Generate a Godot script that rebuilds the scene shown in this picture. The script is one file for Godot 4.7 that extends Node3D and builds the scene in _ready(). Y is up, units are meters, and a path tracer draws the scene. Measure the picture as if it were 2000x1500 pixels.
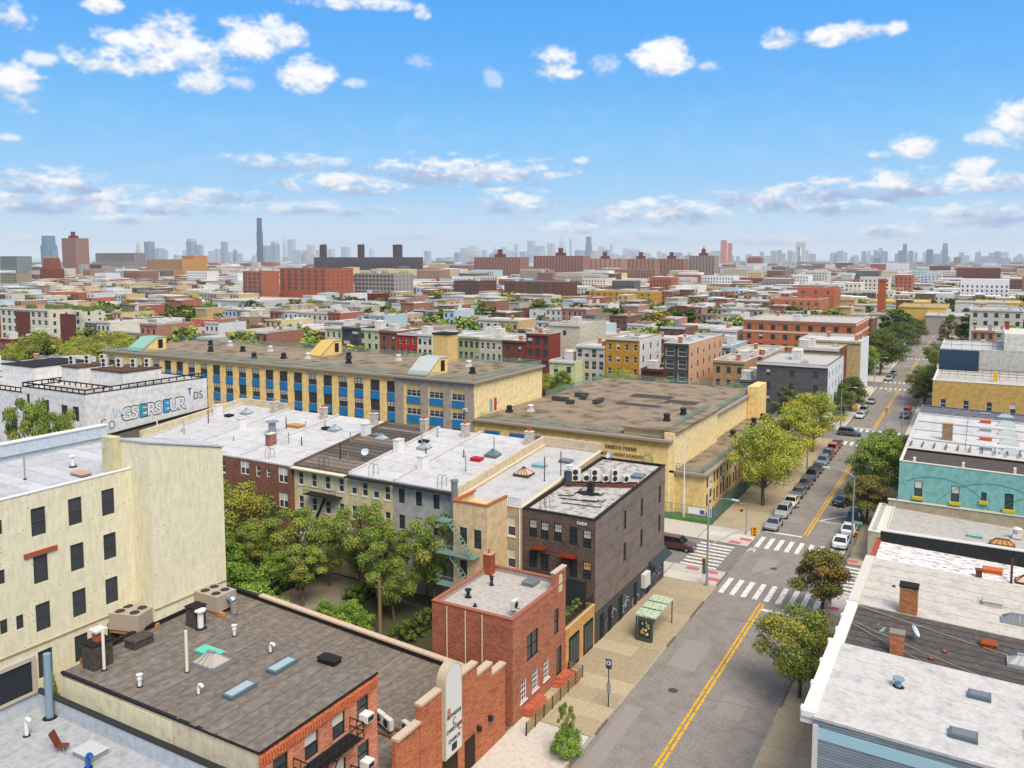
extends Node3D
# A Brooklyn-like neighbourhood seen from a drone. X runs across the avenue (u), -Z runs along it (v), metres.

var R := RandomNumberGenerator.new()
var MT := {}
var TX := {}
var NM := {}
var WM := {}
const UP := Vector3.UP


func W(u: float, v: float, h: float) -> Vector3:
	return Vector3(u, h, -v)


class B:
	var v := PackedVector3Array()
	var n := PackedVector3Array()
	var c := PackedColorArray()
	var col := Color.WHITE
	var tinted := false

	func tri(a: Vector3, b: Vector3, d: Vector3) -> void:
		var m := (b - a).cross(d - a).normalized()
		v.append_array([a, d, b])
		n.append_array([m, m, m])
		if tinted:
			c.append_array([col, col, col])

	func quad(a: Vector3, b: Vector3, d: Vector3, e: Vector3) -> void:
		var m := (d - a).cross(e - b).normalized()
		v.append_array([a, d, b, a, e, d])
		n.append_array([m, m, m, m, m, m])
		if tinted:
			c.append_array([col, col, col, col, col, col])

	func hexa(p: Array) -> void:  # bottom 0-3 and top 4-7, both counter-clockwise from above
		quad(p[3], p[2], p[1], p[0])
		quad(p[4], p[5], p[6], p[7])
		for i in 4:
			var j := (i + 1) % 4
			quad(p[i], p[j], p[j + 4], p[i + 4])

	func box(a: Vector3, b: Vector3) -> void:
		var lo := Vector3(min(a.x, b.x), min(a.y, b.y), min(a.z, b.z))
		var hi := Vector3(max(a.x, b.x), max(a.y, b.y), max(a.z, b.z))
		hexa([Vector3(lo.x, lo.y, hi.z), Vector3(hi.x, lo.y, hi.z), Vector3(hi.x, lo.y, lo.z), Vector3(lo.x, lo.y, lo.z),
			Vector3(lo.x, hi.y, hi.z), Vector3(hi.x, hi.y, hi.z), Vector3(hi.x, hi.y, lo.z), Vector3(lo.x, hi.y, lo.z)])

	func wbox(u0: float, u1: float, v0: float, v1: float, h0: float, h1: float) -> void:
		box(Vector3(u0, h0, -v0), Vector3(u1, h1, -v1))

	func frus(cx: Vector3, a: Vector2, t: Vector2, h: float) -> void:  # box that tapers from half-size a to t
		var p := []
		for k in [[a, 0.0], [t, h]]:
			for s in [[-1, 1], [1, 1], [1, -1], [-1, -1]]:
				p.append(cx + Vector3(s[0] * k[0].x, k[1], s[1] * k[0].y))
		hexa(p)

	func beam(p: Vector3, q: Vector3, w: float, t: float) -> void:
		var d := (q - p).normalized()
		var s := d.cross(Vector3.UP)
		s = (Vector3.RIGHT if s.length() < 0.01 else s.normalized()) * w * 0.5
		var k := s.cross(d).normalized() * t * 0.5
		hexa([p - s - k, p + s - k, q + s - k, q - s - k, p - s + k, p + s + k, q + s + k, q - s + k])

	func tube(p: Vector3, q: Vector3, r0: float, r1: float, m := 7) -> void:
		var d := (q - p).normalized()
		var s := d.cross(Vector3.UP if absf(d.y) < 0.95 else Vector3.RIGHT).normalized()
		var k := s.cross(d)
		for i in m:
			var a := TAU * i / m
			var b := TAU * (i + 1) / m
			var x := s * cos(a) + k * sin(a)
			var y := s * cos(b) + k * sin(b)
			quad(q + x * r1, q + y * r1, p + y * r0, p + x * r0)
			if r1 > 0.001:
				tri(q, q + y * r1, q + x * r1)
			tri(p, p + x * r0, p + y * r0)

	func path(pts: Array, r: float, m := 5) -> void:
		for i in pts.size() - 1:
			tube(pts[i], pts[i + 1], r, r, m)

	func fan(pts: Array, dn: Vector3) -> void:  # prism of a convex outline, dn is the thickness
		for i in range(1, pts.size() - 1):
			tri(pts[0], pts[i], pts[i + 1])
			tri(pts[0] + dn, pts[i + 1] + dn, pts[i] + dn)
		for i in pts.size():
			var j: int = (i + 1) % pts.size()
			quad(pts[j], pts[i], pts[i] + dn, pts[j] + dn)

	func ball(o: Vector3, r: Vector3, m := 8) -> void:
		var k := m / 2
		for i in k:
			for j in m:
				var p := []
				for q in [[i, j], [i, j + 1], [i + 1, j + 1], [i + 1, j]]:
					var th: float = PI * q[0] / k
					var ph: float = TAU * q[1] / m
					p.append(o + Vector3(sin(th) * cos(ph), cos(th), sin(th) * sin(ph)) * r)
				quad(p[0], p[1], p[2], p[3])

	func face(a: Vector3, r: Vector3, w: float, h: float, holes: Array, dep := 0.16) -> void:
		# a wall seen from outside: a is its lower left corner, r points right; holes are [x, y, w, h]
		var nn := r.cross(Vector3.UP)
		var xs := [0.0, w]
		var ys := [0.0, h]
		for o in holes:
			xs.append_array([o[0], o[0] + o[2]])
			ys.append_array([o[1], o[1] + o[3]])
		xs.sort()
		ys.sort()
		for j in ys.size() - 1:
			if ys[j + 1] - ys[j] < 0.001:
				continue
			var start := -1.0
			for i in xs.size() - 1:
				if xs[i + 1] - xs[i] < 0.001:
					continue
				var cut := false
				for o in holes:
					if xs[i] + 0.0005 > o[0] and xs[i + 1] - 0.0005 < o[0] + o[2] and ys[j] + 0.0005 > o[1] and ys[j + 1] - 0.0005 < o[1] + o[3]:
						cut = true
						break
				if not cut and start < 0.0:
					start = xs[i]
				if start >= 0.0 and (cut or i == xs.size() - 2 or xs[i + 1] >= w - 0.0005):
					var e: float = xs[i] if cut else xs[i + 1]
					if e > start + 0.0005:
						quad(a + r * start + Vector3.UP * ys[j], a + r * e + Vector3.UP * ys[j], a + r * e + Vector3.UP * ys[j + 1], a + r * start + Vector3.UP * ys[j + 1])
					start = -1.0
		for o in holes:
			var p: Vector3 = a + r * o[0] + Vector3.UP * o[1]
			var q: Vector3 = p + r * o[2]
			var t: Vector3 = Vector3.UP * o[3]
			var g := -nn * dep
			quad(p, q, q + g, p + g)
			quad(p + t + g, q + t + g, q + t, p + t)
			quad(p, p + g, p + g + t, p + t)
			quad(q + g, q, q + t, q + t + g)

	func mesh(off := Vector3.ZERO) -> ArrayMesh:
		if off != Vector3.ZERO:
			for i in v.size():
				v[i] -= off
		var arr := []
		arr.resize(Mesh.ARRAY_MAX)
		arr[Mesh.ARRAY_VERTEX] = v
		arr[Mesh.ARRAY_NORMAL] = n
		if tinted:
			arr[Mesh.ARRAY_COLOR] = c
		var am := ArrayMesh.new()
		am.add_surface_from_arrays(Mesh.PRIMITIVE_TRIANGLES, arr)
		return am


func base_of(p: Node) -> Vector3:
	var o := Vector3.ZERO
	while p is Node3D and p != self:
		o += (p as Node3D).position
		p = p.get_parent()
	return o


func numbered(called: String) -> String:
	NM[called] = NM.get(called, -1) + 1
	return called if NM[called] == 0 else "%s_%03d" % [called, NM[called]]


func obj(called: String, b: B, m: Material, parent: Node = self, local := false) -> MeshInstance3D:
	var o := MeshInstance3D.new()
	o.name = numbered(called) if parent == self else called
	o.mesh = b.mesh(Vector3.ZERO if local else base_of(parent))
	o.material_override = m
	parent.add_child(o, true)
	return o


func inst(called: String, mesh: Mesh, m: Material, parent: Node, at: Vector3, basis := Basis()) -> MeshInstance3D:
	var o := MeshInstance3D.new()
	o.name = called
	o.mesh = mesh
	o.material_override = m
	parent.add_child(o, true)
	o.transform = Transform3D(basis, at)
	return o


func tag(o: Node, label: String, cat: String, group := "") -> Node:
	o.set_meta("label", label)
	o.set_meta("category", cat)
	if group:
		o.set_meta("group", group)
	return o


func thing(called: String, label: String, cat: String, at := Vector3.ZERO, turn := 0.0, group := "") -> Node3D:
	var o := Node3D.new()
	o.name = numbered(called)
	add_child(o)
	o.position = at
	o.rotation.y = turn
	tag(o, label, cat, group)
	return o


func dup(o: Node3D, at: Vector3, turn: float, label := "", group := "") -> Node3D:
	var r: Node3D = o.duplicate()
	r.name = numbered(String(o.name).split("_0")[0])
	add_child(r)
	r.position = at
	r.rotation.y = turn
	if label:
		r.set_meta("label", label)
	if group:
		r.set_meta("group", group)
	return r


func struct(called: String, b: B, m: Material, parent: Node = self) -> MeshInstance3D:
	var o := obj(called, b, m, parent)
	if parent == self:
		o.set_meta("kind", "structure")
	return o


# ---------- textures and materials
func noise_tex(key: String, freq: float, stops: Array, oct := 5, size := 512, kind := FastNoiseLite.TYPE_SIMPLEX_SMOOTH, sd := 1) -> void:
	var f := FastNoiseLite.new()
	f.noise_type = kind
	f.frequency = freq
	f.fractal_octaves = oct
	f.seed = sd
	var g := Gradient.new()
	g.offsets = PackedFloat32Array(stops.map(func(s): return s[0]))
	g.colors = PackedColorArray(stops.map(func(s): return Color(s[1], s[1], s[1]) if s[1] is float else Color(s[1])))
	var t := NoiseTexture2D.new()
	t.width = size
	t.height = size
	t.seamless = true
	t.noise = f
	t.color_ramp = g
	TX[key] = t


func make_textures() -> void:
	noise_tex("grain", 0.05, [[0.1, 0.92], [0.9, 1.0]])
	noise_tex("stucco", 0.01, [[0.05, 0.86], [0.5, 0.96], [0.95, 1.0]], 6)
	noise_tex("streak", 0.02, [[0.0, 0.92], [0.35, 0.975], [0.6, 1.0]], 5, 512, FastNoiseLite.TYPE_SIMPLEX_SMOOTH, 17)
	noise_tex("asphalt", 0.02, [[0.05, 0.84], [0.5, 0.93], [0.95, 1.0]], 6, 1024)
	noise_tex("concrete", 0.01, [[0.05, 0.88], [0.5, 0.96], [0.95, 1.0]], 6, 1024, FastNoiseLite.TYPE_SIMPLEX_SMOOTH, 4)
	noise_tex("whiteroof", 0.006, [[0.0, 0.84], [0.2, 0.93], [0.5, 0.985], [0.8, 1.0]], 6, 1024, FastNoiseLite.TYPE_SIMPLEX_SMOOTH, 7)
	noise_tex("stain", 0.008, [[0.0, 0.55], [0.18, 0.72], [0.36, 0.9], [0.6, 1.0]], 6, 1024, FastNoiseLite.TYPE_SIMPLEX_SMOOTH, 12)
	noise_tex("bitumen", 0.01, [[0.05, 0.8], [0.5, 0.92], [0.8, 1.0]], 6, 1024, FastNoiseLite.TYPE_SIMPLEX_SMOOTH, 3)
	noise_tex("mottle", 0.018, [[0.0, "6b645c"], [0.22, "948f88"], [0.36, "d5d3d0"], [0.6, "f2f1f0"], [1.0, "ffffff"]], 5, 512, FastNoiseLite.TYPE_SIMPLEX_SMOOTH, 21)
	noise_tex("rust", 0.03, [[0.2, "6b3a1c"], [0.5, "b0622c"], [0.8, "c98d58"]], 4)
	# brick: 8 stretchers by 24 courses a tile
	var n := FastNoiseLite.new()
	n.frequency = 0.02
	for bk in [["brick", Color(1, 1, 1), Color(0.86, 0.8, 0.74)], ["brickdark", Color(1, 1, 1), Color(0.66, 0.6, 0.55)]]:
		var im := Image.create(512, 512, false, Image.FORMAT_RGB8)
		var rr := RandomNumberGenerator.new()
		rr.seed = 5
		im.fill(bk[2])
		for j in 24:
			for i in range(-1, 9):
				var t := 0.78 + 0.3 * rr.randf()
				var x := int(i * 64 + (32 if j % 2 else 0))
				var c: Color = Color(t, t * rr.randf_range(0.9, 1.0), t * rr.randf_range(0.86, 1.0)).clamp()
				im.fill_rect(Rect2i(x + 2, int(j * 21.333) + 2, 60, 18), c)
		TX[bk[0]] = ImageTexture.create_from_image(im)
	# clapboard: eight boards a tile
	var sd := Image.create(256, 256, false, Image.FORMAT_RGB8)
	var sr := RandomNumberGenerator.new()
	sr.seed = 9
	for j in 8:
		var t := sr.randf_range(0.9, 1.0)
		sd.fill_rect(Rect2i(0, j * 32, 256, 32), Color(t, t, t))
		sd.fill_rect(Rect2i(0, j * 32, 256, 5), Color(0.5, 0.5, 0.5))
		sd.fill_rect(Rect2i(sr.randi_range(0, 250), j * 32, 3, 32), Color(0.7, 0.7, 0.7))
	TX["siding"] = ImageTexture.create_from_image(sd)
	# cream paint flaking off brick
	var pl := Image.create(1024, 1024, false, Image.FORMAT_RGB8)
	var pn := FastNoiseLite.new()
	pn.frequency = 0.006
	pn.seed = 3
	var base := pn.get_seamless_image(1024, 1024)
	var pr := RandomNumberGenerator.new()
	pr.seed = 8
	for y in range(0, 1024, 4):
		for x in range(0, 1024, 4):
			var t := 0.93 + 0.07 * base.get_pixel(x, y).r + pr.randf_range(-0.015, 0.015)
			pl.fill_rect(Rect2i(x, y, 4, 4), Color(t, t, t * 0.99))
	for k in 260:
		var x := pr.randi_range(0, 1000)
		var y := pr.randi_range(0, 127) * 8
		if base.get_pixel(x, y).r < 0.56:
			continue
		var cc: Color = [Color(0.5, 0.3, 0.22), Color(0.42, 0.33, 0.26), Color(0.62, 0.45, 0.36), Color(0.7, 0.62, 0.5)][pr.randi_range(0, 3)]
		pl.fill_rect(Rect2i(x, y, pr.randi_range(3, 14), 5), cc)
	TX["peel"] = ImageTexture.create_from_image(pl)


func mat(key: String, hex: String, rough := 0.85, tex := "", scale := 1.0, o := {}) -> StandardMaterial3D:
	if MT.has(key):
		return MT[key]
	var m := StandardMaterial3D.new()
	m.resource_name = key
	m.albedo_color = Color(hex) if not tex.begins_with("brick") else (Color(hex) * 1.14).clamp()
	m.albedo_color.a = 1.0
	m.roughness = rough
	m.metallic_specular = o.get("spec", 0.3)
	m.metallic = o.get("metal", 0.0)
	if tex:
		m.albedo_texture = TX[tex]
		m.uv1_triplanar = true
		m.uv1_world_triplanar = true
		m.uv1_triplanar_sharpness = 8.0
		m.uv1_scale = (o.get("vec", Vector3.ONE) as Vector3) / scale
	if o.has("over"):
		m.detail_enabled = true
		m.detail_albedo = TX[o.over]
		m.detail_blend_mode = BaseMaterial3D.BLEND_MODE_MUL
		m.detail_uv_layer = BaseMaterial3D.DETAIL_UV_2
		m.uv2_triplanar = true
		m.uv2_world_triplanar = true
		m.uv2_scale = (o.get("overvec", Vector3.ONE) as Vector3) / o.get("overscale", 23.0)
	if o.get("tint", false):
		m.vertex_color_use_as_albedo = true
	if o.has("back"):
		m.backlight_enabled = true
		m.backlight = o.back
	if o.has("coat"):
		m.clearcoat_enabled = true
		m.clearcoat = o.coat
		m.clearcoat_roughness = 0.08
	MT[key] = m
	return m


func wallm(hex: String, kind := "stucco") -> StandardMaterial3D:
	match kind:
		"brick": return mat("brick " + hex, hex, 0.9, "brick", 1.72, {"over": "stucco", "overscale": 9.0})
		"brickdark": return mat("brickdark " + hex, hex, 0.9, "brickdark", 1.72, {"over": "stucco", "overscale": 9.0})
		"siding": return mat("siding " + hex, hex, 0.7, "siding", 1.4, {"over": "stucco", "overscale": 11.0})
		"peel": return mat("peel " + hex, hex, 0.9, "peel", 9.0, {"over": "streak", "overscale": 4.0, "overvec": Vector3(1, 0.2, 1)})
	return mat("stucco " + hex, hex, 0.9, "stucco", 6.0, {"over": "streak", "overscale": 3.2, "overvec": Vector3(1, 0.22, 1)})


func roofm(hex: String, tex := "whiteroof", scale := 14.0) -> StandardMaterial3D:
	var m := mat("roof " + hex + tex, hex, 0.8, tex, scale, {"over": "concrete", "overscale": 5.3})
	if Color(hex).v > 0.8:
		m.albedo_color = Color(hex).darkened(0.14)
	return m


func paint(hex: String, rough := 0.5) -> StandardMaterial3D:
	return mat("paint %s %s" % [hex, rough], hex, rough, "grain", 1.3)


# ---------- windows
func wmesh(key: String) -> Array:
	# key: kind|w|h ; returns [frame mesh, pane mesh, blind mesh]; origin at the lower middle of the opening, z out of the wall
	if WM.has(key):
		return WM[key]
	var k := key.split("|")
	var w := float(k[1])
	var h := float(k[2])
	var f := B.new()
	var t := 0.07 if w < 2.0 else 0.09
	var x := w / 2.0
	f.box(Vector3(-x, 0, 0), Vector3(x, t, 0.07))
	f.box(Vector3(-x, h - t, 0), Vector3(x, h, 0.07))
	f.box(Vector3(-x, t, 0), Vector3(-x + t, h - t, 0.07))
	f.box(Vector3(x - t, t, 0), Vector3(x, h - t, 0.07))
	match k[0]:
		"hung":
			f.box(Vector3(-x + t, h * 0.5 - 0.035, 0), Vector3(x - t, h * 0.5 + 0.035, 0.06))
		"six":
			f.box(Vector3(-x + t, h * 0.5 - 0.035, 0), Vector3(x - t, h * 0.5 + 0.035, 0.06))
			for i in [-1, 1]:
				f.box(Vector3(i * w / 6.0 - 0.018, t, 0), Vector3(i * w / 6.0 + 0.018, h - t, 0.045))
			for i in [0.25, 0.75]:
				f.box(Vector3(-x + t, h * i - 0.018, 0), Vector3(x - t, h * i + 0.018, 0.044))
		"triple":
			for i in [-1, 1]:
				f.box(Vector3(i * w / 6.0 - 0.05, t, 0), Vector3(i * w / 6.0 + 0.05, h - t, 0.06))
			for i in [0.33, 0.66]:
				f.box(Vector3(-x + t, h * i - 0.03, 0), Vector3(x - t, h * i + 0.03, 0.05))
		"pair":
			f.box(Vector3(-0.06, t, 0), Vector3(0.06, h - t, 0.06))
			f.box(Vector3(-x + t, h * 0.5 - 0.03, 0), Vector3(x - t, h * 0.5 + 0.03, 0.05))
	var g := B.new()
	g.box(Vector3(-x + 0.02, 0.02, -0.03), Vector3(x - 0.02, h - 0.02, 0.015))
	var b := B.new()
	b.box(Vector3(-x + t, h * 0.52, 0.016), Vector3(x - t, h - t, 0.024))
	WM[key] = [f.mesh(), g.mesh(), b.mesh()]
	return WM[key]


func window(parent: Node, a: Vector3, r: Vector3, o: Array, dep := 0.14) -> void:
	# o = [x, y, w, h, kind, frame material, blind, sill material]
	var n := r.cross(UP)
	var kind: String = o[4] if o.size() > 4 else "hung"
	var fm: Material = o[5] if o.size() > 5 and o[5] else paint("2b2a29")
	var ms := wmesh("%s|%.2f|%.2f" % [kind, o[2], o[3]])
	var at: Vector3 = a + r * (o[0] + o[2] / 2.0) + UP * o[1] - n * dep - base_of(parent)
	var f := inst("window", ms[0], fm, parent, at, Basis(r, UP, n))
	inst("pane", ms[1], MT.glass, f, Vector3.ZERO)
	var bl: int = o[6] if o.size() > 6 else 0
	if bl == 1:
		inst("blind", ms[2], MT.blind, f, Vector3.ZERO)
	elif bl == 2:
		inst("blind", ms[2], MT.blindwarm, f, Vector3.ZERO)
	if o.size() > 7 and o[7]:
		var s := B.new()
		s.box(Vector3(-o[2] / 2.0 - 0.1, -0.12, dep - 0.12), Vector3(o[2] / 2.0 + 0.1, -0.002, dep + 0.07))
		inst("sill", s.mesh(), o[7], f, Vector3.ZERO)


func grid(w: float, n: int, ys: Array, ww: float, wh: float, kind := "hung", fm: Material = null, blinds := 0.0, sill: Material = null, mg := -1.0) -> Array:
	var out := []
	var m := mg if mg >= 0.0 else w / n * 0.5 - ww * 0.5
	for y in ys:
		for i in n:
			var x := m + (w - 2.0 * m - ww) * (float(i) / (n - 1) if n > 1 else 0.5)
			out.append([x, y, ww, wh, kind, fm, (1 if R.randf() < blinds else 0), sill])
	return out


# ---------- a building with four walls, openings in the two that face the camera, a roof behind parapets
func bldg(t: Node3D, u0: float, u1: float, v0: float, v1: float, hs: Array, o := {}) -> Node3D:
	# hs: wall tops at (u0,v0), (u1,v0), (u1,v1), (u0,v1)
	var z0: float = o.get("z", 0.0)
	var p := [Vector2(u0, v0), Vector2(u1, v0), Vector2(u1, v1), Vector2(u0, v1)]
	var wm: Dictionary = o.wall if o.wall is Dictionary else {"f": o.wall, "r": o.wall, "b": o.wall, "l": o.wall}
	var names := ["f", "r", "b", "l"]
	var par: float = o.get("par", 0.45)
	var th := 0.28
	for i in 4:
		var j := (i + 1) % 4
		var m: Material = wm.get(names[i], wm.f)
		var b := B.new()
		var a := W(p[i].x, p[i].y, z0)
		var e := W(p[j].x, p[j].y, z0)
		var r := (e - a).normalized()
		var w := a.distance_to(e)
		var hm: float = min(hs[i], hs[j]) - z0
		var holes: Array = o.get("w" + names[i], [])
		b.face(a, r, w, hm, holes, 0.16)
		if absf(hs[i] - hs[j]) > 0.005:
			b.quad(a + UP * hm, e + UP * hm, W(p[j].x, p[j].y, hs[j]), W(p[i].x, p[i].y, hs[i]))
		obj("wall", b, m, t)
		for q in holes:
			window(t, a, r, q)
	# parapet: inner faces and coping
	var q := [Vector2(u0 + th, v0 + th), Vector2(u1 - th, v0 + th), Vector2(u1 - th, v1 - th), Vector2(u0 + th, v1 - th)]
	var hr := []
	for i in 4:
		hr.append(hs[i] - par)
	if par > 0.02:
		var b := B.new()
		for i in 4:
			var j := (i + 1) % 4
			b.quad(W(q[j].x, q[j].y, hr[j]), W(q[i].x, q[i].y, hr[i]), W(q[i].x, q[i].y, hs[i] + 0.01), W(q[j].x, q[j].y, hs[j] + 0.01))
		obj("parapet", b, o.get("inner", o.get("roof")), t)
		var c := B.new()
		var ov := 0.05
		for i in 4:
			var j := (i + 1) % 4
			var d: Vector2 = (p[j] - p[i]).normalized()
			var nn := Vector2(d.y, -d.x)
			var a0: Vector2 = p[i] + nn * ov - d * ov
			var a1: Vector2 = p[j] + nn * ov - d * (ov + th)
			var b0: Vector2 = a0 - nn * (th + 2 * ov)
			var b1: Vector2 = a1 - nn * (th + 2 * ov)
			var lo := []
			var hi := []
			for s in [[a0, i], [a1, j], [b1, j], [b0, i]]:
				lo.append(W(s[0].x, s[0].y, hs[s[1]] + 0.0))
				hi.append(W(s[0].x, s[0].y, hs[s[1]] + 0.09))
			c.hexa(lo + hi)
		obj("coping", c, o.get("cop", o.get("roof")), t)
	var rf := B.new()
	var g := 0.02 if par > 0.02 else th + 0.04
	var rr := []
	for i in 4:
		var x: float = q[i].x + (-g if i == 0 or i == 3 else g)
		var y: float = q[i].y + (-g if i < 2 else g)
		rr.append(W(x, y, hr[i] + (0.0 if par > 0.02 else 0.03)))
	rf.quad(rr[0], rr[1], rr[2], rr[3])
	if par <= 0.02:
		for i in 4:
			var j := (i + 1) % 4
			rf.quad(rr[i] - UP * 0.14, rr[j] - UP * 0.14, rr[j], rr[i])
	var ro := obj("roof", rf, o.roof, t)
	t.set_meta("roofpts", rr)
	return ro


func roof_at(t: Node3D, u: float, v: float) -> float:
	var p: Array = t.get_meta("roofpts")
	var s: float = clampf((u - p[0].x) / (p[1].x - p[0].x), 0.0, 1.0)
	var q: float = clampf((-v - p[0].z) / (p[3].z - p[0].z), 0.0, 1.0)
	return lerpf(lerpf(p[0].y, p[1].y, s), lerpf(p[3].y, p[2].y, s), q)


func clean(t: Node3D) -> void:
	if t.has_meta("roofpts"):
		t.remove_meta("roofpts")


func sheets(ro: Node3D, t: Node3D, along_v: bool, wid: float, ms: Array, seam: Material = null) -> void:
	# bitumen sheets laid side by side, each lapping over the next
	var p: Array = t.get_meta("roofpts")
	var n := int((absf(p[1].x - p[0].x) if along_v else absf(p[3].z - p[0].z)) / wid)
	for i in n:
		var s0 := float(i) / n
		var s1 := float(i + 1) / n + 0.004
		var c := []
		for k in [[s0, 0.0], [s1, 0.0], [s1, 1.0], [s0, 1.0]]:
			var a: float = k[0] if along_v else k[1]
			var d: float = k[1] if along_v else k[0]
			var lift := 0.03 if k[0] == s0 else 0.006
			c.append((p[0] as Vector3).lerp(p[1], a).lerp((p[3] as Vector3).lerp(p[2], a), d) + UP * lift)
		var b := B.new()
		if along_v:
			b.quad(c[0], c[1], c[2], c[3])
			b.quad(c[3], c[0] - UP * 0.0, c[0] - UP * 0.028, c[3] - UP * 0.028)
		else:
			b.quad(c[0], c[3], c[2], c[1])
			b.quad(c[0] - UP * 0.028, c[3] - UP * 0.028, c[3], c[0])
		var sh := obj("roofing_sheet", b, ms[R.randi() % ms.size()], ro)
		var k := B.new()
		var e: Vector3 = (c[1] - c[0]).normalized() * 0.09
		k.quad(c[0] + UP * 0.004, c[0] + e + UP * 0.004, c[3] + e + UP * 0.004, c[3] + UP * 0.004)
		obj("lap_seam", k, seam if seam else MT.tar, sh)


# ---------- things on roofs
func pipe_vent(ro: Node, at: Vector3, h: float, r: float, m: Material, cap := 0) -> void:
	var b := B.new()
	b.tube(at - UP * 0.05, at + UP * h, r, r, 9)
	if cap == 1:
		b.tube(at + UP * h, at + UP * (h + 0.1), r * 1.9, r * 1.9, 9)
	elif cap == 2:
		b.path([at + UP * h, at + UP * (h + 0.18) + Vector3(0.1, 0, 0), at + UP * (h + 0.2) + Vector3(0.28, 0, 0), at + UP * (h + 0.08) + Vector3(0.36, 0, 0)], r, 8)
	elif cap == 3:
		b.tube(at + UP * h, at + UP * (h + 0.25), r * 1.5, r * 1.2, 9)
		b.tube(at + UP * (h + 0.3), at + UP * (h + 0.36), r * 2.0, r * 0.6, 9)
		b.tube(at + UP * (h + 0.2), at + UP * (h + 0.3), r * 0.5, r * 0.5, 6)
	obj("vent_pipe", b, m, ro)
	var f := B.new()
	f.tube(at - UP * 0.02, at + UP * 0.06, r * 2.2, r * 1.4, 9)
	obj("flashing", f, MT.tar, ro)


func chimney(ro: Node, u: float, v: float, z: float, w: float, d: float, h: float, m: Material, capm: Material, pots := 0) -> void:
	var b := B.new()
	b.wbox(u - w / 2, u + w / 2, v - d / 2, v + d / 2, z - 0.3, z + h)
	var c := obj("chimney", b, m, ro)
	var k := B.new()
	k.wbox(u - w / 2 - 0.06, u + w / 2 + 0.06, v - d / 2 - 0.06, v + d / 2 + 0.06, z + h, z + h + 0.1)
	obj("cap", k, capm, c)
	for i in pots:
		var q := B.new()
		q.tube(W(u, v - d / 2 + d * (i + 0.5) / pots, z + h + 0.1), W(u, v - d / 2 + d * (i + 0.5) / pots, z + h + 0.45), 0.13, 0.11, 8)
		obj("chimney_pot", q, MT.terracotta, c)


func skylight(ro: Node, u: float, v: float, z: float, w: float, d: float, kind: String, fm: Material, gm: Material = null) -> void:
	var g: Material = gm if gm else MT.skyglass
	var b := B.new()
	b.wbox(u - w / 2, u + w / 2, v - d / 2, v + d / 2, z - 0.05, z + 0.26)
	var s := obj("skylight", b, fm, ro)
	var k := B.new()
	if kind == "flat":
		k.wbox(u - w / 2 + 0.13, u + w / 2 - 0.13, v - d / 2 + 0.13, v + d / 2 - 0.13, z + 0.2, z + 0.29)
		obj("pane", k, g, s)
	else:
		var long_u := w > d
		var e := Vector2(w / 2 - 0.08, d / 2 - 0.08)
		var rg := Vector2(e.x - e.y, 0.06) if long_u else Vector2(0.06, e.y - e.x)
		rg = Vector2(max(rg.x, 0.06), max(rg.y, 0.06))
		var hh: float = min(w, d) * 0.36
		k.frus(W(u, v, z + 0.26), e, rg, hh)
		obj("pane", k, g, s)
		var bar := B.new()
		var c := W(u, v, z + 0.27)
		var n := 4
		for i in range(0, n + 1):
			var q := -1.0 + 2.0 * i / n
			if long_u:
				for sg in [-1, 1]:
					bar.beam(c + Vector3(e.x * q, 0.01, e.y * sg), c + Vector3(rg.x * q, hh, rg.y * sg), 0.06, 0.05)
			else:
				for sg in [-1, 1]:
					bar.beam(c + Vector3(e.x * sg, 0.01, e.y * q), c + Vector3(rg.x * sg, hh, rg.y * q), 0.06, 0.05)
		bar.beam(c + Vector3(-rg.x - 0.1, hh + 0.03, -rg.y if not long_u else 0.0), c + Vector3(rg.x + 0.1, hh + 0.03, rg.y if not long_u else 0.0), 0.2, 0.1)
		obj("glazing_bar", bar, fm, s)


func hatch(ro: Node, u: float, v: float, z: float, w: float, d: float, m: Material, h := 0.4) -> void:
	var b := B.new()
	b.wbox(u - w / 2, u + w / 2, v - d / 2, v + d / 2, z - 0.05, z + h)
	var s := obj("roof_hatch", b, m, ro)
	var k := B.new()
	k.frus(W(u, v, z + h), Vector2(w / 2 + 0.07, d / 2 + 0.07), Vector2(w / 2, d / 2), 0.09)
	obj("lid", k, m, s)


func ladder_hoops(t: Node, p: Vector3, dx: Vector3, h: float, m: Material) -> void:
	# gooseneck rails of a rear ladder
	for s in [-0.3, 0.3]:
		var o: Vector3 = p + dx * s
		var b := B.new()
		var nn := dx.cross(UP)
		var pts := [o - UP * 2.5 + nn * 0.25, o + UP * h * 0.7 + nn * 0.25]
		for i in 6:
			var a := PI * i / 5.0
			pts.append(o + UP * (h * 0.7 + sin(a) * 0.45) + nn * (0.25 - 0.45 + 0.45 * cos(a)))
		pts.append(o - nn * 0.65)
		b.path(pts, 0.03, 4)
		obj("ladder_rail", b, m, t)


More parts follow.
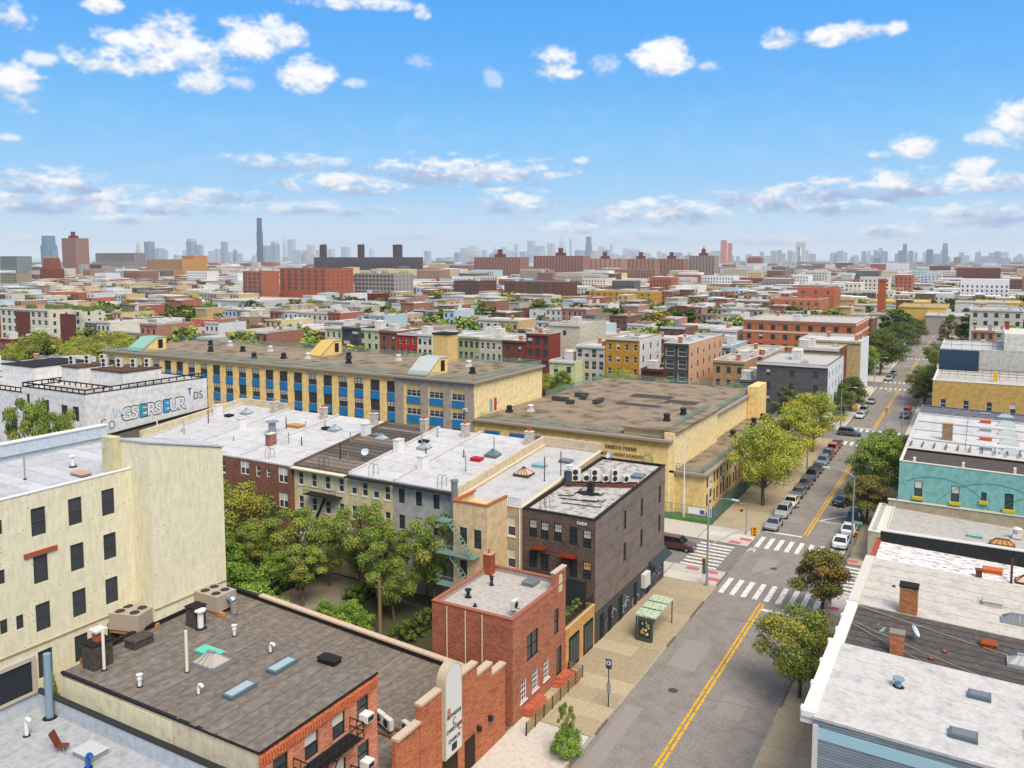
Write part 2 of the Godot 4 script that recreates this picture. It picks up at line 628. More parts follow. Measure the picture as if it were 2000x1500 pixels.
func ac_box(parent_label: String, at: Vector3, turn: float, group: String, big := false) -> Node3D:
	# outdoor condenser: case, fan grille, feet
	var t := thing("condenser_unit", parent_label, "condenser", at, turn, group)
	var w := 0.9 if not big else 1.0
	var h := 0.75 if not big else 1.35
	var b := B.new()
	b.box(Vector3(-w / 2, 0.12, -0.17), Vector3(w / 2, 0.12 + h, 0.17))
	obj("case", b, MT.offwhite, t, true)
	for i in (2 if big else 1):
		var f := B.new()
		var y := 0.12 + h * (0.5 if not big else 0.27 + 0.46 * i)
		f.tube(Vector3(-0.1, y, 0.165), Vector3(-0.1, y, 0.19), 0.3, 0.28, 14)
		obj("fan_grille", f, MT.darkmetal, t, true)
	for s in [-1, 1]:
		var l := B.new()
		l.box(Vector3(s * w * 0.36 - 0.05, 0, -0.2), Vector3(s * w * 0.36 + 0.05, 0.13, 0.2))
		obj("foot", l, MT.darkmetal, t, true)
	return t


func dish(label: String, at: Vector3, turn: float) -> void:
	var t := thing("satellite_dish", label, "satellite dish", at, turn, "satellite dishes on the roofs")
	var m := B.new()
	m.tube(Vector3(0, -0.02, 0), Vector3(0, 0.75, 0), 0.035, 0.035, 6)
	obj("mast", m, MT.galv, t, true)
	var d := B.new()
	var c := Vector3(0, 0.9, 0.1)
	var ax := Vector3(0, 0.55, 0.83).normalized()
	var s := Vector3.RIGHT
	var k := s.cross(ax)
	for i in 14:
		var a := TAU * i / 14.0
		var e := TAU * (i + 1) / 14.0
		var x := (s * cos(a) + k * sin(a))
		var y := (s * cos(e) + k * sin(e))
		d.quad(c + x * 0.22, c + y * 0.22, c + y * 0.46 + ax * 0.1, c + x * 0.46 + ax * 0.1)
		d.tri(c - ax * 0.03, c + y * 0.22, c + x * 0.22)
		d.quad(c + x * 0.46 + ax * 0.1, c + y * 0.46 + ax * 0.1, c + y * 0.46 + ax * 0.07, c + x * 0.46 + ax * 0.07)
	obj("reflector", d, MT.dishgrey, t, true)
	var a := B.new()
	a.tube(c - k * 0.44, c + ax * 0.55 - k * 0.2, 0.02, 0.02, 5)
	a.box(c + ax * 0.55 - k * 0.2 - Vector3(0.05, 0.05, 0.05), c + ax * 0.55 - k * 0.2 + Vector3(0.05, 0.05, 0.05))
	obj("receiver_arm", a, MT.galv, t, true)


# ---------- trees
var crowns := {}


func leafy(key: String, clumps: Array, n: int, size: float, cols: Array, sd: int) -> ArrayMesh:
	# clumps: [centre, radii, weight]; leaves lie mostly in the outer shell of each clump
	if crowns.has(key):
		return crowns[key]
	var rr := RandomNumberGenerator.new()
	rr.seed = sd
	var tot := 0.0
	for c in clumps:
		tot += c[2]
	var vs := PackedVector3Array()
	var ns := PackedVector3Array()
	var cs := PackedColorArray()
	for c in clumps:
		var cnt := int(n * c[2] / tot)
		var hue: int = rr.randi() % cols.size()
		for i in cnt:
			var d := Vector3(rr.randfn(), rr.randfn(), rr.randfn()).normalized()
			var rad := pow(rr.randf(), 0.45) * (0.8 + 0.35 * rr.randf())
			if d.y < -0.35 and rr.randf() < 0.55:
				d.y = -d.y
			var p: Vector3 = c[0] + d * (c[1] as Vector3) * rad
			var nn := (d + Vector3(rr.randfn(), rr.randfn() + 0.5, rr.randfn()) * 0.75).normalized()
			var s := nn.cross(Vector3(rr.randfn(), rr.randfn(), rr.randfn())).normalized()
			var k := s.cross(nn)
			var z := size * rr.randf_range(0.6, 1.3)
			s *= z * 0.5
			k *= z * 0.8
			var a := p - k * 0.5
			var e := p + k * 0.5
			var q := e + nn * z * 0.12
			if (p - s - a).cross(p + s - a).dot(nn) > 0.0:
				vs.append_array([a, p + s, p - s, p + s, q, p - s])
			else:
				vs.append_array([a, p - s, p + s, p + s, p - s, q])
			ns.append_array([nn, nn, nn, nn, nn, nn])
			var cc: Color = cols[hue] if rr.randf() < 0.72 else cols[rr.randi() % cols.size()]
			cs.append_array([cc, cc, cc, cc, cc, cc])
	var arr := []
	arr.resize(Mesh.ARRAY_MAX)
	arr[Mesh.ARRAY_VERTEX] = vs
	arr[Mesh.ARRAY_NORMAL] = ns
	arr[Mesh.ARRAY_COLOR] = cs
	var am := ArrayMesh.new()
	am.add_surface_from_arrays(Mesh.PRIMITIVE_TRIANGLES, arr)
	crowns[key] = am
	return am


var trunks := {}


func tree_kind(key: String, o: Dictionary) -> Dictionary:
	# a tree of height 1: clumps spread over a crown between y = o.low and 1, limbs reaching for them
	if trunks.has(key):
		return trunks[key]
	var rr := RandomNumberGenerator.new()
	rr.seed = hash(key)
	var low: float = o.get("low", 0.3)
	var wid: float = o.get("wid", 0.42)
	var k: int = o.get("clumps", 16)
	var cl := []
	for i in k:
		var a := i * 2.399963 + rr.randf() * 0.5
		var t := (i + 0.5) / k
		var y := lerpf(low + 0.06, 0.93, t)
		var prof := sin(PI * pow(clampf((y - low) / (1.02 - low), 0.02, 1.0), o.get("pow", 0.8)))
		var d := wid * prof * sqrt(rr.randf_range(0.15, 1.0))
		var r: float = wid * rr.randf_range(0.26, 0.42) * o.get("clump", 1.0)
		cl.append([Vector3(cos(a) * d, y, sin(a) * d), Vector3(r, r * rr.randf_range(0.55, 0.8), r), r * r])
	var b := B.new()
	var tr: float = o.get("trunk", 0.022)
	var bend := Vector3(rr.randf_range(-0.02, 0.02), 0, rr.randf_range(-0.02, 0.02))
	b.tube(Vector3(0, -0.01, 0), Vector3(0, low * 0.6, 0) + bend, tr * 1.25, tr, 8)
	b.tube(Vector3(0, low * 0.6, 0) + bend, Vector3(0, low + 0.12, 0) + bend * 2, tr, tr * 0.75, 7)
	b.tube(Vector3(0, low + 0.12, 0) + bend * 2, Vector3(0, 0.82, 0) + bend, tr * 0.75, tr * 0.2, 6)
	for c in cl:
		var s := Vector3(0, clampf(c[0].y - 0.22, low * 0.7, 0.7), 0) + bend
		b.tube(s, c[0], tr * 0.42, tr * 0.1, 5)
	var kind := {"crown": leafy(key, cl, o.get("leaves", 7000), o.get("leaf", 0.03), o.cols, hash(key) % 1000), "trunk": b.mesh()}
	trunks[key] = kind
	return kind


func tree(key: String, u: float, v: float, h: float, wide: float, label: String, group := "", turn := -1.0, z := 0.0) -> Node3D:
	var k: Dictionary = trunks[key]
	var t := thing("tree", label, "tree", W(u, v, z), R.randf() * TAU if turn < 0.0 else turn, group)
	var bs := Basis.from_scale(Vector3(h * wide, h, h * wide))
	inst("trunk", k.trunk, MT.bark, t, Vector3.ZERO, bs)
	inst("crown", k.crown, MT.leaf, t, Vector3.ZERO, bs)
	return t


# ---------- cars
var carm := {}


func car_parts(kind: String) -> Dictionary:
	if carm.has(kind):
		return carm[kind]
	var suv := kind == "suv"
	var L := 4.7 if suv else 4.6
	var top := 1.72 if suv else 1.42
	var belt := 1.08 if suv else 0.94
	var st := [[-0.5, 0.38, belt - 0.3, 0.72], [-0.465, 0.3, belt - 0.2, 0.85], [-0.3, 0.26, belt - 0.06, 0.91], [-0.2, 0.25, belt, 0.92], [0.1, 0.25, belt + 0.02, 0.92], [0.36, 0.26, belt + 0.02, 0.91], [0.46, 0.3, belt - (0.0 if suv else 0.04), 0.86], [0.5, 0.4, belt - 0.12, 0.76]]
	var b := B.new()
	var rings := []
	for s in st:
		var z: float = s[0] * L
		var w: float = s[3]
		rings.append([Vector3(-w * 0.9, s[1], z), Vector3(w * 0.9, s[1], z), Vector3(w, s[1] + 0.22, z), Vector3(w * 0.985, s[2] - 0.14, z), Vector3(w * 0.9, s[2], z), Vector3(-w * 0.9, s[2], z), Vector3(-w * 0.985, s[2] - 0.14, z), Vector3(-w, s[1] + 0.22, z)])
	for i in rings.size() - 1:
		for j in 8:
			var k := (j + 1) % 8
			b.quad(rings[i][k], rings[i][j], rings[i + 1][j], rings[i + 1][k])
	for e in [0, rings.size() - 1]:
		var q: Array = rings[e]
		for j in range(1, 7):
			if e == 0:
				b.tri(q[0], q[j + 1], q[j])
			else:
				b.tri(q[0], q[j], q[j + 1])
	var z0 := -0.23 * L
	var z1 := (0.47 if suv else 0.38) * L
	var t0 := -0.08 * L
	var t1 := (0.4 if suv else 0.2) * L
	var g := B.new()
	var bw := 0.84
	var tw := 0.66
	g.hexa([Vector3(-bw, belt, z1), Vector3(bw, belt, z1), Vector3(bw, belt, z0), Vector3(-bw, belt, z0), Vector3(-tw, top - 0.05, t1), Vector3(tw, top - 0.05, t1), Vector3(tw, top - 0.05, t0), Vector3(-tw, top - 0.05, t0)])
	var rf := B.new()
	rf.frus(Vector3(0, top - 0.055, (t0 + t1) / 2), Vector2(tw + 0.02, (t1 - t0) / 2 + 0.02), Vector2(tw - 0.12, (t1 - t0) / 2 - 0.15), 0.06)
	for sx in [-1, 1]:
		rf.beam(Vector3(sx * bw, belt - 0.02, z0), Vector3(sx * tw, top - 0.03, t0), 0.07, 0.06)
		rf.beam(Vector3(sx * bw, belt - 0.02, z1), Vector3(sx * tw, top - 0.03, t1), 0.12, 0.08)
		rf.beam(Vector3(sx * (bw + 0.005), belt - 0.02, 0.07 * L), Vector3(sx * (tw + 0.01), top - 0.03, 0.07 * L), 0.05, 0.06)
	var ty := B.new()
	ty.tube(Vector3(-0.11, 0, 0), Vector3(0.11, 0, 0), 0.34, 0.34, 14)
	var rm := B.new()
	rm.tube(Vector3(-0.118, 0, 0), Vector3(0.118, 0, 0), 0.2, 0.2, 10)
	var hl := B.new()
	hl.box(Vector3(-0.17, 0, -0.03), Vector3(0.17, 0.13, 0.05))
	var pl := B.new()
	pl.box(Vector3(-0.2, 0, -0.02), Vector3(0.2, 0.13, 0.02))
	carm[kind] = {"body": b.mesh(), "glass": g.mesh(), "roof": rf.mesh(), "tyre": ty.mesh(), "rim": rm.mesh(), "light": hl.mesh(), "plate": pl.mesh(), "L": L, "belt": belt}
	return carm[kind]


func car(kind: String, hex: String, u: float, v: float, turn: float, label: String, group := "", plate := "d8cfa0") -> Node3D:
	var k := car_parts(kind)
	var t := thing("car", label, "car", W(u, v, 0.0), turn, group)
	var m := mat("carpaint " + hex, hex, 0.3, "", 1.0, {"coat": 0.8, "spec": 0.5})
	inst("body", k.body, m, t, Vector3.ZERO)
	inst("window", k.glass, MT.carglass, t, Vector3.ZERO)
	inst("roof", k.roof, m, t, Vector3.ZERO)
	for z in [-0.3, 0.31]:
		for x in [-0.82, 0.82]:
			var w := inst("wheel", k.tyre, MT.rubber, t, Vector3(x, 0.34, z * k.L))
			inst("rim", k.rim, MT.rim, w, Vector3.ZERO)
	for x in [-0.58, 0.58]:
		inst("headlight", k.light, MT.lampglass, t, Vector3(x, k.belt - 0.38, -0.487 * k.L))
		inst("tail_light", k.light, MT.taillight, t, Vector3(x, k.belt - 0.24, 0.487 * k.L))
	inst("number_plate", k.plate, paint(plate), t, Vector3(0, 0.55, 0.503 * k.L))
	return t


# ---------- street furniture
func street_lamp(u: float, v: float, dirs: Array, label: String, h := 8.4, reach := 2.6, mast := false) -> Node3D:
	var t := thing("street_lamp", label, "street lamp", W(u, v, 0.13), 0.0, "street lamps along the avenue")
	var b := B.new()
	b.tube(Vector3.ZERO, Vector3(0, 0.9, 0), 0.22, 0.15, 10)
	obj("base", b, MT.galv, t, true)
	b = B.new()
	b.tube(Vector3(0, 0.9, 0), Vector3(0, h - 1.1, 0), 0.13, 0.085, 10)
	obj("pole", b, MT.galv, t, true)
	for d in dirs:
		var dd := Vector3(d[0], 0, d[1]).normalized()
		var a := B.new()
		var pts := []
		for i in 8:
			var s := i / 7.0
			pts.append(Vector3(0, h - 1.15, 0) + dd * reach * (1.0 - cos(s * PI / 2)) + UP * 1.15 * sin(s * PI / 2))
		a.path(pts, 0.055, 6)
		obj("arm", a, MT.galv, t, true)
		var hd := B.new()
		var e: Vector3 = pts[7]
		hd.beam(e - dd * 0.05, e + dd * 0.75, 0.3, 0.13)
		obj("lamp_head", hd, MT.offwhite, t, true)
	return t


func signal_head(t: Node3D, at: Vector3, turn: float) -> void:
	var b := B.new()
	b.box(Vector3(-0.17, -0.55, -0.15), Vector3(0.17, 0.55, 0.15))
	var m := B.new()
	m.box(Vector3(-0.34, -0.5, -0.16), Vector3(-0.175, 0.5, 0.16))
	m.box(Vector3(0.175, -0.5, -0.16), Vector3(0.34, 0.5, 0.16))
	var f := inst("signal_head", b.mesh(), MT.signalyellow, t, at, Basis(UP, turn))
	inst("side_head", m.mesh(), MT.signalyellow, f, Vector3.ZERO)
	for i in 3:
		var l := B.new()
		l.tube(Vector3(0, 0.34 - 0.34 * i, 0.1), Vector3(0, 0.34 - 0.34 * i, 0.18), 0.12, 0.13, 10)
		inst("lens", l.mesh(), [MT.lensred, MT.lensamber, MT.lensgreen][i], f, Vector3.ZERO)


func ped_signal(t: Node3D, at: Vector3, turn: float) -> void:
	var b := B.new()
	b.box(Vector3(-0.23, -0.22, -0.14), Vector3(0.23, 0.22, 0.14))
	var f := inst("pedestrian_signal", b.mesh(), MT.signalyellow, t, at, Basis(UP, turn))
	var l := B.new()
	l.box(Vector3(-0.17, -0.17, 0.1), Vector3(0.17, 0.17, 0.155))
	inst("lens", l.mesh(), MT.lensred, f, Vector3.ZERO)


func text_on(parent: Node, s: String, at: Vector3, basis: Basis, size: float, m: Material, called := "lettering", dep := 0.03, bold := true) -> void:
	var tm := TextMesh.new()
	var f := SystemFont.new()
	f.font_names = PackedStringArray(["Droid Sans"])
	f.font_weight = 700 if bold else 400
	tm.font = f
	tm.text = s
	tm.font_size = 32
	tm.pixel_size = size / 32.0
	tm.depth = dep
	tm.curve_step = 2.0
	inst(called, tm, m, parent, at, basis)


func rail(b: B, p: Vector3, q: Vector3, h: float, step: float, bars := 0.02, rows := 2) -> void:
	var n := int(max(1.0, round(p.distance_to(q) / step)))
	for i in n + 1:
		var a := p.lerp(q, float(i) / n)
		b.beam(a, a + UP * h, bars, bars)
	for i in rows:
		var y := h * (i + 1.0) / rows
		b.beam(p + UP * y, q + UP * y, bars * 1.4, bars * 1.4)


func fence(called: String, label: String, pts: Array, h: float, m: Material, pm: Material, step := 2.4, mesh_step := 0.3, group := "") -> Node3D:
	var t := thing(called, label, "fence", pts[0], 0.0, group)
	for i in pts.size() - 1:
		var p: Vector3 = pts[i]
		var q: Vector3 = pts[i + 1]
		var b := B.new()
		rail(b, p + UP * 0.06, q + UP * 0.06, h - 0.1, mesh_step, 0.025, 3)
		obj("rail_panel", b, m, t)
		var n := int(max(1.0, round(p.distance_to(q) / step)))
		for k in n + (1 if i == pts.size() - 2 else 0):
			var a := p.lerp(q, float(k) / n)
			var s := B.new()
			s.beam(a - UP * 0.05, a + UP * h, 0.08, 0.08)
			obj("post", s, pm, t)
	return t


const MID := [
	["row_house","cream row house with arched fanlights behind the long school roof","house",-179.1,-172.2,196.0,212.0,15.6,"d3cdb2","","e4e2df",3,3,1.0,1.7,"","houses facing the rear of the school"],
	["row_house","slate grey modern house with tall glazed bays behind the school","house",-171.3,-164.4,195.0,211.0,16.0,"4a5256","","d9d8d6",2,2,3.2,2.6,"","houses facing the rear of the school"],
	["row_house","pale green row house with a white cornice behind the school","house",-165.2,-157.5,196.0,212.0,15.8,"c3c8a2","","e4e2df",3,3,1.0,1.7,"","houses facing the rear of the school"],
	["row_house","plain brown brick row house next to the bright red one","house",-157.5,-150.6,196.0,212.0,15.4,"80584a","brick","e4e2df",2,2,1.0,1.6,"","houses facing the rear of the school"],
	["row_house","bright red painted row house with white window hoods","house",-150.6,-143.5,196.0,212.0,15.0,"b5392a","","e4e2df",3,3,1.0,1.8,"","houses facing the rear of the school"],
	["row_house","ivory row house beside the yellow roof stack of the school","house",-143.4,-138.0,196.0,212.0,15.1,"dcd8c8","","e4e2df",3,3,1.0,1.7,"","houses facing the rear of the school"],
	["row_house","white rendered row house behind the yellow roof stack","house",-138.1,-129.8,196.5,212.5,15.1,"e3e3e0","","e4e2df",3,3,1.0,1.7,"","houses facing the rear of the school"],
	["row_house","olive green row house with four windows to a floor","house",-129.1,-121.9,196.0,212.0,15.1,"a9a97c","","e4e2df",4,3,1.0,1.8,"","houses facing the rear of the school"],
	["row_house","beige row house with four windows to a floor","house",-121.9,-114.6,196.0,212.0,15.0,"c8bea6","","e4e2df",4,3,1.0,1.8,"","houses facing the rear of the school"],
	["row_house","dark brown brick row house next to the three storey red brick one","house",-114.5,-107.2,196.0,212.0,14.7,"6d463a","brick","e4e2df",2,2,1.0,1.6,"","houses facing the rear of the school"],
	["row_house","three storey red brown brick house with three wide windows","house",-107.0,-100.1,196.0,212.0,16.9,"7e4236","brick","cfcac3",3,4,1.5,2.0,"","houses facing the rear of the school"],
	["flats","tall blank cream sided house with roof bulkhead","building",-103.5,-94.2,203.0,221.0,19.2,"c9c2aa","","b8b2a6",1,1,1.0,1.4,"","houses facing the rear of the school"],
	["row_house","low pale lime green house in front of the cream side wall","house",-96.8,-89.4,190.0,201.0,10.8,"cfd39d","","d9d5c8",2,2,1.2,1.7,"","houses facing the rear of the school"],
	["row_house","stone grey house with plants on its setback terrace","house",-91.1,-83.0,194.0,212.0,14.7,"c0b8a6","","e4e2df",4,3,1.3,2.2,"","houses facing the rear of the school"],
	["flats","mustard yellow flats with a white blank end wall","building",-82.8,-73.6,194.0,210.0,17.1,"c08a35","","e4e2df",4,4,1.0,1.6,"dcdad8","houses facing the rear of the school"],
	["row_house","low dark red brick house under the white end wall","house",-72.0,-66.3,191.0,200.0,10.1,"5d3830","brick","6a625c",1,1,1.0,1.2,"","houses facing the rear of the school"],
	["flats","charcoal brick flats with large windows and a pinkish side wall","building",-67.3,-61.0,194.0,224.0,16.4,"4f4e4c","brickdark","d6d3ce",2,3,2.2,2.2,"cfa684","houses facing the rear of the school"],
	["row_house","pale blue clapboard house with white roof","house",-65.0,-59.7,228.0,246.0,12.8,"b9cbd6","siding","e4e2df",3,2,1.0,1.7,"","houses facing the rear of the school"],
	["row_house","small tan brick house with flat cream roof","house",-56.7,-49.0,200.0,216.0,12.2,"a58e6c","brick","d8cdb8",3,3,1.0,1.6,"","houses facing the rear of the school"],
	["row_house","deep red house behind the tan brick one","house",-52.4,-47.9,214.0,226.0,12.0,"a8302a","","d9d4cb",2,2,1.0,1.6,"d0c9b6","houses facing the rear of the school"],
	["row_house","cream walled house with broad cream roof","house",-57.9,-47.7,226.0,240.0,12.2,"cfc3a8","","e0d8c6",3,2,1.0,1.5,"","houses facing the rear of the school"],
	["corner_flats","dark grey clapboard corner flats with white pilastered street front","building",-44.8,-29.1,194.5,218.5,13.1,"6a6866","siding","d8d4ce",3,3,1.0,1.6,"d9dde0",""],
	["low_annex","low grey clapboard annex with white roof","building",-49.1,-45.3,196.0,208.0,8.5,"6f6d6b","siding","dcd8d2",1,1,1.0,1.4,"",""],
	["terrace_house","tan sided house with white roof and brick street front","house",-41.5,-30.7,222.0,236.0,14.1,"b59a68","","dcd6cb",2,2,1.0,1.4,"7d4a3a",""],
	["store_house","white parapet house with tan party wall above the red awning","house",-43.6,-27.5,238.0,256.0,14.8,"bba878","","e6e5e3",2,1,1.0,1.4,"dfe3e8",""],
	["brick_apartments","orange brick apartment block with cream bands and white roof","building",-67.9,-33.3,274.0,308.0,17.1,"b5714f","brick","d9d2c4",9,5,1.4,1.7,"b5714f",""],
	["grey_house","pale grey rendered house with white coping beyond the brick apartments","house",-35.0,-26.4,345.0,363.0,8.4,"b9b2aa","","e0dedb",2,2,1.2,1.8,"",""],
	["hotel","cream five storey hotel with dark window pairs and roof garden","building",-350.4,-316.9,190.5,214.5,17.1,"d8d1bb","","b5856a",8,5,2.2,2.0,"ddd6c0",""],
	["brick_store","low red brick store below the cream hotel","building",-310.3,-302.8,168.1,173.2,8.2,"8a4c3c","brick","b9aca0",3,2,1.2,1.6,"",""],
	["yellow_store","low yellow rendered store below the cream hotel","building",-304.9,-296.3,174.7,179.9,9.4,"d2b06c","","c9bfae",0,0,1.0,1.0,"",""],
	["salmon_house","salmon pink two storey corner house","house",-311.3,-295.1,252.2,265.7,10.0,"c9694e","","b58a4f",7,2,1.0,1.5,"c9694e",""],
	["stone_terrace","sandstone terrace house with arched windows","house",-288.5,-282.0,260.1,267.2,11.2,"9a8468","","b5a690",4,3,1.0,1.7,"",""],
	["orange_store","orange brick store with white cornice","building",-269.1,-260.4,254.9,264.3,8.6,"b0512f","brick","d8d5d0",0,0,1.0,1.0,"",""],
	["white_store","large white rendered box store with rooftop cabin","building",-294.8,-280.9,313.9,332.6,11.4,"dfdfdd","","dadad8",2,1,2.0,3.0,"dcdcda",""],
	["warehouse","long white ribbed warehouse with pale roof","warehouse",-430.6,-388.2,366.7,410.1,11.0,"d9d5cf","siding","e2dbd0",0,0,1.0,1.0,"cfcac4",""],
	["brick_factory","big red brick factory with rows of dark windows","factory",-459.0,-413.1,454.0,484.0,30.1,"a86650","brick","8a8a84",7,5,2.6,2.0,"a86650",""],
	["brick_factory","red brick factory wing with pale bands between window rows","factory",-466.6,-447.7,425.3,442.3,28.1,"ad6d55","brick","9d8f80",4,6,3.6,2.2,"",""],
	["grey_apartments","grey concrete apartment block with a grid of dark windows","building",-424.6,-385.9,498.7,522.7,25.9,"a9a298","","8b8f8e",11,6,2.6,2.0,"a9a298",""],
	["brick_store","low dark red brick store under the grey apartment grid","building",-392.7,-378.1,465.4,482.4,12.2,"6f3128","brick","7d7a76",2,2,1.5,2.0,"",""],
	["scaffold_building","rust brown building wrapped in dark scaffold nets","building",-347.7,-325.3,522.1,548.1,20.4,"6d4a3a","brickdark","7d6a5c",6,4,3.0,3.0,"6d4a3a",""],
	["scaffold_building","second rust brown building behind purple sheeting","building",-336.8,-283.8,579.8,605.8,19.1,"70503f","brickdark","6f6a8a",7,3,3.0,3.0,"",""],
	["gold_apartments","golden orange apartment block with small windows","building",-282.1,-235.2,520.7,540.7,10.3,"c07a32","","cfa06a",8,3,1.6,1.8,"",""],
	["gold_apartments","yellow gold apartment block with pale corner tower","building",-254.4,-205.5,564.2,586.2,13.2,"c99334","","d9b878",10,4,1.5,1.8,"c99334",""],
	["cream_hall","cream gabled hall before the golden apartments","building",-225.7,-209.3,463.5,479.5,8.2,"d9c077","","d3b86e",0,0,1.0,1.0,"",""],
	["black_house","black clad box house with a flat roof","house",-197.8,-182.2,464.4,482.4,9.2,"2f3338","siding","55585a",0,0,1.0,1.0,"2f3338",""],
	["red_roof_terrace","long low terrace with dark red parapet band","building",-158.2,-120.3,341.6,359.6,8.5,"8a2a22","","b5aaa0",0,0,1.0,1.0,"b8633a",""],
	["white_house","white rendered house with black roof edge","house",-211.8,-199.2,391.6,409.6,9.8,"dcdcd8","","6a6866",2,2,1.0,1.6,"e2e2e0",""],
	["brown_brick_house","brown brick house with tall grey stack","house",-219.7,-214.2,386.5,395.9,10.3,"6d4a3c","brick","8a7d72",2,2,1.4,1.8,"",""],
	["grey_loft","long grey loft building with wide windows","building",-148.9,-115.5,533.2,559.2,10.3,"a39888","","d9d4cc",6,2,4.0,2.6,"",""],
	["brick_terrace","pink brick terrace with pale cornice","building",-302.1,-253.8,902.1,924.1,19.0,"a8685c","brick","b9aaa0",14,3,1.4,1.8,"",""],
	["brick_terrace","red brick terrace with ochre gable","building",-246.7,-180.3,877.4,899.4,17.0,"9a5044","brick","a89a90",16,3,1.4,1.8,"",""],
	["orange_roof_flats","brick flats under a bright orange flat roof","building",-100.2,-73.9,459.2,489.2,15.4,"b07a58","brick","cf7046",7,4,1.4,1.8,"",""],
	["orange_brick_tower","orange brick stair tower flats","building",-92.0,-72.0,494.4,518.4,20.3,"b5714f","brick","c9683f",3,5,1.4,1.8,"b5714f",""],
	["yellow_school","yellow ochre school block with stepped roofs","school",-58.9,-27.5,548.2,588.2,11.2,"cfa957","","c9b070",6,3,1.8,2.0,"d3b068",""],
	["yellow_school","yellow ochre school hall with tall blank wall","school",-37.4,-14.9,475.6,515.6,12.3,"d9b55f","","cdb678",0,0,1.0,1.0,"a79b84",""],
	["yellow_school","long low yellow ochre school wing","school",-2.8,21.5,555.0,595.0,11.6,"d0a855","","c9ae70",8,2,1.8,2.0,"",""],
	["brick_institute","dark red brick institute with a square tower","building",-30.2,20.8,1251.3,1311.3,25.0,"7d4436","brick","8a6f62",14,4,2.0,2.0,"7d4436",""],
	["grey_store","pale grey store wall closing the avenue","building",-23.1,-3.1,450.0,480.0,9.8,"a89c92","","d9d6d2",0,0,1.0,1.0,"",""],
	["cream_flats","cream flats with glazed roof cabin","building",-3.5,14.5,373.6,403.6,17.1,"c9c6b4","","cfcabd",5,3,1.4,1.8,"",""],
	["tower_block","broad brown brick slab block with a pale balcony strip","tower block",-679.7,-598.1,1077.7,1103.7,39.4,"a87868","brickdark","7d6a60",16,12,2.4,2.2,"a87868","brown brick tower blocks in the distance"],
	["tower_block","broad brown brick slab block with a tall roof stack","tower block",-611.7,-526.5,1144.1,1170.1,41.6,"a87868","brickdark","7d6a60",16,12,2.4,2.2,"a87868","brown brick tower blocks in the distance"],
	["tower_block","tan brown cross shaped tower block behind the long slab","tower block",-619.7,-547.3,1351.1,1377.1,37.0,"b59080","brickdark","7d6a60",8,12,2.4,2.2,"b59080","brown brick tower blocks in the distance"],
	["tower_block","brown tower block with a light stack","tower block",-558.0,-498.7,1382.4,1408.4,37.0,"ab8272","brickdark","7d6a60",8,12,2.4,2.2,"ab8272","brown brick tower blocks in the distance"],
	["tower_block","square brown tower block with a pale stripe","tower block",-506.6,-455.0,1409.5,1435.5,37.0,"a87a6a","brickdark","7d6a60",8,12,2.4,2.2,"a87a6a","brown brick tower blocks in the distance"],
	["tower_block","grey brown tower block with deep balconies","tower block",-454.7,-408.8,1437.5,1463.5,42.4,"a39486","brickdark","7d6a60",8,12,2.4,2.2,"a39486","brown brick tower blocks in the distance"],
	["tower_block","long low brown brick block before the towers","tower block",-436.9,-355.0,984.6,1004.6,23.7,"a87e6c","brickdark","7d6e64",22,7,2.0,2.0,"a87e6c","brown brick tower blocks in the distance"],
	["tower_block","tall reddish brick tower with roof tank house","tower block",-1465.0,-1424.2,911.5,937.5,74.3,"a5806f","brickdark","6d5048",9,20,2.0,1.8,"a5806f",""],
	["slab_block","long grey slab block with small roof stacks far behind","building",-2487.3,-2292.9,1658.0,1698.0,55.1,"8d8784","brickdark","8a8580",30,8,4.0,4.0,"",""],
	["slab_block","long dark brown slab between three brick shafts","building",-1464.7,-1147.1,1566.9,1592.9,40.9,"54494a","brickdark","6a6464",34,4,5.0,3.0,"",""],
	["brick_shaft","dark brown brick lift shaft above the long slab","tower",-1495.0,-1482.8,1621.0,1634.6,74.0,"4f3d38","brickdark","4a3c38",0,0,1.0,1.0,"","lift shafts of the long slab"],
	["brick_shaft","dark brown brick lift shaft above the long slab","tower",-1409.7,-1397.3,1669.6,1683.1,74.0,"4f3d38","brickdark","4a3c38",0,0,1.0,1.0,"","lift shafts of the long slab"],
	["brick_shaft","dark brown brick lift shaft above the long slab","tower",-1331.5,-1316.9,1716.4,1738.4,74.0,"4f3d38","brickdark","4a3c38",0,0,1.0,1.0,"","lift shafts of the long slab"],
	["bond_building","ochre brick hospital wing with stepped roof blocks","building",-1201.3,-1114.2,891.1,941.1,36.2,"b8925c","brick","b5a080",14,5,2.6,2.2,"",""],
	["ochre_tower","ochre brick tower of the hospital wing","building",-1157.3,-1127.0,925.6,951.1,42.1,"b58a50","brick","a8855c",6,7,2.0,2.0,"",""],
	["pale_flats","pale stone flats with a dark glazed flank","building",-1335.8,-1308.0,860.6,882.2,27.5,"c9c2b2","","b8b2a8",4,5,2.0,2.0,"5d4c48",""],
	["white_loft","long white and pale blue loft with dark roof cabins","building",-1113.0,-1029.0,754.3,784.3,18.4,"b5c6cc","","6a7074",12,3,3.0,2.4,"a9c0c8",""],
	["grid_flats","grey flats with a dark steel frame roof","building",-1460.3,-1410.9,798.4,823.9,41.4,"7d8a84","","6a7070",8,6,3.0,3.0,"",""],
	["brown_flats","brown brick flats beside the green church roof","building",-896.7,-866.3,489.4,505.0,22.5,"a39a7c","","8a8a80",7,4,2.0,2.0,"",""],
]
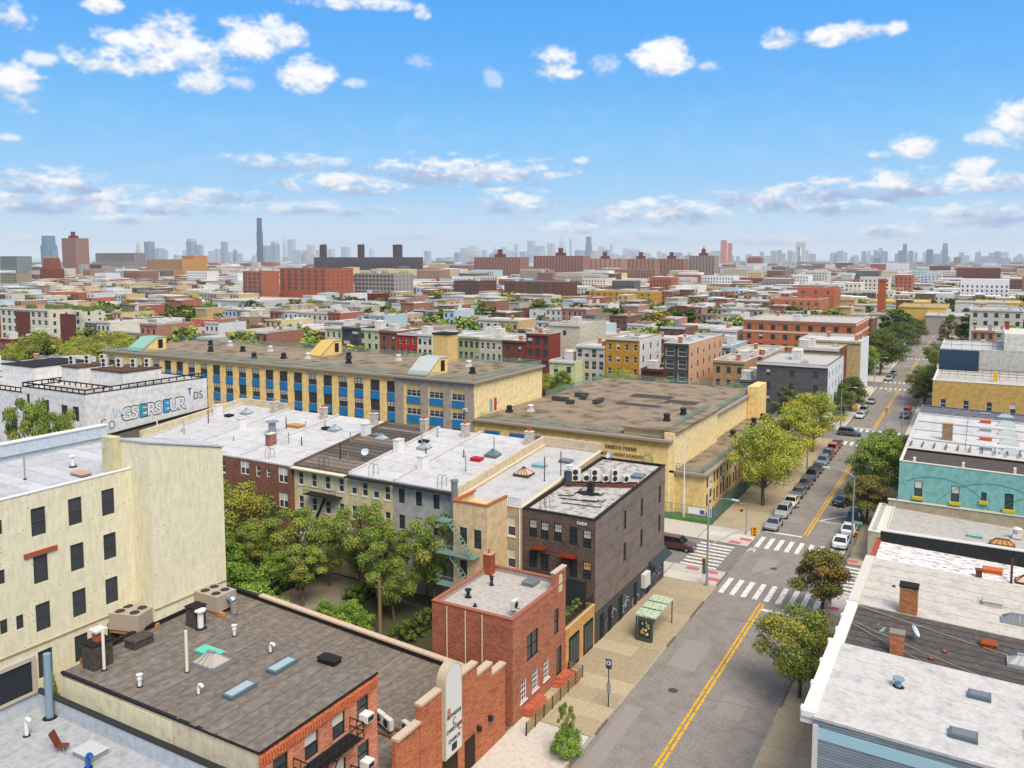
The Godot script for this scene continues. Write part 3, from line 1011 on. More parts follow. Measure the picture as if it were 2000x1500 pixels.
const TOWERS := [  # colours in the last columns are paled to stand in for distance haze
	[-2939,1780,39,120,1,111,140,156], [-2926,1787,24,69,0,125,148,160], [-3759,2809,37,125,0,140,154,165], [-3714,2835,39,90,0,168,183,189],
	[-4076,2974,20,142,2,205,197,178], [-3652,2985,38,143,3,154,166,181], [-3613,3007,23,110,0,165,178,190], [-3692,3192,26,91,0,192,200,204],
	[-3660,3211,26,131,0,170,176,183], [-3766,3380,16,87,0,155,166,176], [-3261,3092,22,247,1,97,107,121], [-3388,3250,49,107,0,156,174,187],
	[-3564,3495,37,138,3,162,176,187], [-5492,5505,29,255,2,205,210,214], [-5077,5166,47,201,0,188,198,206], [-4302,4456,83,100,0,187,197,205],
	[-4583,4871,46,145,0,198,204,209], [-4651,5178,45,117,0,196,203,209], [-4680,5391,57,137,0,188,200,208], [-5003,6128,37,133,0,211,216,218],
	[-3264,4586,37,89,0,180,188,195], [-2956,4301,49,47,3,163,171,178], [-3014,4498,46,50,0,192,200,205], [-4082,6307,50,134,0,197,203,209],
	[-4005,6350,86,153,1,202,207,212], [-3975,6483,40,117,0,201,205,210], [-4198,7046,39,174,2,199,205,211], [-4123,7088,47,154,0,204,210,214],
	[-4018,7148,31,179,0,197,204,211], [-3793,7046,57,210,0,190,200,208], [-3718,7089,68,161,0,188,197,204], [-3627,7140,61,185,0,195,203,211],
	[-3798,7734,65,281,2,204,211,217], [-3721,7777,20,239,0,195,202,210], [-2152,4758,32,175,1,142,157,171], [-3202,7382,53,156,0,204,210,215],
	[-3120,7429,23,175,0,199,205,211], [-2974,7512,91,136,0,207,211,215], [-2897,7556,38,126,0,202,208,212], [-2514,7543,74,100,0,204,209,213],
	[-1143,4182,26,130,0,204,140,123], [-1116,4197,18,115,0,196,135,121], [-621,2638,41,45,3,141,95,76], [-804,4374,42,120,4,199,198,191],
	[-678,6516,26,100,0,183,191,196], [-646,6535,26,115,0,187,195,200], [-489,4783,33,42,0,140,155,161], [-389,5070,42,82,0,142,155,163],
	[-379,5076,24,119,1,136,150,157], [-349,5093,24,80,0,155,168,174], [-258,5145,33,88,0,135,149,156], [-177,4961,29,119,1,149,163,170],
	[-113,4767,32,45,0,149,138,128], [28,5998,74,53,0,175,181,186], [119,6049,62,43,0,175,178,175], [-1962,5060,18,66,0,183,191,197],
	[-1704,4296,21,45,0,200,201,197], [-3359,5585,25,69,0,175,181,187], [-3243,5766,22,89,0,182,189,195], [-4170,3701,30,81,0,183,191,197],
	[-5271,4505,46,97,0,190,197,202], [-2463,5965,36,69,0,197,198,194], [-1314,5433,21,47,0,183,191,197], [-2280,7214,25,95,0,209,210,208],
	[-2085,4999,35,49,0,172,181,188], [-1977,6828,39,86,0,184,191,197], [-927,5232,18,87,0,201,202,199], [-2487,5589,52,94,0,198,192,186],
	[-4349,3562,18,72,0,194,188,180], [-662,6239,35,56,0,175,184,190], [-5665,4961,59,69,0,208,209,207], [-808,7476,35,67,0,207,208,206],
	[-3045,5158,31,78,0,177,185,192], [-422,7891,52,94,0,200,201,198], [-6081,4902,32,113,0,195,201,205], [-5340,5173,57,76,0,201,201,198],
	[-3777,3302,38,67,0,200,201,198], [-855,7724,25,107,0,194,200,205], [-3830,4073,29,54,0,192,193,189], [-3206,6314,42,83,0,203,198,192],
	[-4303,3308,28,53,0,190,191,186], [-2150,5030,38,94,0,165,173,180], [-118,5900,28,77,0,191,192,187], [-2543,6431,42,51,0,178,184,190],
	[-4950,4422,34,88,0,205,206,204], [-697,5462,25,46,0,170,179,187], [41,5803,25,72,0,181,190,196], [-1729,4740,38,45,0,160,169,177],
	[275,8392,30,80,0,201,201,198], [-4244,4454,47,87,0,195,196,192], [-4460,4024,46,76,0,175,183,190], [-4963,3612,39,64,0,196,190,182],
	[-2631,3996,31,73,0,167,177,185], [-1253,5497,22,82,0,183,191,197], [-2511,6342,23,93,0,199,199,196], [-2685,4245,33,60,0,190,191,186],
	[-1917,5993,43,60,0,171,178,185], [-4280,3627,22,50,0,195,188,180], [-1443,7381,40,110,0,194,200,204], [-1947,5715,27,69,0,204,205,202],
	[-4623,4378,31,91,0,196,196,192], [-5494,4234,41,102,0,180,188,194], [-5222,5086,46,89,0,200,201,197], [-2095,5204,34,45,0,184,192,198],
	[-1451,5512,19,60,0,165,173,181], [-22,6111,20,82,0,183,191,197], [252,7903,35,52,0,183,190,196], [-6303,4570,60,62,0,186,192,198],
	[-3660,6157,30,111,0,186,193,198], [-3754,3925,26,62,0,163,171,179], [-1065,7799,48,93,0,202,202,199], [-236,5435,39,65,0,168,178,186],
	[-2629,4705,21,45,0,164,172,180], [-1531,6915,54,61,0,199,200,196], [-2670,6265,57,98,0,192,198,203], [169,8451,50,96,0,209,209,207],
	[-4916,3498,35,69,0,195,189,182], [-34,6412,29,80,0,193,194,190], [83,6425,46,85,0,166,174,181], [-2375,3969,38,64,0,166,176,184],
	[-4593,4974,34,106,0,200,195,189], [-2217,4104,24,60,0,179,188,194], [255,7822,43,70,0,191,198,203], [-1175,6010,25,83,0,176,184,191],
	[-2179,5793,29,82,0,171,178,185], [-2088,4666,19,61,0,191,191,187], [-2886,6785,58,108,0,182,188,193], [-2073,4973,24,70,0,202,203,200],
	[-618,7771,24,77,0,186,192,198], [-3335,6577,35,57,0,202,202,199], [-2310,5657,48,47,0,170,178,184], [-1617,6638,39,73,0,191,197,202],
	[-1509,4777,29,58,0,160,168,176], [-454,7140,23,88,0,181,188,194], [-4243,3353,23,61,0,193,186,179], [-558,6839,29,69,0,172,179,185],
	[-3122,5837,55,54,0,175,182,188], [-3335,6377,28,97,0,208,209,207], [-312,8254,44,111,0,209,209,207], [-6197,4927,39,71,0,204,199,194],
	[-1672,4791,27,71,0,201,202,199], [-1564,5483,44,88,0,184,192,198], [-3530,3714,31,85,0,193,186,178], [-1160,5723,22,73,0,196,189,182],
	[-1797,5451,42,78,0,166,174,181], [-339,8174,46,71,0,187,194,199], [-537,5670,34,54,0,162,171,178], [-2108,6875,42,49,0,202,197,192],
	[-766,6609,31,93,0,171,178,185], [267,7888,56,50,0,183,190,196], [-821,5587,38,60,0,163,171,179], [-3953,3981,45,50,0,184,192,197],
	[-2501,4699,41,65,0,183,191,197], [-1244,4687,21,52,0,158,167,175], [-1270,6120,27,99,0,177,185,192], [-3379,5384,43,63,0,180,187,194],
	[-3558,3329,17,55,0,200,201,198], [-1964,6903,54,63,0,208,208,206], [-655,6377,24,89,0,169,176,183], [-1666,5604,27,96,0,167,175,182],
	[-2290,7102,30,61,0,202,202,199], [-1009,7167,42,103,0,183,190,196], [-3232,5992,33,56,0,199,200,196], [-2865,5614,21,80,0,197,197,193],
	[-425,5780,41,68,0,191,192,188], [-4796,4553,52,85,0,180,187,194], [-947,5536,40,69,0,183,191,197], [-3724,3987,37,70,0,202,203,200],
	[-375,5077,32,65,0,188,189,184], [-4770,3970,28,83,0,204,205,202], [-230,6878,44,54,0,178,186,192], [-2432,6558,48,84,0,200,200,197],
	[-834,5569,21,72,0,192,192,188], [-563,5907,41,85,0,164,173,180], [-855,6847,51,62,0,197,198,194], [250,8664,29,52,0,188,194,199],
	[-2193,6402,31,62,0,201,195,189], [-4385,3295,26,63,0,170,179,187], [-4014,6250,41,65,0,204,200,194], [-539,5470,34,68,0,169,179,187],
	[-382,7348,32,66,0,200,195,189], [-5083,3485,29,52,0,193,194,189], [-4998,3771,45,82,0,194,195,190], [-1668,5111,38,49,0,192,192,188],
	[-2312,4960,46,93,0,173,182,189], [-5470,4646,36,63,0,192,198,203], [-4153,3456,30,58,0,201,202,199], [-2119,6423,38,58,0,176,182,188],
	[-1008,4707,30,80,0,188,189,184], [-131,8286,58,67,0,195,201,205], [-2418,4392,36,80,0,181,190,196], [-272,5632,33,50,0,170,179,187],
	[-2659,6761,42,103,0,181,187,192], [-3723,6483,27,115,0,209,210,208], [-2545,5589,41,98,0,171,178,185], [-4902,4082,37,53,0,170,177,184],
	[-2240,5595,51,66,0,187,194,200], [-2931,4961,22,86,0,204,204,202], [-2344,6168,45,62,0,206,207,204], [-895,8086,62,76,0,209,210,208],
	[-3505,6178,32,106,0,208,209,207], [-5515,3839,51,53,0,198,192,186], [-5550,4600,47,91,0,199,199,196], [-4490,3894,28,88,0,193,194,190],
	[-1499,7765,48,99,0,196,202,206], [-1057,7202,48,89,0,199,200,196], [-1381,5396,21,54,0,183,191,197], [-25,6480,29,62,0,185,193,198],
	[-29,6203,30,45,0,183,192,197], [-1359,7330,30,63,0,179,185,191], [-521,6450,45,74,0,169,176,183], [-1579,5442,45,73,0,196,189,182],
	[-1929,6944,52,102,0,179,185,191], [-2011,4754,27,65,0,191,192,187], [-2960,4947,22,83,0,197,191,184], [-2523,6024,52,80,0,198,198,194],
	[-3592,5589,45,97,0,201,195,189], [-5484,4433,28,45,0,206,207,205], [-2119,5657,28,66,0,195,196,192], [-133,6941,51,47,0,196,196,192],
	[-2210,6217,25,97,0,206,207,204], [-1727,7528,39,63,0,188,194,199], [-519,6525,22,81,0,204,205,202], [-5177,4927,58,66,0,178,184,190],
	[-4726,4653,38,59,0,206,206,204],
]


# ---------- sky: air and clouds, az in degrees clockwise from the avenue, el above the horizon
const CLOUDS := [[-60.19,13.80,1.24,0.87,1,0],[-60.24,9.83,2.05,1.19,1,0],[-58.74,11.53,0.91,0.40,0.8,0],[-55.34,14.97,1.07,0.56,1,0],[-55.46,11.86,1.88,0.87,1,0],[-51.65,13.58,1.87,1.18,1,0],[-49.57,12.77,2.96,1.14,1,0],[-46.91,13.48,2.40,1.27,1,0],[-44.98,14.16,1.56,1.15,0.9,0],[-54.62,13.23,1.32,0.52,1,0],[-49.94,10.88,1.61,0.68,0.9,0],[-52.59,12.07,1.97,0.83,1,0],[-47.39,11.08,1.01,0.44,0.6,0],[-43.26,11.77,2.05,1.07,1.05,0],[-40.28,11.42,0.81,0.38,0.6,0],[-40.19,16.39,4.22,0.45,0.9,0],[-35.60,16.08,0.62,0.49,0.8,0],[-26.78,12.80,1.38,0.96,1.1,0],[-25.74,12.24,1.24,0.32,1,0],[-23.40,12.58,1.16,0.77,0.55,0],[-19.39,12.94,2.07,1.04,1.1,0],[-16.49,12.43,0.72,0.38,0.55,0],[-11.93,13.82,1.25,0.66,1,0],[-9.33,13.73,1.75,0.60,1,0],[-7.30,13.84,1.52,0.59,0.9,0],[-5.41,13.83,0.80,0.43,0.9,0],[1.48,7.90,1.39,1.38,1.05,0],[-0.04,7.08,1.18,0.47,0.9,0],[-3.86,6.81,1.46,0.73,1,0],[-5.92,6.46,0.70,0.25,0.8,0],[-0.90,5.35,1.07,0.66,1.05,0],[-35.84,13.06,0.96,0.51,0.35,0],[-31.01,11.84,0.63,0.65,0.4,0],[-60.45,6.99,0.57,0.23,0.7,0],[-24.90,6.58,0.56,0.24,0.7,0],[-58.52,4.28,3.62,0.79,1,1],[-33.13,5.74,7.01,0.82,1,1],[-40.72,4.90,4.28,0.64,1,1],[-44.36,6.22,4.17,0.50,0.75,1],[-29.62,3.78,2.74,0.76,0.95,1],[-56.36,3.35,8.70,0.68,0.9,1],[-43.44,3.30,5.42,0.37,0.8,1],[-54.40,2.45,2.67,0.29,0.7,1],[-19.16,3.07,5.02,0.75,1,1],[-12.54,3.65,3.78,0.73,1,1],[-9.40,4.10,2.89,0.78,1,1],[-4.62,4.28,2.96,0.85,1.05,1],[-0.72,4.37,3.38,0.60,1,1],[-7.84,3.25,2.97,0.45,0.9,1],[-0.64,2.46,3.64,0.61,0.9,1],[-25.74,2.10,2.45,0.38,0.85,1],[-5.10,1.66,1.90,0.32,0.85,1],[-22.60,2.75,3.10,0.48,0.8,1],[-49.22,3.96,3.51,0.46,0.7,1],[-20.86,1.56,2.74,0.35,0.5,1],[-36.65,1.57,2.45,0.28,0.4,1],[-59.73,1.07,3.28,0.36,0.4,1],[-12.48,1.18,3.79,0.34,0.35,1]]
var cn := FastNoiseLite.new()
var cf := FastNoiseLite.new()


func sky_color(az: float, el: float, near: Array) -> Color:
	var k := [[0.0, Color("f2f8fe")], [1.2, Color("dcecf9")], [2.6, Color("c4e1f9")], [4.5, Color("a6d4fa")], [7.5, Color("8bcafc")], [11.0, Color("70bbfb")], [14.5, Color("5fb0fa")], [18.0, Color("51a7f9")], [40.0, Color("2a7be0")], [91.0, Color("2a70d2")]]
	var c := Color()
	for i in k.size() - 1:
		if el <= k[i + 1][0]:
			c = (k[i][1] as Color).srgb_to_linear().lerp((k[i + 1][1] as Color).srgb_to_linear(), clampf((el - k[i][0]) / (k[i + 1][0] - k[i][0]), 0, 1))
			break
	var e := deg_to_rad(el)
	var a := deg_to_rad(az)
	# noise looked up on a flat cloud layer seen at a slant
	var d := Vector3(cos(e) * sin(a), sin(e), cos(e) * cos(a))
	var q := d * 60.0
	var f1 := cn.get_noise_3d(q.x * 4.0, q.y * 7.5, q.z * 4.0)
	var f2 := cf.get_noise_3d(q.x * 4.0, q.y * 7.5, q.z * 4.0)
	var fs := cn.get_noise_2d(az * 5.0, el * 17.0)
	var dens := 0.0
	var under := 0.0
	var best := -9.0
	for b in near:
		var x: float = (az - b[0]) / (b[2] * 1.12)
		var y: float = (el - b[1]) / (b[3] * (1.3 if b[5] == 0 else 1.55))
		if absf(x) > 1.9 or absf(y) > 2.2:
			continue
		var flat: float = y * (1.35 if y < 0.0 else 1.0)
		var s: float = 1.0 - (x * x + flat * flat)
		var v: float = (s * 1.15 + (fs * 1.5 if b[5] == 1 else f1 * 1.35) + f2 * 0.5 + 0.08) * (0.66 if b[5] == 1 else 0.78)
		v = clampf(v, 0.0, 1.0)
		v = v * v * (3.0 - 2.0 * v) * minf(b[4], 1.0)
		if v > dens:
			dens = v
		if s > best:
			best = s
			under = clampf((0.55 if b[5] == 1 else 0.2) - y * 1.1 - f1 * 1.3 - f2 * 0.5, 0.0, 1.0) * (1.0 if b[5] == 1 else 0.6)
	var over := smoothstep(17.5, 30.0, el)
	if over > 0.0:
		var n := cn.get_noise_3d(q.x * 0.12, q.y * 0.12, q.z * 0.12) + 0.35 * f1
		var v := smoothstep(-0.32, 0.2, n) * over
		if v > dens:
			dens = v
			under = 0.3 + 0.25 * f1
	var thin := smoothstep(0.1, 0.6, f1 + 0.1) * 0.05 * smoothstep(0.0, 3.0, el) * (1.0 - smoothstep(9.0, 15.0, el))
	var white := Color("ffffff").srgb_to_linear()
	var grey := Color("a9bbdd").srgb_to_linear()
	return c.lerp(white.lerp(grey, clampf(under, 0, 1)), clampf(maxf(dens, thin), 0, 1))


func make_sky() -> ImageTexture:
	cn.frequency = 0.085
	cn.fractal_octaves = 5
	cn.seed = 11
	cf.frequency = 0.45
	cf.fractal_octaves = 3
	cf.seed = 5
	var im := Image.create(1024, 512, false, Image.FORMAT_RGBF)
	im.fill(Color("cfdfec").srgb_to_linear())
	for y in 257:
		var el := 90.0 - (y + 0.5) * 180.0 / 512.0
		for x in 1024:
			im.set_pixel(x, y, sky_color((x + 0.5) * 360.0 / 1024.0, maxf(el, 0.0), []))
	im.resize(4096, 2048, Image.INTERPOLATE_BILINEAR)
	for xx in range(-740, 60):
		var az := (xx + 0.5) * 360.0 / 4096.0
		var near := []
		for b in CLOUDS:
			if absf(az - b[0]) < b[2] * 1.9:
				near.append(b)
		for y in range(800, 1025):
			var el := 90.0 - (y + 0.5) * 180.0 / 2048.0
			im.set_pixel(posmod(xx, 4096), y, sky_color(az, maxf(el, 0.0), near))
	return ImageTexture.create_from_image(im)


func _ready() -> void:
	R.seed = 20
	# camera: 37 m above the avenue's neighbourhood, 29.62 degrees to the left of the avenue, pitched 5 degrees down, lens shifted
	var cam := Camera3D.new()
	cam.projection = Camera3D.PROJECTION_FRUSTUM
	cam.near = 1.0
	cam.far = 30000.0
	var f := 1611.84
	cam.size = 1500.0 / f
	cam.frustum_offset = Vector2(0, -(750.0 - 646.56) / f)
	cam.position = Vector3(0, 37, 0)
	cam.rotation = Vector3(deg_to_rad(-5.0), deg_to_rad(29.62), 0)
	add_child(cam)
	cam.current = true
	var env := Environment.new()
	env.background_mode = Environment.BG_SKY
	env.sky = Sky.new()
	var sm := PanoramaSkyMaterial.new()
	sm.panorama = make_sky()
	env.sky.sky_material = sm
	env.background_energy_multiplier = 0.34
	env.tonemap_mode = Environment.TONE_MAPPER_LINEAR
	env.tonemap_exposure = 3.0
	env.sdfgi_enabled = true
	env.ssao_enabled = true
	env.ssil_enabled = true
	env.fog_enabled = true
	env.fog_density = 0.00006
	env.fog_light_color = Color("dfeaf5")
	var we := WorldEnvironment.new()
	we.environment = env
	add_child(we)
	var sun := DirectionalLight3D.new()
	sun.name = "sun"
	sun.light_energy = 0.5
	sun.light_angular_distance = 36.0
	sun.light_color = Color(1.0, 0.955, 0.89)
	sun.shadow_enabled = true
	add_child(sun)
	sun.look_at_from_position(Vector3(46, 80, 36), Vector3.ZERO)
	make_textures()
	make_materials()
	make_trees()
	print("textures ", Time.get_ticks_msec())
	ground_and_streets()
	near_left()
	school()
	near_right()
	street_things()
	print("near ", Time.get_ticks_msec())
	mid_town()
	far_town()
	print("town ", Time.get_ticks_msec())
	greenery()
	print("done ", Time.get_ticks_msec())
	for c in get_children():
		if c is Node3D and c.has_meta("roofpts"):
			c.remove_meta("roofpts")


func make_materials() -> void:
	mat("glass", "3b4144", 0.14, "", 1.0, {"spec": 0.55})
	mat("skyglass", "9fb0b4", 0.18, "grain", 2.0, {"spec": 0.5})
	mat("greyglass", "6d7476", 0.25, "grain", 2.0, {"spec": 0.5})
	mat("blind", "c4c0b2", 0.7)
	mat("blindwarm", "c9a85e", 0.7)
	mat("tar", "2a2726", 0.85, "bitumen", 4.0)
	mat("offwhite", "cfccc2", 0.6, "grain", 1.1)
	mat("white", "e2e0db", 0.6, "grain", 1.1)
	mat("darkmetal", "2c2e30", 0.5)
	mat("galv", "9a9fa1", 0.45, "grain", 0.8, {"metal": 0.35, "spec": 0.5})
	mat("dishgrey", "b9c2c4", 0.5)
	mat("terracotta", "b05f38", 0.85, "grain", 0.7)
	mat("bark", "6b5a45", 0.95, "stucco", 1.5)
	mat("leaf", "ffffff", 0.7, "", 1.0, {"tint": true, "back": Color(0.35, 0.35, 0.2), "spec": 0.25})
	mat("leafdark", "c9d2c0", 0.7, "", 1.0, {"tint": true, "back": Color(0.25, 0.28, 0.16), "spec": 0.25})
	mat("carglass", "15191d", 0.08, "", 1.0, {"spec": 0.6})
	mat("rubber", "1b1b1c", 0.9)
	mat("rim", "9da1a4", 0.35, "", 1.0, {"metal": 0.6})
	mat("lampglass", "d5d8d8", 0.2)
	mat("taillight", "8e1512", 0.3)
	mat("signalyellow", "d99a12", 0.55, "grain", 0.7)
	mat("lensred", "7a1d12", 0.3)
	mat("lensamber", "7a5a10", 0.3)
	mat("lensgreen", "17503c", 0.3)
	mat("railgreen", "7d9a8b", 0.6, "grain", 0.9)
	mat("rustiron", "5a3f30", 0.85, "grain", 0.6)
	mat("blackiron", "252423", 0.7)
	mat("wood", "b98b52", 0.8, "grain", 0.9)
	mat("wire", "3a3733", 0.8)
	mat("town", "ffffff", 0.9, "stucco", 9.0, {"tint": true})


# ---------- ground, roadways, pavements, markings
func pavement(called: String, u0: float, u1: float, v0: float, v1: float, nu: int, nv: int, tones: Array) -> void:
	var b := B.new()
	b.wbox(u0, u1, v0, v1, -0.03, 0.105)
	var t := struct(called, b, MT.kerbgrey)
	if nu == 0:
		var s := B.new()
		s.wbox(u0 + 0.16, u1 - 0.16, v0 + 0.1, v1 - 0.1, 0.1, 0.13)
		obj("paving", s, tones[0], t)
		return
	var w := (u1 - u0) / nu
	var l := (v1 - v0) / nv
	var s := B.new()
	s.box(Vector3(-w / 2 + 0.012, 0.0, -l / 2 + 0.012), Vector3(w / 2 - 0.012, 0.05, l / 2 - 0.012))
	var ms := s.mesh()
	for j in nv:
		var run: int = R.randi() % tones.size()
		for i in nu:
			if R.randf() < 0.3:
				run = R.randi() % tones.size()
			inst("paving_slab", ms, tones[run], t, W(u0 + w * (i + 0.5), v0 + l * (j + 0.5), 0.083 + R.randf() * 0.006))


func kerb_run(called: String, p: Vector3, q: Vector3, step: float) -> void:
	var n := int(p.distance_to(q) / step)
	var s := B.new()
	var d := (q - p) / n
	s.beam(d * 0.006, d * 0.994, 0.16, 0.17)
	var ms := s.mesh()
	var b := B.new()
	b.beam(p - UP * 0.1, q - UP * 0.1, 0.12, 0.06)
	var t := struct(called, b, MT.kerbgrey)
	for i in n:
		inst("kerbstone", ms, [MT.kerbgrey, MT.kerbdark, MT.kerbpale][R.randi() % 3], t, p + d * i + UP * 0.055)


func mark(b: B, u0: float, u1: float, v0: float, v1: float, z := 0.004) -> void:
	b.quad(W(u0, v0, z), W(u1, v0, z), W(u1, v1, z), W(u0, v1, z))


func crossing(called: String, bars: Array, m: Material) -> void:
	var t := Node3D.new()
	t.name = numbered(called)
	add_child(t)
	t.position = W(bars[0][0], bars[0][2], 0)
	t.set_meta("kind", "structure")
	for k in bars:
		var b := B.new()
		mark(b, k[0], k[1], k[2], k[3])
		obj("crosswalk_bar", b, m, t)


func ground_and_streets() -> void:
	mat("kerbgrey", "9a9384", 0.9, "concrete", 3.0)
	mat("kerbdark", "6d685d", 0.9, "concrete", 3.0)
	mat("kerbpale", "a59f91", 0.9, "concrete", 3.0)
	mat("asphalt", "928b83", 0.92, "asphalt", 7.0, {"over": "concrete", "overscale": 19.0})
	mat("asphalt2", "85807a", 0.92, "asphalt", 6.0, {"over": "concrete", "overscale": 13.0})
	mat("linewhite", "d9d6cf", 0.8, "stain", 2.6)
	mat("lineyellow", "d9a520", 0.8, "stain", 3.1)
	mat("padred", "b8646a", 0.9, "grain", 1.0)
	var g := B.new()
	g.quad(W(-9500, -400, -0.03), W(9500, -400, -0.03), W(9500, 12000, -0.03), W(-9500, 12000, -0.03))
	struct("ground", g, mat("earth", "6f6a60", 0.95, "concrete", 40.0, {"over": "asphalt", "overscale": 9.0}))
	var b := B.new()
	mark(b, -24.6, -13.0, -60, 1400, 0.0)
	struct("road", b, MT.asphalt)
	for s in [[94.9, 104.7], [178.0, 188.0], [258.0, 268.0], [340.0, 350.0], [422.0, 432.0], [505.0, 515.0]]:
		b = B.new()
		mark(b, -420, -24.6, s[0], s[1], 0.0)
		struct("road", b, MT.asphalt2)
		b = B.new()
		mark(b, -13.0, 160, s[0], s[1], 0.0)
		struct("road", b, MT.asphalt2)
	var tan := [mat("slab a", "ab9c7f", 0.9, "concrete", 4.0), mat("slab b", "a5977b", 0.9, "concrete", 4.6), mat("slab c", "a09277", 0.9, "concrete", 5.0), mat("slab d", "a8997d", 0.9, "concrete", 3.4), mat("slab e", "b1a286", 0.9, "concrete", 4.1)]
	var pale := [mat("slab f", "c6bfb2", 0.9, "concrete", 5.0), mat("slab g", "b9b2a5", 0.9, "concrete", 4.0)]
	pavement("pavement", -30.9, -24.75, 20, 56, 0, 0, [pale[0]])
	pavement("pavement", -30.9, -24.75, 56.02, 90.0, 3, 15, tan)
	pavement("pavement", -31.0, -24.75, 90.02, 94.75, 3, 2, pale)
	pavement("pavement", -150, -31.02, 90.4, 94.75, 0, 0, [pale[1]])
	pavement("pavement", -31.3, -24.75, 104.85, 111.0, 3, 3, pale)
	pavement("pavement", -31.3, -24.75, 111.02, 177.8, 3, 29, [tan[2], tan[1], tan[3]])
	pavement("pavement", -175, -31.32, 104.85, 111.0, 0, 0, [pale[1]])
	pavement("pavement", -12.85, -8.4, 30, 88.5, 2, 26, [tan[0], tan[4], tan[3]])
	pavement("pavement", -12.85, -8.4, 88.52, 94.75, 2, 3, pale)
	pavement("pavement", -12.85, -8.4, 104.85, 177.8, 2, 32, [tan[0], tan[4], tan[1]])
	for s in [[188.2, 257.8], [268.2, 339.8], [350.2, 421.8], [432.2, 504.8]]:
		pavement("pavement", -30.9, -24.75, s[0], s[1], 0, 0, [pale[1]])
		pavement("pavement", -12.85, -8.0, s[0], s[1], 0, 0, [pale[1]])
	kerb_run("kerb", W(-24.68, 30, 0), W(-24.68, 92.5, 0), 2.4)
	kerb_run("kerb", W(-24.68, 107.0, 0), W(-24.68, 177.5, 0), 2.4)
	kerb_run("kerb", W(-12.92, 40, 0), W(-12.92, 92.5, 0), 2.4)
	kerb_run("kerb", W(-12.92, 107.0, 0), W(-12.92, 177.5, 0), 2.4)
	# red tactile pads at the corners
	for p in [[-26.3, 93.9], [-25.4, 91.8], [-28.6, 94.0], [-26.6, 105.6], [-25.6, 107.4], [-12.4, 105.9], [-12.4, 90.2]]:
		b = B.new()
		b.wbox(p[0] - 0.75, p[0] + 0.75, p[1] - 0.45, p[1] + 0.45, 0.1, 0.152)
		struct("tactile_paving", b, MT.padred)
	# markings
	for s in [[30, 88.2], [113.2, 175.0], [193.0, 254.5], [271.5, 337.0], [353.0, 420.0], [435.0, 500.0]]:
		for k in [-19.38, -19.0]:
			b = B.new()
			mark(b, k, k + 0.2, s[0], s[1])
			struct("centre_line", b, MT.lineyellow)
	for s in [[-24.2, -19.4, 112.2, 112.7], [-18.9, -13.6, 86.2, 86.8], [-18.9, -13.4, 172.4, 172.9], [-24.2, -19.4, 192.5, 193.1], [-18.8, -13.4, 120.6, 120.8]]:
		b = B.new()
		mark(b, s[0], s[1], s[2], s[3])
		struct("stop_line", b, MT.linewhite)
	b = B.new()
	b.quad(W(-18.8, 120.7, 0.004), W(-18.6, 120.5, 0.004), W(-14.6, 126.2, 0.004), W(-14.8, 126.4, 0.004))
	struct("chevron_line", b, MT.linewhite)
	for s in [[88.8, 93.6], [105.5, 110.0], [174.0, 177.5], [189.0, 192.0], [254.8, 257.6], [268.6, 271.2], [336.8, 339.6]]:
		var bars := []
		for i in 9:
			var u := -24.1 + i * 1.24
			bars.append([u, u + 0.56, s[0], s[1]])
		crossing("crosswalk", bars, MT.linewhite)
	for s in [[-30.6, -26.2], [-12.9, -9.0]]:
		var bars := []
		for i in 8:
			var v := 95.3 + i * 1.18
			bars.append([s[0], s[1], v, v + 0.5])
		crossing("crosswalk", bars, MT.linewhite)
	# patches, cracks, covers
	for k in [[-23.6, -21.0, 70, 76], [-17.6, -15.4, 64, 67.5], [-22.4, -20.2, 97, 102], [-16.9, -14.2, 96.2, 99.5], [-23.9, -20.4, 118, 121], [-18.2, -16.0, 140, 152], [-22.0, -19.9, 147, 149.4], [-17.4, -14.8, 199, 206], [-22.9, -20.2, 230, 238], [-24.2, -22.8, 52, 62], [-46, -40, 97, 99.2], [-36, -33.5, 100.5, 103]]:
		b = B.new()
		mark(b, k[0], k[1], k[2], k[3], 0.003)
		struct("road_patch", b, mat("patch" + str(int(k[2]) % 3), ["8c857e", "968f88", "8f8881"][int(k[2]) % 3], 0.92, "asphalt", 4.0))
	for k in [[-21.6, 66.0], [-17.4, 80.2], [-20.2, 99.0], [-16.3, 101.5], [-22.6, 126.0], [-17.0, 137.0], [-21.4, 160.0]]:
		b = B.new()
		b.tube(W(k[0], k[1], -0.02), W(k[0], k[1], 0.008), 0.42, 0.42, 18)
		struct("manhole_cover", b, mat("castiron", "4b4744", 0.7, "grain", 0.4))
	for k in 16:
		b = B.new()
		var p := Vector2(R.randf_range(-24.0, -14.0), R.randf_range(48.0, 170.0))
		var dr := Vector2(R.randf_range(-0.5, 0.5), 1.0).normalized() if k % 2 else Vector2(1.0, R.randf_range(-0.3, 0.3)).normalized()
		for q in 9:
			var e := p + dr * R.randf_range(0.5, 1.1) + Vector2(R.randf_range(-0.2, 0.2), R.randf_range(-0.2, 0.2))
			if e.x < -24.4 or e.x > -13.3:
				break
			var w := Vector3(0.025, 0, 0.025)
			b.quad(W(p.x, p.y, 0.0045) - w, W(p.x, p.y, 0.0045) + w, W(e.x, e.y, 0.0045) + w, W(e.x, e.y, 0.0045) - w)
			p = e
		if b.v.size() > 0:
			struct("road_crack", b, mat("cracktar", "4a4745", 0.9))
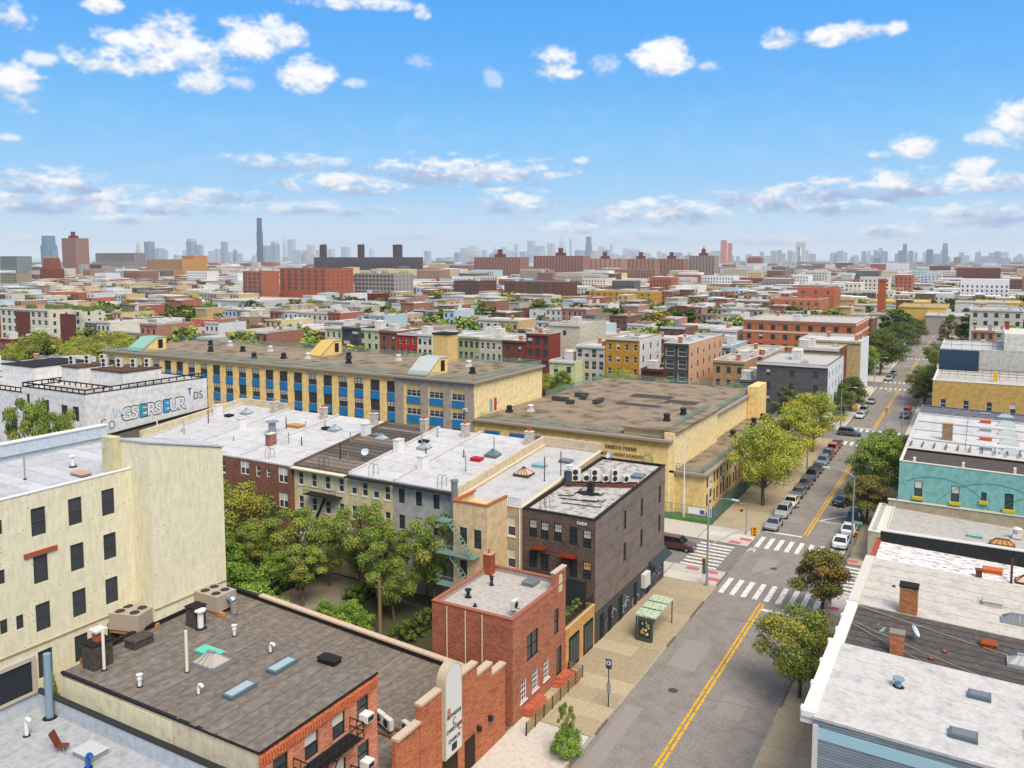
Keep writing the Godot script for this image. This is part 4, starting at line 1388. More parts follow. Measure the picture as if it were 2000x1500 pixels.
	# bicycle arrows
	for p in [[-24.0, 103.5], [-17.2, 128.5]]:
		b = B.new()
		for q in [[[-0.5, 0], [0.0, 0.9]], [[0.5, 0], [0.0, 0.9]], [[-0.5, 0.6], [0.0, 1.5]], [[0.5, 0.6], [0.0, 1.5]]]:
			var x := W(p[0] + q[0][0], p[1] + q[0][1], 0.004)
			var y := W(p[0] + q[1][0], p[1] + q[1][1], 0.004)
			var s := Vector3(0.09, 0, 0)
			b.quad(x - s, x + s, y + s, y - s)
		struct("bicycle_marking", b, MT.linewhite)


# ---------- the block on this side of the cross street, west of the avenue
func near_left() -> void:
	var L := -30.8
	var wht: Material = MT.white
	# low building with a pale terrace roof
	var t := thing("terrace_building", "low building with pale grey membrane roof terrace holding a folding chair", "building", W(-45, 17, 0))
	bldg(t, -49.5, L, 4, 28.1, [10.5, 10.5, 10.5, 10.5], {"wall": wallm("9fa3a4"), "roof": roofm("c9ccce", "concrete", 9.0), "par": 1.0, "inner": mat("membrane", "b4babf", 0.7, "concrete", 6.0), "cop": MT.darkmetal})
	var b := B.new()
	b.wbox(-49.35, -49.2, 14, 27.6, 10.7, 12.7)
	var sc := thing("mesh_screen", "black mesh wind screen in a white frame on the pale terrace", "screen", W(-49.3, 21, 10.6))
	obj("mesh", b, mat("screencloth", "2d3136", 0.95, "grain", 0.5), sc)
	b = B.new()
	b.wbox(-49.45, -49.1, 14, 27.7, 12.7, 12.95)
	b.wbox(-49.45, -49.08, 14, 27.7, 10.58, 10.75)
	b.wbox(-49.45, -49.1, 27.45, 27.75, 10.75, 12.7)
	obj("frame", b, mat("weatheredwood", "b7ac98", 0.9, "grain", 1.0), sc)
	var fc := thing("deck_chair", "brown folding deck chair on the pale terrace roof", "chair", W(-43.4, 26.0, 9.52), 0.5)
	b = B.new()
	b.beam(Vector3(-0.3, 0.3, 0.25), Vector3(-0.3, 0.3, -0.25), 0.5, 0.04)
	obj("seat", b, mat("chairbrown", "6d3b2a", 0.9, "grain", 0.5), fc, true)
	b = B.new()
	b.hexa([Vector3(-0.56, 0.3, 0.27), Vector3(-0.52, 0.3, 0.27), Vector3(-0.52, 0.3, -0.27), Vector3(-0.56, 0.3, -0.27), Vector3(-0.95, 1.1, 0.27), Vector3(-0.91, 1.12, 0.27), Vector3(-0.91, 1.12, -0.27), Vector3(-0.95, 1.1, -0.27)])
	obj("backrest", b, MT.chairbrown, fc, true)
	for s in [[-0.5, 0.25], [-0.5, -0.25], [-0.08, 0.25], [-0.08, -0.25]]:
		b = B.new()
		b.beam(Vector3(s[0], 0, s[1]), Vector3(s[0] - 0.05, 0.3, s[1]), 0.04, 0.04)
		obj("leg", b, MT.galv, fc, true)
	var bx := thing("skylight_box", "flat pale hatch box beside the folding chair on the terrace", "hatch", W(-42.0, 26.4, 9.52), 0.0)
	b = B.new()
	b.frus(Vector3.ZERO, Vector2(0.75, 0.55), Vector2(0.75, 0.55), 0.3)
	obj("curb", b, MT.galv, bx, true)
	b = B.new()
	b.frus(Vector3(0, 0.3, 0), Vector2(0.8, 0.6), Vector2(0.74, 0.54), 0.07)
	obj("lid", b, paint("b9bdbf"), bx, true)
	var ro: Node3D = t.get_node("roof")
	pipe_vent(ro, W(-47.6, 27.5, 9.5), 4.0, 0.22, mat("bluepipe", "7f97a4", 0.5, "grain", 0.8))
	pipe_vent(ro, W(-46.9, 25.7, 9.5), 0.9, 0.11, wht, 2)
	pipe_vent(ro, W(-41.0, 25.6, 9.5), 0.6, 0.13, paint("2c5ba8"), 2)
	# brick walk-up with the dark roof
	var brick := wallm("bc8063", "brick")
	t = thing("brick_walkup", "orange brick walk-up with charcoal bitumen roof and cream stucco side wall", "building", W(-39, 33, 0))
	var bw := []
	var fr := paint("2b2a29")
	for y in [9.75, 6.85, 3.9, 0.9]:
		var k := 0
		for x in [0.95, 3.25, 5.45, 7.55]:
			bw.append([x, y, 1.08, 1.5, "hung", fr, (1 if (k == 1 or k == 2) else 0), mat("stonesill", "8d7f72", 0.9, "grain", 0.8)])
			k += 1
	ro = bldg(t, -47.3, L, 28.2, 37.6, [12.05, 12.15, 12.15, 12.05], {"wall": {"f": wallm("cdbfa0"), "r": brick, "b": wallm("8b5a45", "brick"), "l": wallm("9b8a72")}, "wr": bw, "roof": roofm("7f756a", "bitumen", 8.0), "par": 0.0})
	var tars := [roofm("80766b", "bitumen", 8.0), roofm("7c7267", "bitumen", 6.5), roofm("847a6f", "bitumen", 9.5)]
	sheets(ro, t, true, 1.0, tars, roofm("6d645b", "bitumen", 5.0))
	b = B.new()
	for i in 46:
		b.wbox(L, L + 0.14, 28.22 + i * 0.204, 28.34 + i * 0.204, 11.35, 11.75)
	b.wbox(L, L + 0.16, 28.2, 37.6, 11.75, 11.9)
	b.wbox(L, L + 0.06, 28.2, 37.6, 11.2, 11.35)
	obj("cornice", b, wallm("c0704c", "brick"), t)
	b = B.new()
	b.wbox(-47.35, L + 0.1, 28.12, 28.3, 12.05, 12.17)
	b.wbox(L - 0.05, L + 0.12, 28.3, 37.6, 12.03, 12.17)
	obj("edge_flashing", b, MT.tar, t)
	b = B.new()
	b.wbox(-47.0, -37.4, 28.14, 28.2, 9.2, 11.8)
	obj("side_panel", b, wallm("d6cba8"), t)
	var z := 12.13
	chimney(ro, -46.2, 29.8, z, 1.1, 1.3, 1.5, mat("tarbrick", "4b4743", 0.95, "brickdark", 1.72), MT.tar, 0)
	b = B.new()
	b.wbox(-46.4, -45.9, 29.6, 30.1, z + 1.6, z + 2.2)
	obj("flue_pot", b, MT.terracotta, ro)
	b = B.new()
	b.wbox(-46.55, -45.75, 29.45, 30.25, z + 2.2, z + 2.32)
	obj("flue_cap", b, MT.offwhite, ro)
	pipe_vent(ro, W(-45.3, 29.6, z), 2.6, 0.09, paint("e3d9c3"))
	pipe_vent(ro, W(-40.7, 31.9, z), 2.6, 0.09, paint("e3d9c3"))
	skylight(ro, -40.2, 33.3, z, 1.9, 1.5, "hip", MT.galv, mat("oldglass", "b3a795", 0.3, "grain", 0.6))
	hatch(ro, -41.3, 34.1, z, 1.7, 0.75, paint("63c2a8"), 0.25)
	skylight(ro, -36.1, 35.1, z, 0.85, 1.9, "flat", mat("zinc", "5b6a72", 0.4, "grain", 1.0), MT.skyglass)
	skylight(ro, -36.1, 31.8, z, 0.85, 1.9, "flat", MT.zinc, MT.skyglass)
	pipe_vent(ro, W(-41.7, 29.4, z), 0.45, 0.1, wht, 3)
	pipe_vent(ro, W(-42.0, 36.7, z), 0.45, 0.1, wht, 3)
	pipe_vent(ro, W(-38.0, 30.5, z), 0.45, 0.09, wht, 2)
	pipe_vent(ro, W(-38.2, 36.2, z), 0.45, 0.09, wht, 2)
	chimney(ro, -45.6, 36.6, z, 0.9, 0.9, 1.3, MT.tarbrick, MT.tar)
	pipe_vent(ro, W(-44.9, 36.4, z), 1.2, 0.2, wht, 1)
	hatch(ro, -46.4, 32.8, z, 1.0, 1.4, MT.tarbrick, 0.5)
	hatch(ro, -34.0, 37.0, z, 1.3, 0.7, MT.tar, 0.35)
	# window air conditioners and fire escape
	for p in [[36.35, 9.75], [36.35, 6.85], [36.35, 3.9]]:
		var a := thing("window_air_conditioner", "white box air conditioner in a window of the orange brick walk-up", "air conditioner", W(L, p[0], p[1]), 0.0, "air conditioners of the brick walk-up")
		b = B.new()
		b.box(Vector3(-0.1, 0.02, -0.32), Vector3(0.55, 0.45, 0.32))
		obj("case", b, wht, a, true)
		b = B.new()
		b.box(Vector3(0.5, 0.08, -0.26), Vector3(0.57, 0.38, 0.26))
		obj("grille", b, MT.darkmetal, a, true)
	for y in [9.5, 6.6, 3.65]:
		b = B.new()
		for i in 12:
			b.wbox(L + 0.02 + i * 0.085, L + 0.07 + i * 0.085, 30.6, 35.1, y, y + 0.05)
		var fe := obj("fire_escape", b, MT.blackiron, t)
		b = B.new()
		rail(b, W(L + 1.05, 30.6, y), W(L + 1.05, 35.1, y), 1.0, 0.5, 0.035, 2)
		rail(b, W(L, 30.6, y), W(L + 1.05, 30.6, y), 1.0, 0.5, 0.035, 2)
		rail(b, W(L, 35.1, y), W(L + 1.05, 35.1, y), 1.0, 0.5, 0.035, 2)
		obj("railing", b, MT.blackiron, fe)
		b = B.new()
		for s in [0.3, 0.8]:
			b.beam(W(L + s, 31.2, y - 2.9), W(L + s, 33.4, y), 0.05, 0.05)
		for i in 8:
			var q := i / 8.0
			b.beam(W(L + 0.3, 31.2 + 2.2 * q, y - 2.9 + 2.9 * q), W(L + 0.8, 31.2 + 2.2 * q, y - 2.9 + 2.9 * q), 0.1, 0.03)
		obj("stair", b, MT.blackiron, fe)
	church(L)
	factory()
	red_house(L)
	garage(L)
	dark_corner(L)
	rear_rows()
	graffiti_block()


func church(L: float) -> void:
	var t := thing("church", "low brick church with stepped parapet front and tall white name panel", "church", W(-43, 45.5, 0))
	var brick := wallm("aa6c4e", "brick")
	var hs := [5.7, 4.3, 4.3, 5.9]
	var ro := bldg(t, -60.8, L - 0.4, 37.7, 53.1, hs, {"wall": brick, "roof": roofm("7f756a", "bitumen", 8.0), "par": 0.35, "inner": MT.tar, "cop": MT.tar})
	sheets(ro, t, true, 1.0, [roofm("80766b", "bitumen", 8.0), roofm("7c7267", "bitumen", 6.5), roofm("847a6f", "bitumen", 9.5)], roofm("6d645b", "bitumen", 5.0))
	# stone coping along the yard side, stone by stone
	var st := mat("copingstone", "c3ae97", 0.9, "concrete", 2.0)
	var n := 7
	for i in n:
		var a := -57.0 + i * 3.72
		var b := B.new()
		var h0 := lerpf(5.9, 4.3, (a + 60.8) / 29.6) + 0.1
		var h1 := lerpf(5.9, 4.3, (a + 3.68 + 60.8) / 29.6) + 0.1
		b.hexa([W(a, 52.75, h0), W(a + 3.66, 52.75, h1), W(a + 3.66, 53.3, h1), W(a, 53.3, h0), W(a, 52.75, h0 + 0.16), W(a + 3.66, 52.75, h1 + 0.16), W(a + 3.66, 53.3, h1 + 0.16), W(a, 53.3, h0 + 0.16)])
		obj("coping_stone", b, st, t)
	# stepped gable facade
	for s in [[37.7, 39.5, 4.4], [39.5, 42.0, 6.6], [42.0, 44.4, 7.7], [44.4, 46.6, 7.7], [46.6, 49.0, 7.6], [49.0, 51.1, 6.65], [51.1, 53.1, 5.75]]:
		var b := B.new()
		var holes := []
		b.wbox(L - 0.4, L - (0.12 if s[0] == 39.5 or s[0] == 37.7 else 0.0), s[0], s[1], 0.0, s[2])
		obj("front_wall", b, brick, t)
		if s[0] == 44.4:
			continue
		b = B.new()
		b.wbox(L - 0.48, L + 0.08, s[0] + 0.01, s[1] - 0.01, s[2], s[2] + 0.18)
		obj("coping_stone", b, st, t)
	# name panel with a round head
	var pts := []
	for i in 13:
		var a := PI * i / 12.0
		pts.append(W(L + 0.3, 45.5 + cos(a) * 1.05, 8.2 + sin(a) * 1.05))
	pts.append(W(L + 0.3, 44.45, 2.7))
	pts.append(W(L + 0.3, 46.55, 2.7))
	var b := B.new()
	pts.reverse()
	b.fan(pts, Vector3(-0.7, 0, 0))
	var pn := obj("name_panel", b, mat("panelframe", "b9ab90", 0.9, "concrete", 2.0), t)
	var inn := []
	for p in pts:
		inn.append(Vector3(L + 0.32, p.y + (0.1 if p.y < 3 else -0.08), lerpf(p.z, -45.5, 0.1)))
	b = B.new()
	b.fan(inn, Vector3(-0.05, 0, 0))
	var face := obj("panel_face", b, mat("panelwhite", "d3d2cc", 0.6, "grain", 2.0), pn)
	var bs := Basis(Vector3(0, 0, -1), UP, Vector3(1, 0, 0))
	var o := base_of(face)
	var blk := paint("33302f")
	var gold := paint("a8672a")
	for q in [["B", 44.85, 6.0, 0.75, gold], ["BETHESDA", 45.5, 5.65, 0.36, blk], ["C", 45.5, 5.1, 0.75, gold], ["CHRISTIAN", 45.5, 4.62, 0.36, blk], ["C", 46.15, 4.45, 0.75, gold], ["CHURCH", 45.5, 3.85, 0.36, blk]]:
		text_on(face, q[0], W(L + 0.33, q[1], q[2]) - o, bs, q[3], q[4])
	b = B.new()
	b.wbox(L + 0.32, L + 0.35, 45.2, 45.8, 3.05, 3.55)
	obj("emblem", b, blk, face)
	b = B.new()
	b.wbox(L - 0.1, L + 0.02, 47.3, 48.7, 0.15, 2.5)
	obj("door", b, mat("doordark", "33261f", 0.7), t)
	b = B.new()
	b.wbox(L - 0.1, L + 0.02, 44.5, 46.4, 0.15, 2.55)
	obj("door", b, MT.doordark, t)
	for i in 2:
		b = B.new()
		b.wbox(L, L + 0.35, 48.9 + i * 1.6, 49.15 + i * 1.6, 2.5, 2.85)
		obj("wall_lamp", b, MT.darkmetal, t)
	# rooftop plant
	for k in [[-59.1, 49.6, 0.0, "large tan rooftop cooling unit with four fans on wooden sleepers by the yard wall"], [-62.0, 43.2, 0.3, "beige rooftop cooling unit with four fans beside the cream factory wall"]]:
		var h := thing("rooftop_unit", k[3], "cooling unit", W(k[0], k[1], 5.4), k[2])
		b = B.new()
		b.box(Vector3(-1.5, 0.35, -1.1), Vector3(1.5, 1.75, 1.1))
		obj("case", b, mat("unitbeige", "a99c8d", 0.6, "grain", 1.3), h, true)
		for s in [[-0.7, -0.5], [0.7, -0.5], [-0.7, 0.5], [0.7, 0.5]]:
			b = B.new()
			b.tube(Vector3(s[0], 1.74, s[1]), Vector3(s[0], 1.8, s[1]), 0.42, 0.38, 14)
			obj("fan", b, MT.darkmetal, h, true)
		for s in [-0.8, 0.8]:
			b = B.new()
			b.box(Vector3(-2.0, 0, s - 0.15), Vector3(2.0, 0.35, s + 0.15))
			obj("sleeper", b, MT.wood, h, true)
		if k[0] > -61:
			b = B.new()
			b.path([Vector3(1.45, 1.3, -0.2), Vector3(1.9, 1.35, -0.2), Vector3(2.15, 1.1, -0.2), Vector3(2.2, 0.0, -0.2)], 0.32, 9)
			obj("duct", b, MT.galv, h, true)
	for k in [[-35.4, 43.6], [-34.5, 43.3], [-33.1, 43.6], [-32.2, 43.2]]:
		ac_box("small white condenser on brown timbers behind the stepped church parapet", W(k[0], k[1], lerpf(5.7, 4.3, (k[0] + 60.8) / 29.6) - 0.05), -0.35, "condensers on the church roof")
	b = B.new()
	for s in [43.0, 43.9]:
		b.beam(W(-36.2, s, 4.25), W(-31.6, s, 4.1), 0.2, 0.16)
	obj("timber_rail", b, mat("brownwood", "6b4630", 0.9, "grain", 0.7), t)


func factory() -> void:
	var t := thing("factory_building", "tall cream painted factory with flaking paint and white roof", "building", W(-70, 33, 0))
	var cream := wallm("e5ddc0", "peel")
	var wins := []
	var fr := paint("4a4842")
	for y in [15.55, 11.75, 7.9, 4.1]:
		for x in [15.7, 18.7, 21.6]:
			wins.append([x, y, 1.15, 2.2, "hung", fr, 0])
		wins.append([13.0, y + 0.9, 0.55, 1.1, "hung", fr, 0])
		if y < 10:
			wins.append([14.2, y + 0.8, 0.55, 1.1, "hung", fr, 0])
		for x in [3.0, 6.5, 10.0]:
			wins.append([x, y, 1.15, 2.2, "hung", fr, 0])
	for x in [4.0, 9.0, 14.5, 19.5]:
		wins.append([x, 0.4, 2.2, 2.4, "triple", fr, 0])
	var ro := bldg(t, -75.6, -63, 20, 50.5, [19.4, 19.0, 19.0, 19.4], {"wall": cream, "wr": wins, "roof": roofm("dcdde0", "whiteroof", 18.0), "par": 0.5, "inner": mat("palemembrane", "b9c2c9", 0.7, "concrete", 5.0), "cop": MT.white})
	sheets(ro, t, false, 1.6, [roofm("dcdde0", "whiteroof", 18.0), roofm("d3d5d8", "whiteroof", 15.0), roofm("e2e3e5", "whiteroof", 21.0)], roofm("b9bbbe", "whiteroof", 9.0))
	var b := B.new()
	b.wbox(-75.7, -75.1, 20, 50.5, 19.4, 20.5)
	obj("rear_parapet", b, MT.palemembrane, t)
	b = B.new()
	b.wbox(-75.75, -75.0, 20, 50.5, 20.5, 20.62)
	obj("rear_coping", b, MT.white, t)
	# stair tower that stands out of the wall
	b = B.new()
	var p := [W(-65.5, 44.4, 0), W(-60.6, 44.4, 0), W(-60.6, 52.2, 0), W(-65.5, 52.2, 0), W(-65.5, 44.4, 21.3), W(-60.6, 44.4, 21.5), W(-60.6, 52.2, 19.55), W(-65.5, 52.2, 19.8)]
	b.hexa(p)
	var tw := obj("stair_tower", b, cream, t)
	b = B.new()
	b.hexa([p[4] + Vector3(-0.1, 0.02, 0.1), p[5] + Vector3(0.1, 0.02, 0.1), p[6] + Vector3(0.1, 0.02, -0.1), p[7] + Vector3(-0.1, 0.02, -0.1), p[4] + Vector3(-0.1, 0.14, 0.1), p[5] + Vector3(0.1, 0.14, 0.1), p[6] + Vector3(0.1, 0.14, -0.1), p[7] + Vector3(-0.1, 0.14, -0.1)])
	obj("tower_roof", b, roofm("dcdde0", "whiteroof", 18.0), tw)
	b = B.new()
	b.wbox(-65.7, -64.2, 43.6, 44.4, 18.5, 21.7)
	obj("flue", b, wallm("cfc59d"), tw)
	# rusty lintel, string course
	b = B.new()
	b.wbox(-63, -62.86, 35.0, 37.6, 14.05, 14.4)
	obj("lintel", b, mat("rustlintel", "a5583a", 0.95, "grain", 0.5), t)
	b = B.new()
	b.wbox(-63, -62.9, 20, 44.4, 6.9, 7.0)
	b.wbox(-60.6, -60.5, 44.4, 52.2, 6.9, 7.0)
	obj("string_course", b, wallm("b5a984"), t)
	pipe_vent(ro, W(-69.0, 43.0, 18.75), 0.9, 0.16, MT.white, 1)
	pipe_vent(ro, W(-68.5, 38.5, 18.75), 1.9, 0.06, MT.galv)
	pipe_vent(ro, W(-69.5, 28.0, 18.75), 0.8, 0.18, MT.galv, 1)
	hatch(ro, -66.0, 41.8, 18.75, 1.6, 0.9, paint("b99a8a"), 0.12)


func red_house(L: float) -> void:
	var t := thing("brick_house", "small red brown brick house with curved brick steps beside the garage", "house", W(-34.6, 59, 0))
	var br := wallm("a06c57", "brick")
	var wf := paint("e0ddd6")
	var dk := paint("2b2624")
	var wins := [[2.3, 4.3, 2.0, 2.25, "pair", dk, 0], [7.25, 4.5, 0.9, 2.3, "hung", dk, 0], [1.25, 1.35, 1.05, 1.75, "six", wf, 0, MT.white], [3.25, 1.35, 1.05, 1.75, "six", wf, 0, MT.white], [5.25, 1.35, 1.05, 1.75, "six", wf, 0, MT.white], [7.7, 0.6, 1.05, 2.6, "plain", paint("1c1917"), 0]]
	var ro := bldg(t, -38.5, L, 54.3, 63.75, [8.75, 8.75, 8.75, 8.75], {"wall": {"f": wallm("99634c", "brick"), "r": br, "b": br, "l": br}, "wr": wins, "roof": roofm("b9b2a9", "concrete", 7.0), "par": 0.4, "inner": roofm("a79d93", "concrete", 4.0), "cop": mat("claycoping", "a0604a", 0.9, "grain", 0.8)})
	var b := B.new()
	b.wbox(L - 0.35, L + 0.02, 61.6, 63.77, 8.7, 10.0)
	obj("gable_end", b, br, t)
	b = B.new()
	b.wbox(L - 0.42, L + 0.08, 61.55, 63.85, 10.0, 10.12)
	obj("gable_coping", b, mat("copingstone", "c3ae97", 0.9, "concrete", 2.0), t)
	b = B.new()
	var pts := []
	for i in 9:
		var a := PI * i / 8.0
		pts.append(W(L + 0.05, 62.7 + cos(a) * 0.33, 9.3 + sin(a) * 0.4))
	pts.append(W(L + 0.05, 62.37, 8.1))
	pts.append(W(L + 0.05, 63.03, 8.1))
	pts.reverse()
	b.fan(pts, Vector3(-0.05, 0, 0))
	obj("niche_panel", b, paint("cdbf9a"), t)
	for x in [-37.0, -35.2, -33.6]:
		b = B.new()
		b.tube(W(x, 54.24, 0.2), W(x, 54.24, 8.6), 0.05, 0.05, 6)
		obj("downpipe", b, mat("pinkpipe", "d9bfae", 0.8, "grain", 0.6), t)
	# curved brick steps and a curved planter bay
	for k in [[62.9, 1.9, [[1.7, 0.2], [1.3, 0.4], [0.9, 0.6]]], [57.3, 1.6, [[1.35, 0.75]]]]:
		for s in k[2]:
			b = B.new()
			var q := []
			for i in 11:
				var a := -PI / 2 + PI * i / 10.0
				q.append(W(L + cos(a) * s[0], k[0] + sin(a) * (s[0] * 1.05), s[1] + 0.02))
			b.fan(q, Vector3(0, -s[1] - 0.02 if k[0] > 60 else -0.75, 0))
			obj("step" if k[0] > 60 else "planter", b, wallm("a86048", "brick"), t)
	hatch(ro, -33.5, 62.3, 8.36, 1.1, 1.3, MT.greyglass, 0.3)
	pipe_vent(ro, W(-36.8, 57.2, 8.36), 0.6, 0.16, MT.darkmetal, 1)
	pipe_vent(ro, W(-36.4, 60.4, 8.36), 0.5, 0.12, MT.darkmetal, 3)
	pipe_vent(ro, W(-35.3, 55.9, 8.36), 0.25, 0.1, MT.darkmetal)
	chimney(ro, -38.0, 62.6, 8.3, 0.8, 0.8, 1.9, wallm("8f4f3a", "brick"), mat("capstone", "b5907a", 0.9, "grain", 0.8), 1)
	ac_box("white condenser on the front edge of the small brick house roof", W(-31.5, 55.9, 8.85), PI / 2, "")
	fence("iron_fence", "black iron railing with wooden infill in front of the brick house", [W(-29.2, 53.6, 0.13), W(-29.2, 64.0, 0.13), W(-30.6, 64.0, 0.13)], 1.1, mat("fencewood", "9a855e", 0.85, "grain", 0.6), MT.blackiron, 1.5, 0.11)


func garage(L: float) -> void:
	var t := thing("garage", "one storey tan brick garage with black panelled doors and roof terrace", "garage", W(-34.7, 67, 0))
	var br := wallm("c19a62", "brick")
	var ro := bldg(t, -38.6, L, 63.85, 70.1, [4.1, 4.1, 4.1, 4.1], {"wall": br, "roof": roofm("57514b", "bitumen", 6.0), "par": 0.5, "inner": br, "cop": mat("tancoping", "c9ab78", 0.9, "grain", 0.8)})
	for k in [[64.5, 66.6], [67.6, 69.7]]:
		var b := B.new()
		b.wbox(L - 0.05, L + 0.06, k[0], k[1], 0.13, 3.1)
		var d := obj("door", b, MT.blackiron, t)
		for i in 3:
			b = B.new()
			var a: float = k[0] + 0.15 + i * 0.62
			b.wbox(L + 0.05, L + 0.09, a, a + 0.5, 0.4, 2.8)
			obj("door_panel", b, mat("doorpanel", "4c544e", 0.5, "grain", 0.6), d)
	var b := B.new()
	rail(b, W(L - 0.15, 64.0, 4.2), W(L - 0.15, 70.0, 4.2), 0.95, 0.14, 0.022, 2)
	obj("terrace_railing", b, MT.blackiron, t)
	b = B.new()
	b.wbox(-38.4, -31.6, 69.7, 70.0, 3.7, 6.3)
	obj("terrace_screen", b, mat("terracescreen", "353c3e", 0.8, "siding", 1.2), t)
	for k in [[-31.6, 65.4, 1.0], [-31.8, 67.0, 0.8], [-32.0, 68.6, 1.1]]:
		plant("potted_plant", k[0], k[1], 3.75, k[2], "leafy potted plant behind the garage terrace railing", "plants on the garage terrace")


func dark_corner(L: float) -> void:
	var t := thing("corner_building", "three storey dark grey brown corner building with air condensers on its roof", "building", W(-34.7, 80, 0))
	var sid := wallm("8d7f75", "siding")
	var back := wallm("62574f", "brickdark")
	var fr := paint("1d1b1a")
	var wf := []
	for k in [[0.75, 9.6, 1], [2.05, 9.55, 1], [3.5, 9.6, 1], [5.15, 9.55, 0], [6.6, 9.5, 1], [0.75, 6.5, 0], [2.05, 6.35, 0], [5.15, 6.35, 0], [6.6, 6.4, 2]]:
		wf.append([k[0], k[1], 0.85, 1.75, "six", fr, k[2]])
	var wr := []
	for x in [7.1, 11.9, 17.6]:
		for y in [9.3, 5.95]:
			wr.append([x, y, 0.8, 1.95, "hung", fr, 0])
	var hs := [12.3, 12.3, 13.3, 13.3]
	var ro := bldg(t, -38.7, L, 70.2, 89.9, hs, {"wall": {"f": back, "r": sid, "b": sid, "l": back}, "wf": wf, "wr": wr, "roof": roofm("d5cfc6", "stain", 9.0), "par": 0.16, "inner": MT.tar, "cop": MT.tar})
	# dark ground floor with shop openings, sheet awning and spray paint
	var b := B.new()
	b.wbox(L, L + 0.05, 70.3, 89.8, 0.1, 3.2)
	var gf := obj("shop_front", b, mat("shopdark", "4b4c4a", 0.8, "stucco", 3.0), t)
	for k in [[71.3, 72.2], [73.3, 74.2], [76.0, 77.0], [80.2, 81.1], [84.0, 85.0]]:
		b = B.new()
		b.wbox(L + 0.045, L + 0.1, k[0], k[1], 0.15, 2.6)
		obj("door", b, MT.blackiron, gf)
	b = B.new()
	for i in 3:
		b.hexa([W(L, 84.8, 3.0 + i * 0.18), W(L + 0.95 - i * 0.3, 84.8, 2.95 + i * 0.2), W(L + 0.95 - i * 0.3, 90.2, 2.95 + i * 0.2), W(L, 90.2, 3.0 + i * 0.18), W(L, 84.8, 3.17 + i * 0.18), W(L + 0.9 - i * 0.3, 84.8, 3.14 + i * 0.2), W(L + 0.9 - i * 0.3, 90.2, 3.14 + i * 0.2), W(L, 90.2, 3.17 + i * 0.18)])
	obj("awning", b, mat("awningslate", "3f4a4d", 0.6, "grain", 1.0), t)
	var cols := [paint("b9c4cf", 0.7), paint("4f6f8f", 0.7), paint("8a7fa8", 0.7), paint("3f6b5c", 0.7), paint("c9c9c4", 0.7)]
	for i in 26:
		b = B.new()
		var y := 72.0 + R.randf() * 17.0
		var z := 0.5 + R.randf() * 1.7
		var pts := []
		for k in 9:
			var a := TAU * k / 9.0 * R.randf_range(0.7, 1.0)
			pts.append(W(L + 0.075, y + cos(a) * R.randf_range(0.25, 0.7), z + sin(a) * R.randf_range(0.25, 0.6)))
		for k in 8:
			b.beam(pts[k], pts[k + 1], 0.012, 0.07)
		obj("graffiti", b, cols[i % 5], gf)
	b = B.new()
	b.wbox(L, L + 0.55, 82.4, 84.0, 1.4, 2.9)
	obj("wall_cabinet", b, MT.offwhite, t)
	text_on(t, "FHDP", W(-32.2, 70.14, 11.8) - base_of(t), Basis(), 0.42, wht_m(), "graffiti_lettering", 0.02)
	# remains of the old fire escape on the yard side
	for k in [[-37.2, -35.9, 8.75], [-34.2, -32.6, 8.5]]:
		b = B.new()
		b.wbox(k[0], k[1], 69.2, 70.2, k[2], k[2] + 0.07)
		obj("rusty_balcony", b, mat("rustpanel", "b0714a", 0.95, "rust", 1.6), t)
	b = B.new()
	b.beam(W(-35.9, 69.7, 8.75), W(-34.2, 69.7, 8.55), 0.06, 0.09)
	b.beam(W(-33.6, 69.7, 8.5), W(-35.6, 69.7, 5.4), 0.4, 0.05)
	obj("rusty_stair", b, MT.rustpanel, t)
	var z := 12.5
	b = B.new()
	b.beam(W(-38.2, 78.6, roof_at(t, -38, 78.6) + 0.25), W(-31.2, 81.2, roof_at(t, -31, 81) + 0.25), 0.25, 0.22)
	b.beam(W(-38.2, 79.6, roof_at(t, -38, 79.6) + 0.25), W(-31.2, 82.2, roof_at(t, -31, 82) + 0.25), 0.25, 0.22)
	obj("steel_dunnage", b, mat("rustbeam", "6b3a2a", 0.9, "grain", 0.8), t)
	var i := 0
	for x in [-37.2, -36.1, -35.3, -34.2, -33.3, -32.2]:
		var y: float = 79.1 + (x + 38.2) * 0.371
		ac_box("white condenser in the row on rusty beams above the dark corner building", W(x, y, roof_at(t, x, y) + 0.36), 0.5 + 0.12 * i, "condensers on the dark corner building", i % 2 == 0)
		i += 1
	b = B.new()
	b.tube(W(-38.0, 79.2, 12.9), W(-38.0, 79.2, 14.0), 0.5, 0.5, 10)
	var tk := thing("water_barrel", "dark blue barrel at the end of the rusty beams", "barrel", W(-38.0, 79.2, 12.9))
	obj("drum", b, mat("barrelblue", "3f4d5c", 0.5, "grain", 0.9), tk)
	b = B.new()
	b.tube(W(-38.0, 79.2, 14.0), W(-38.0, 79.2, 14.06), 0.53, 0.45, 10)
	obj("lid", b, MT.darkmetal, tk)
	for k in [[-37.4, 75.5, -36.0, 78.4], [-36.9, 74.8, -33.0, 76.0], [-36.0, 73.6, -32.0, 74.4], [-35.0, 77.0, -33.4, 78.2], [-34.6, 75.2, -32.4, 76.4]]:
		b = B.new()
		b.path([W(k[0], k[1], roof_at(t, k[0], k[1]) + 0.1), W(k[2], k[1] + 0.4, roof_at(t, k[2], k[1] + 0.4) + 0.1), W(k[2], k[3], roof_at(t, k[2], k[3]) + 0.1)], 0.05, 5)
		obj("roof_conduit", b, MT.blackiron, ro)
	hatch(ro, -34.9, 78.2, roof_at(t, -34.9, 78.2), 0.6, 0.6, MT.darkmetal, 1.0)
	b = B.new()
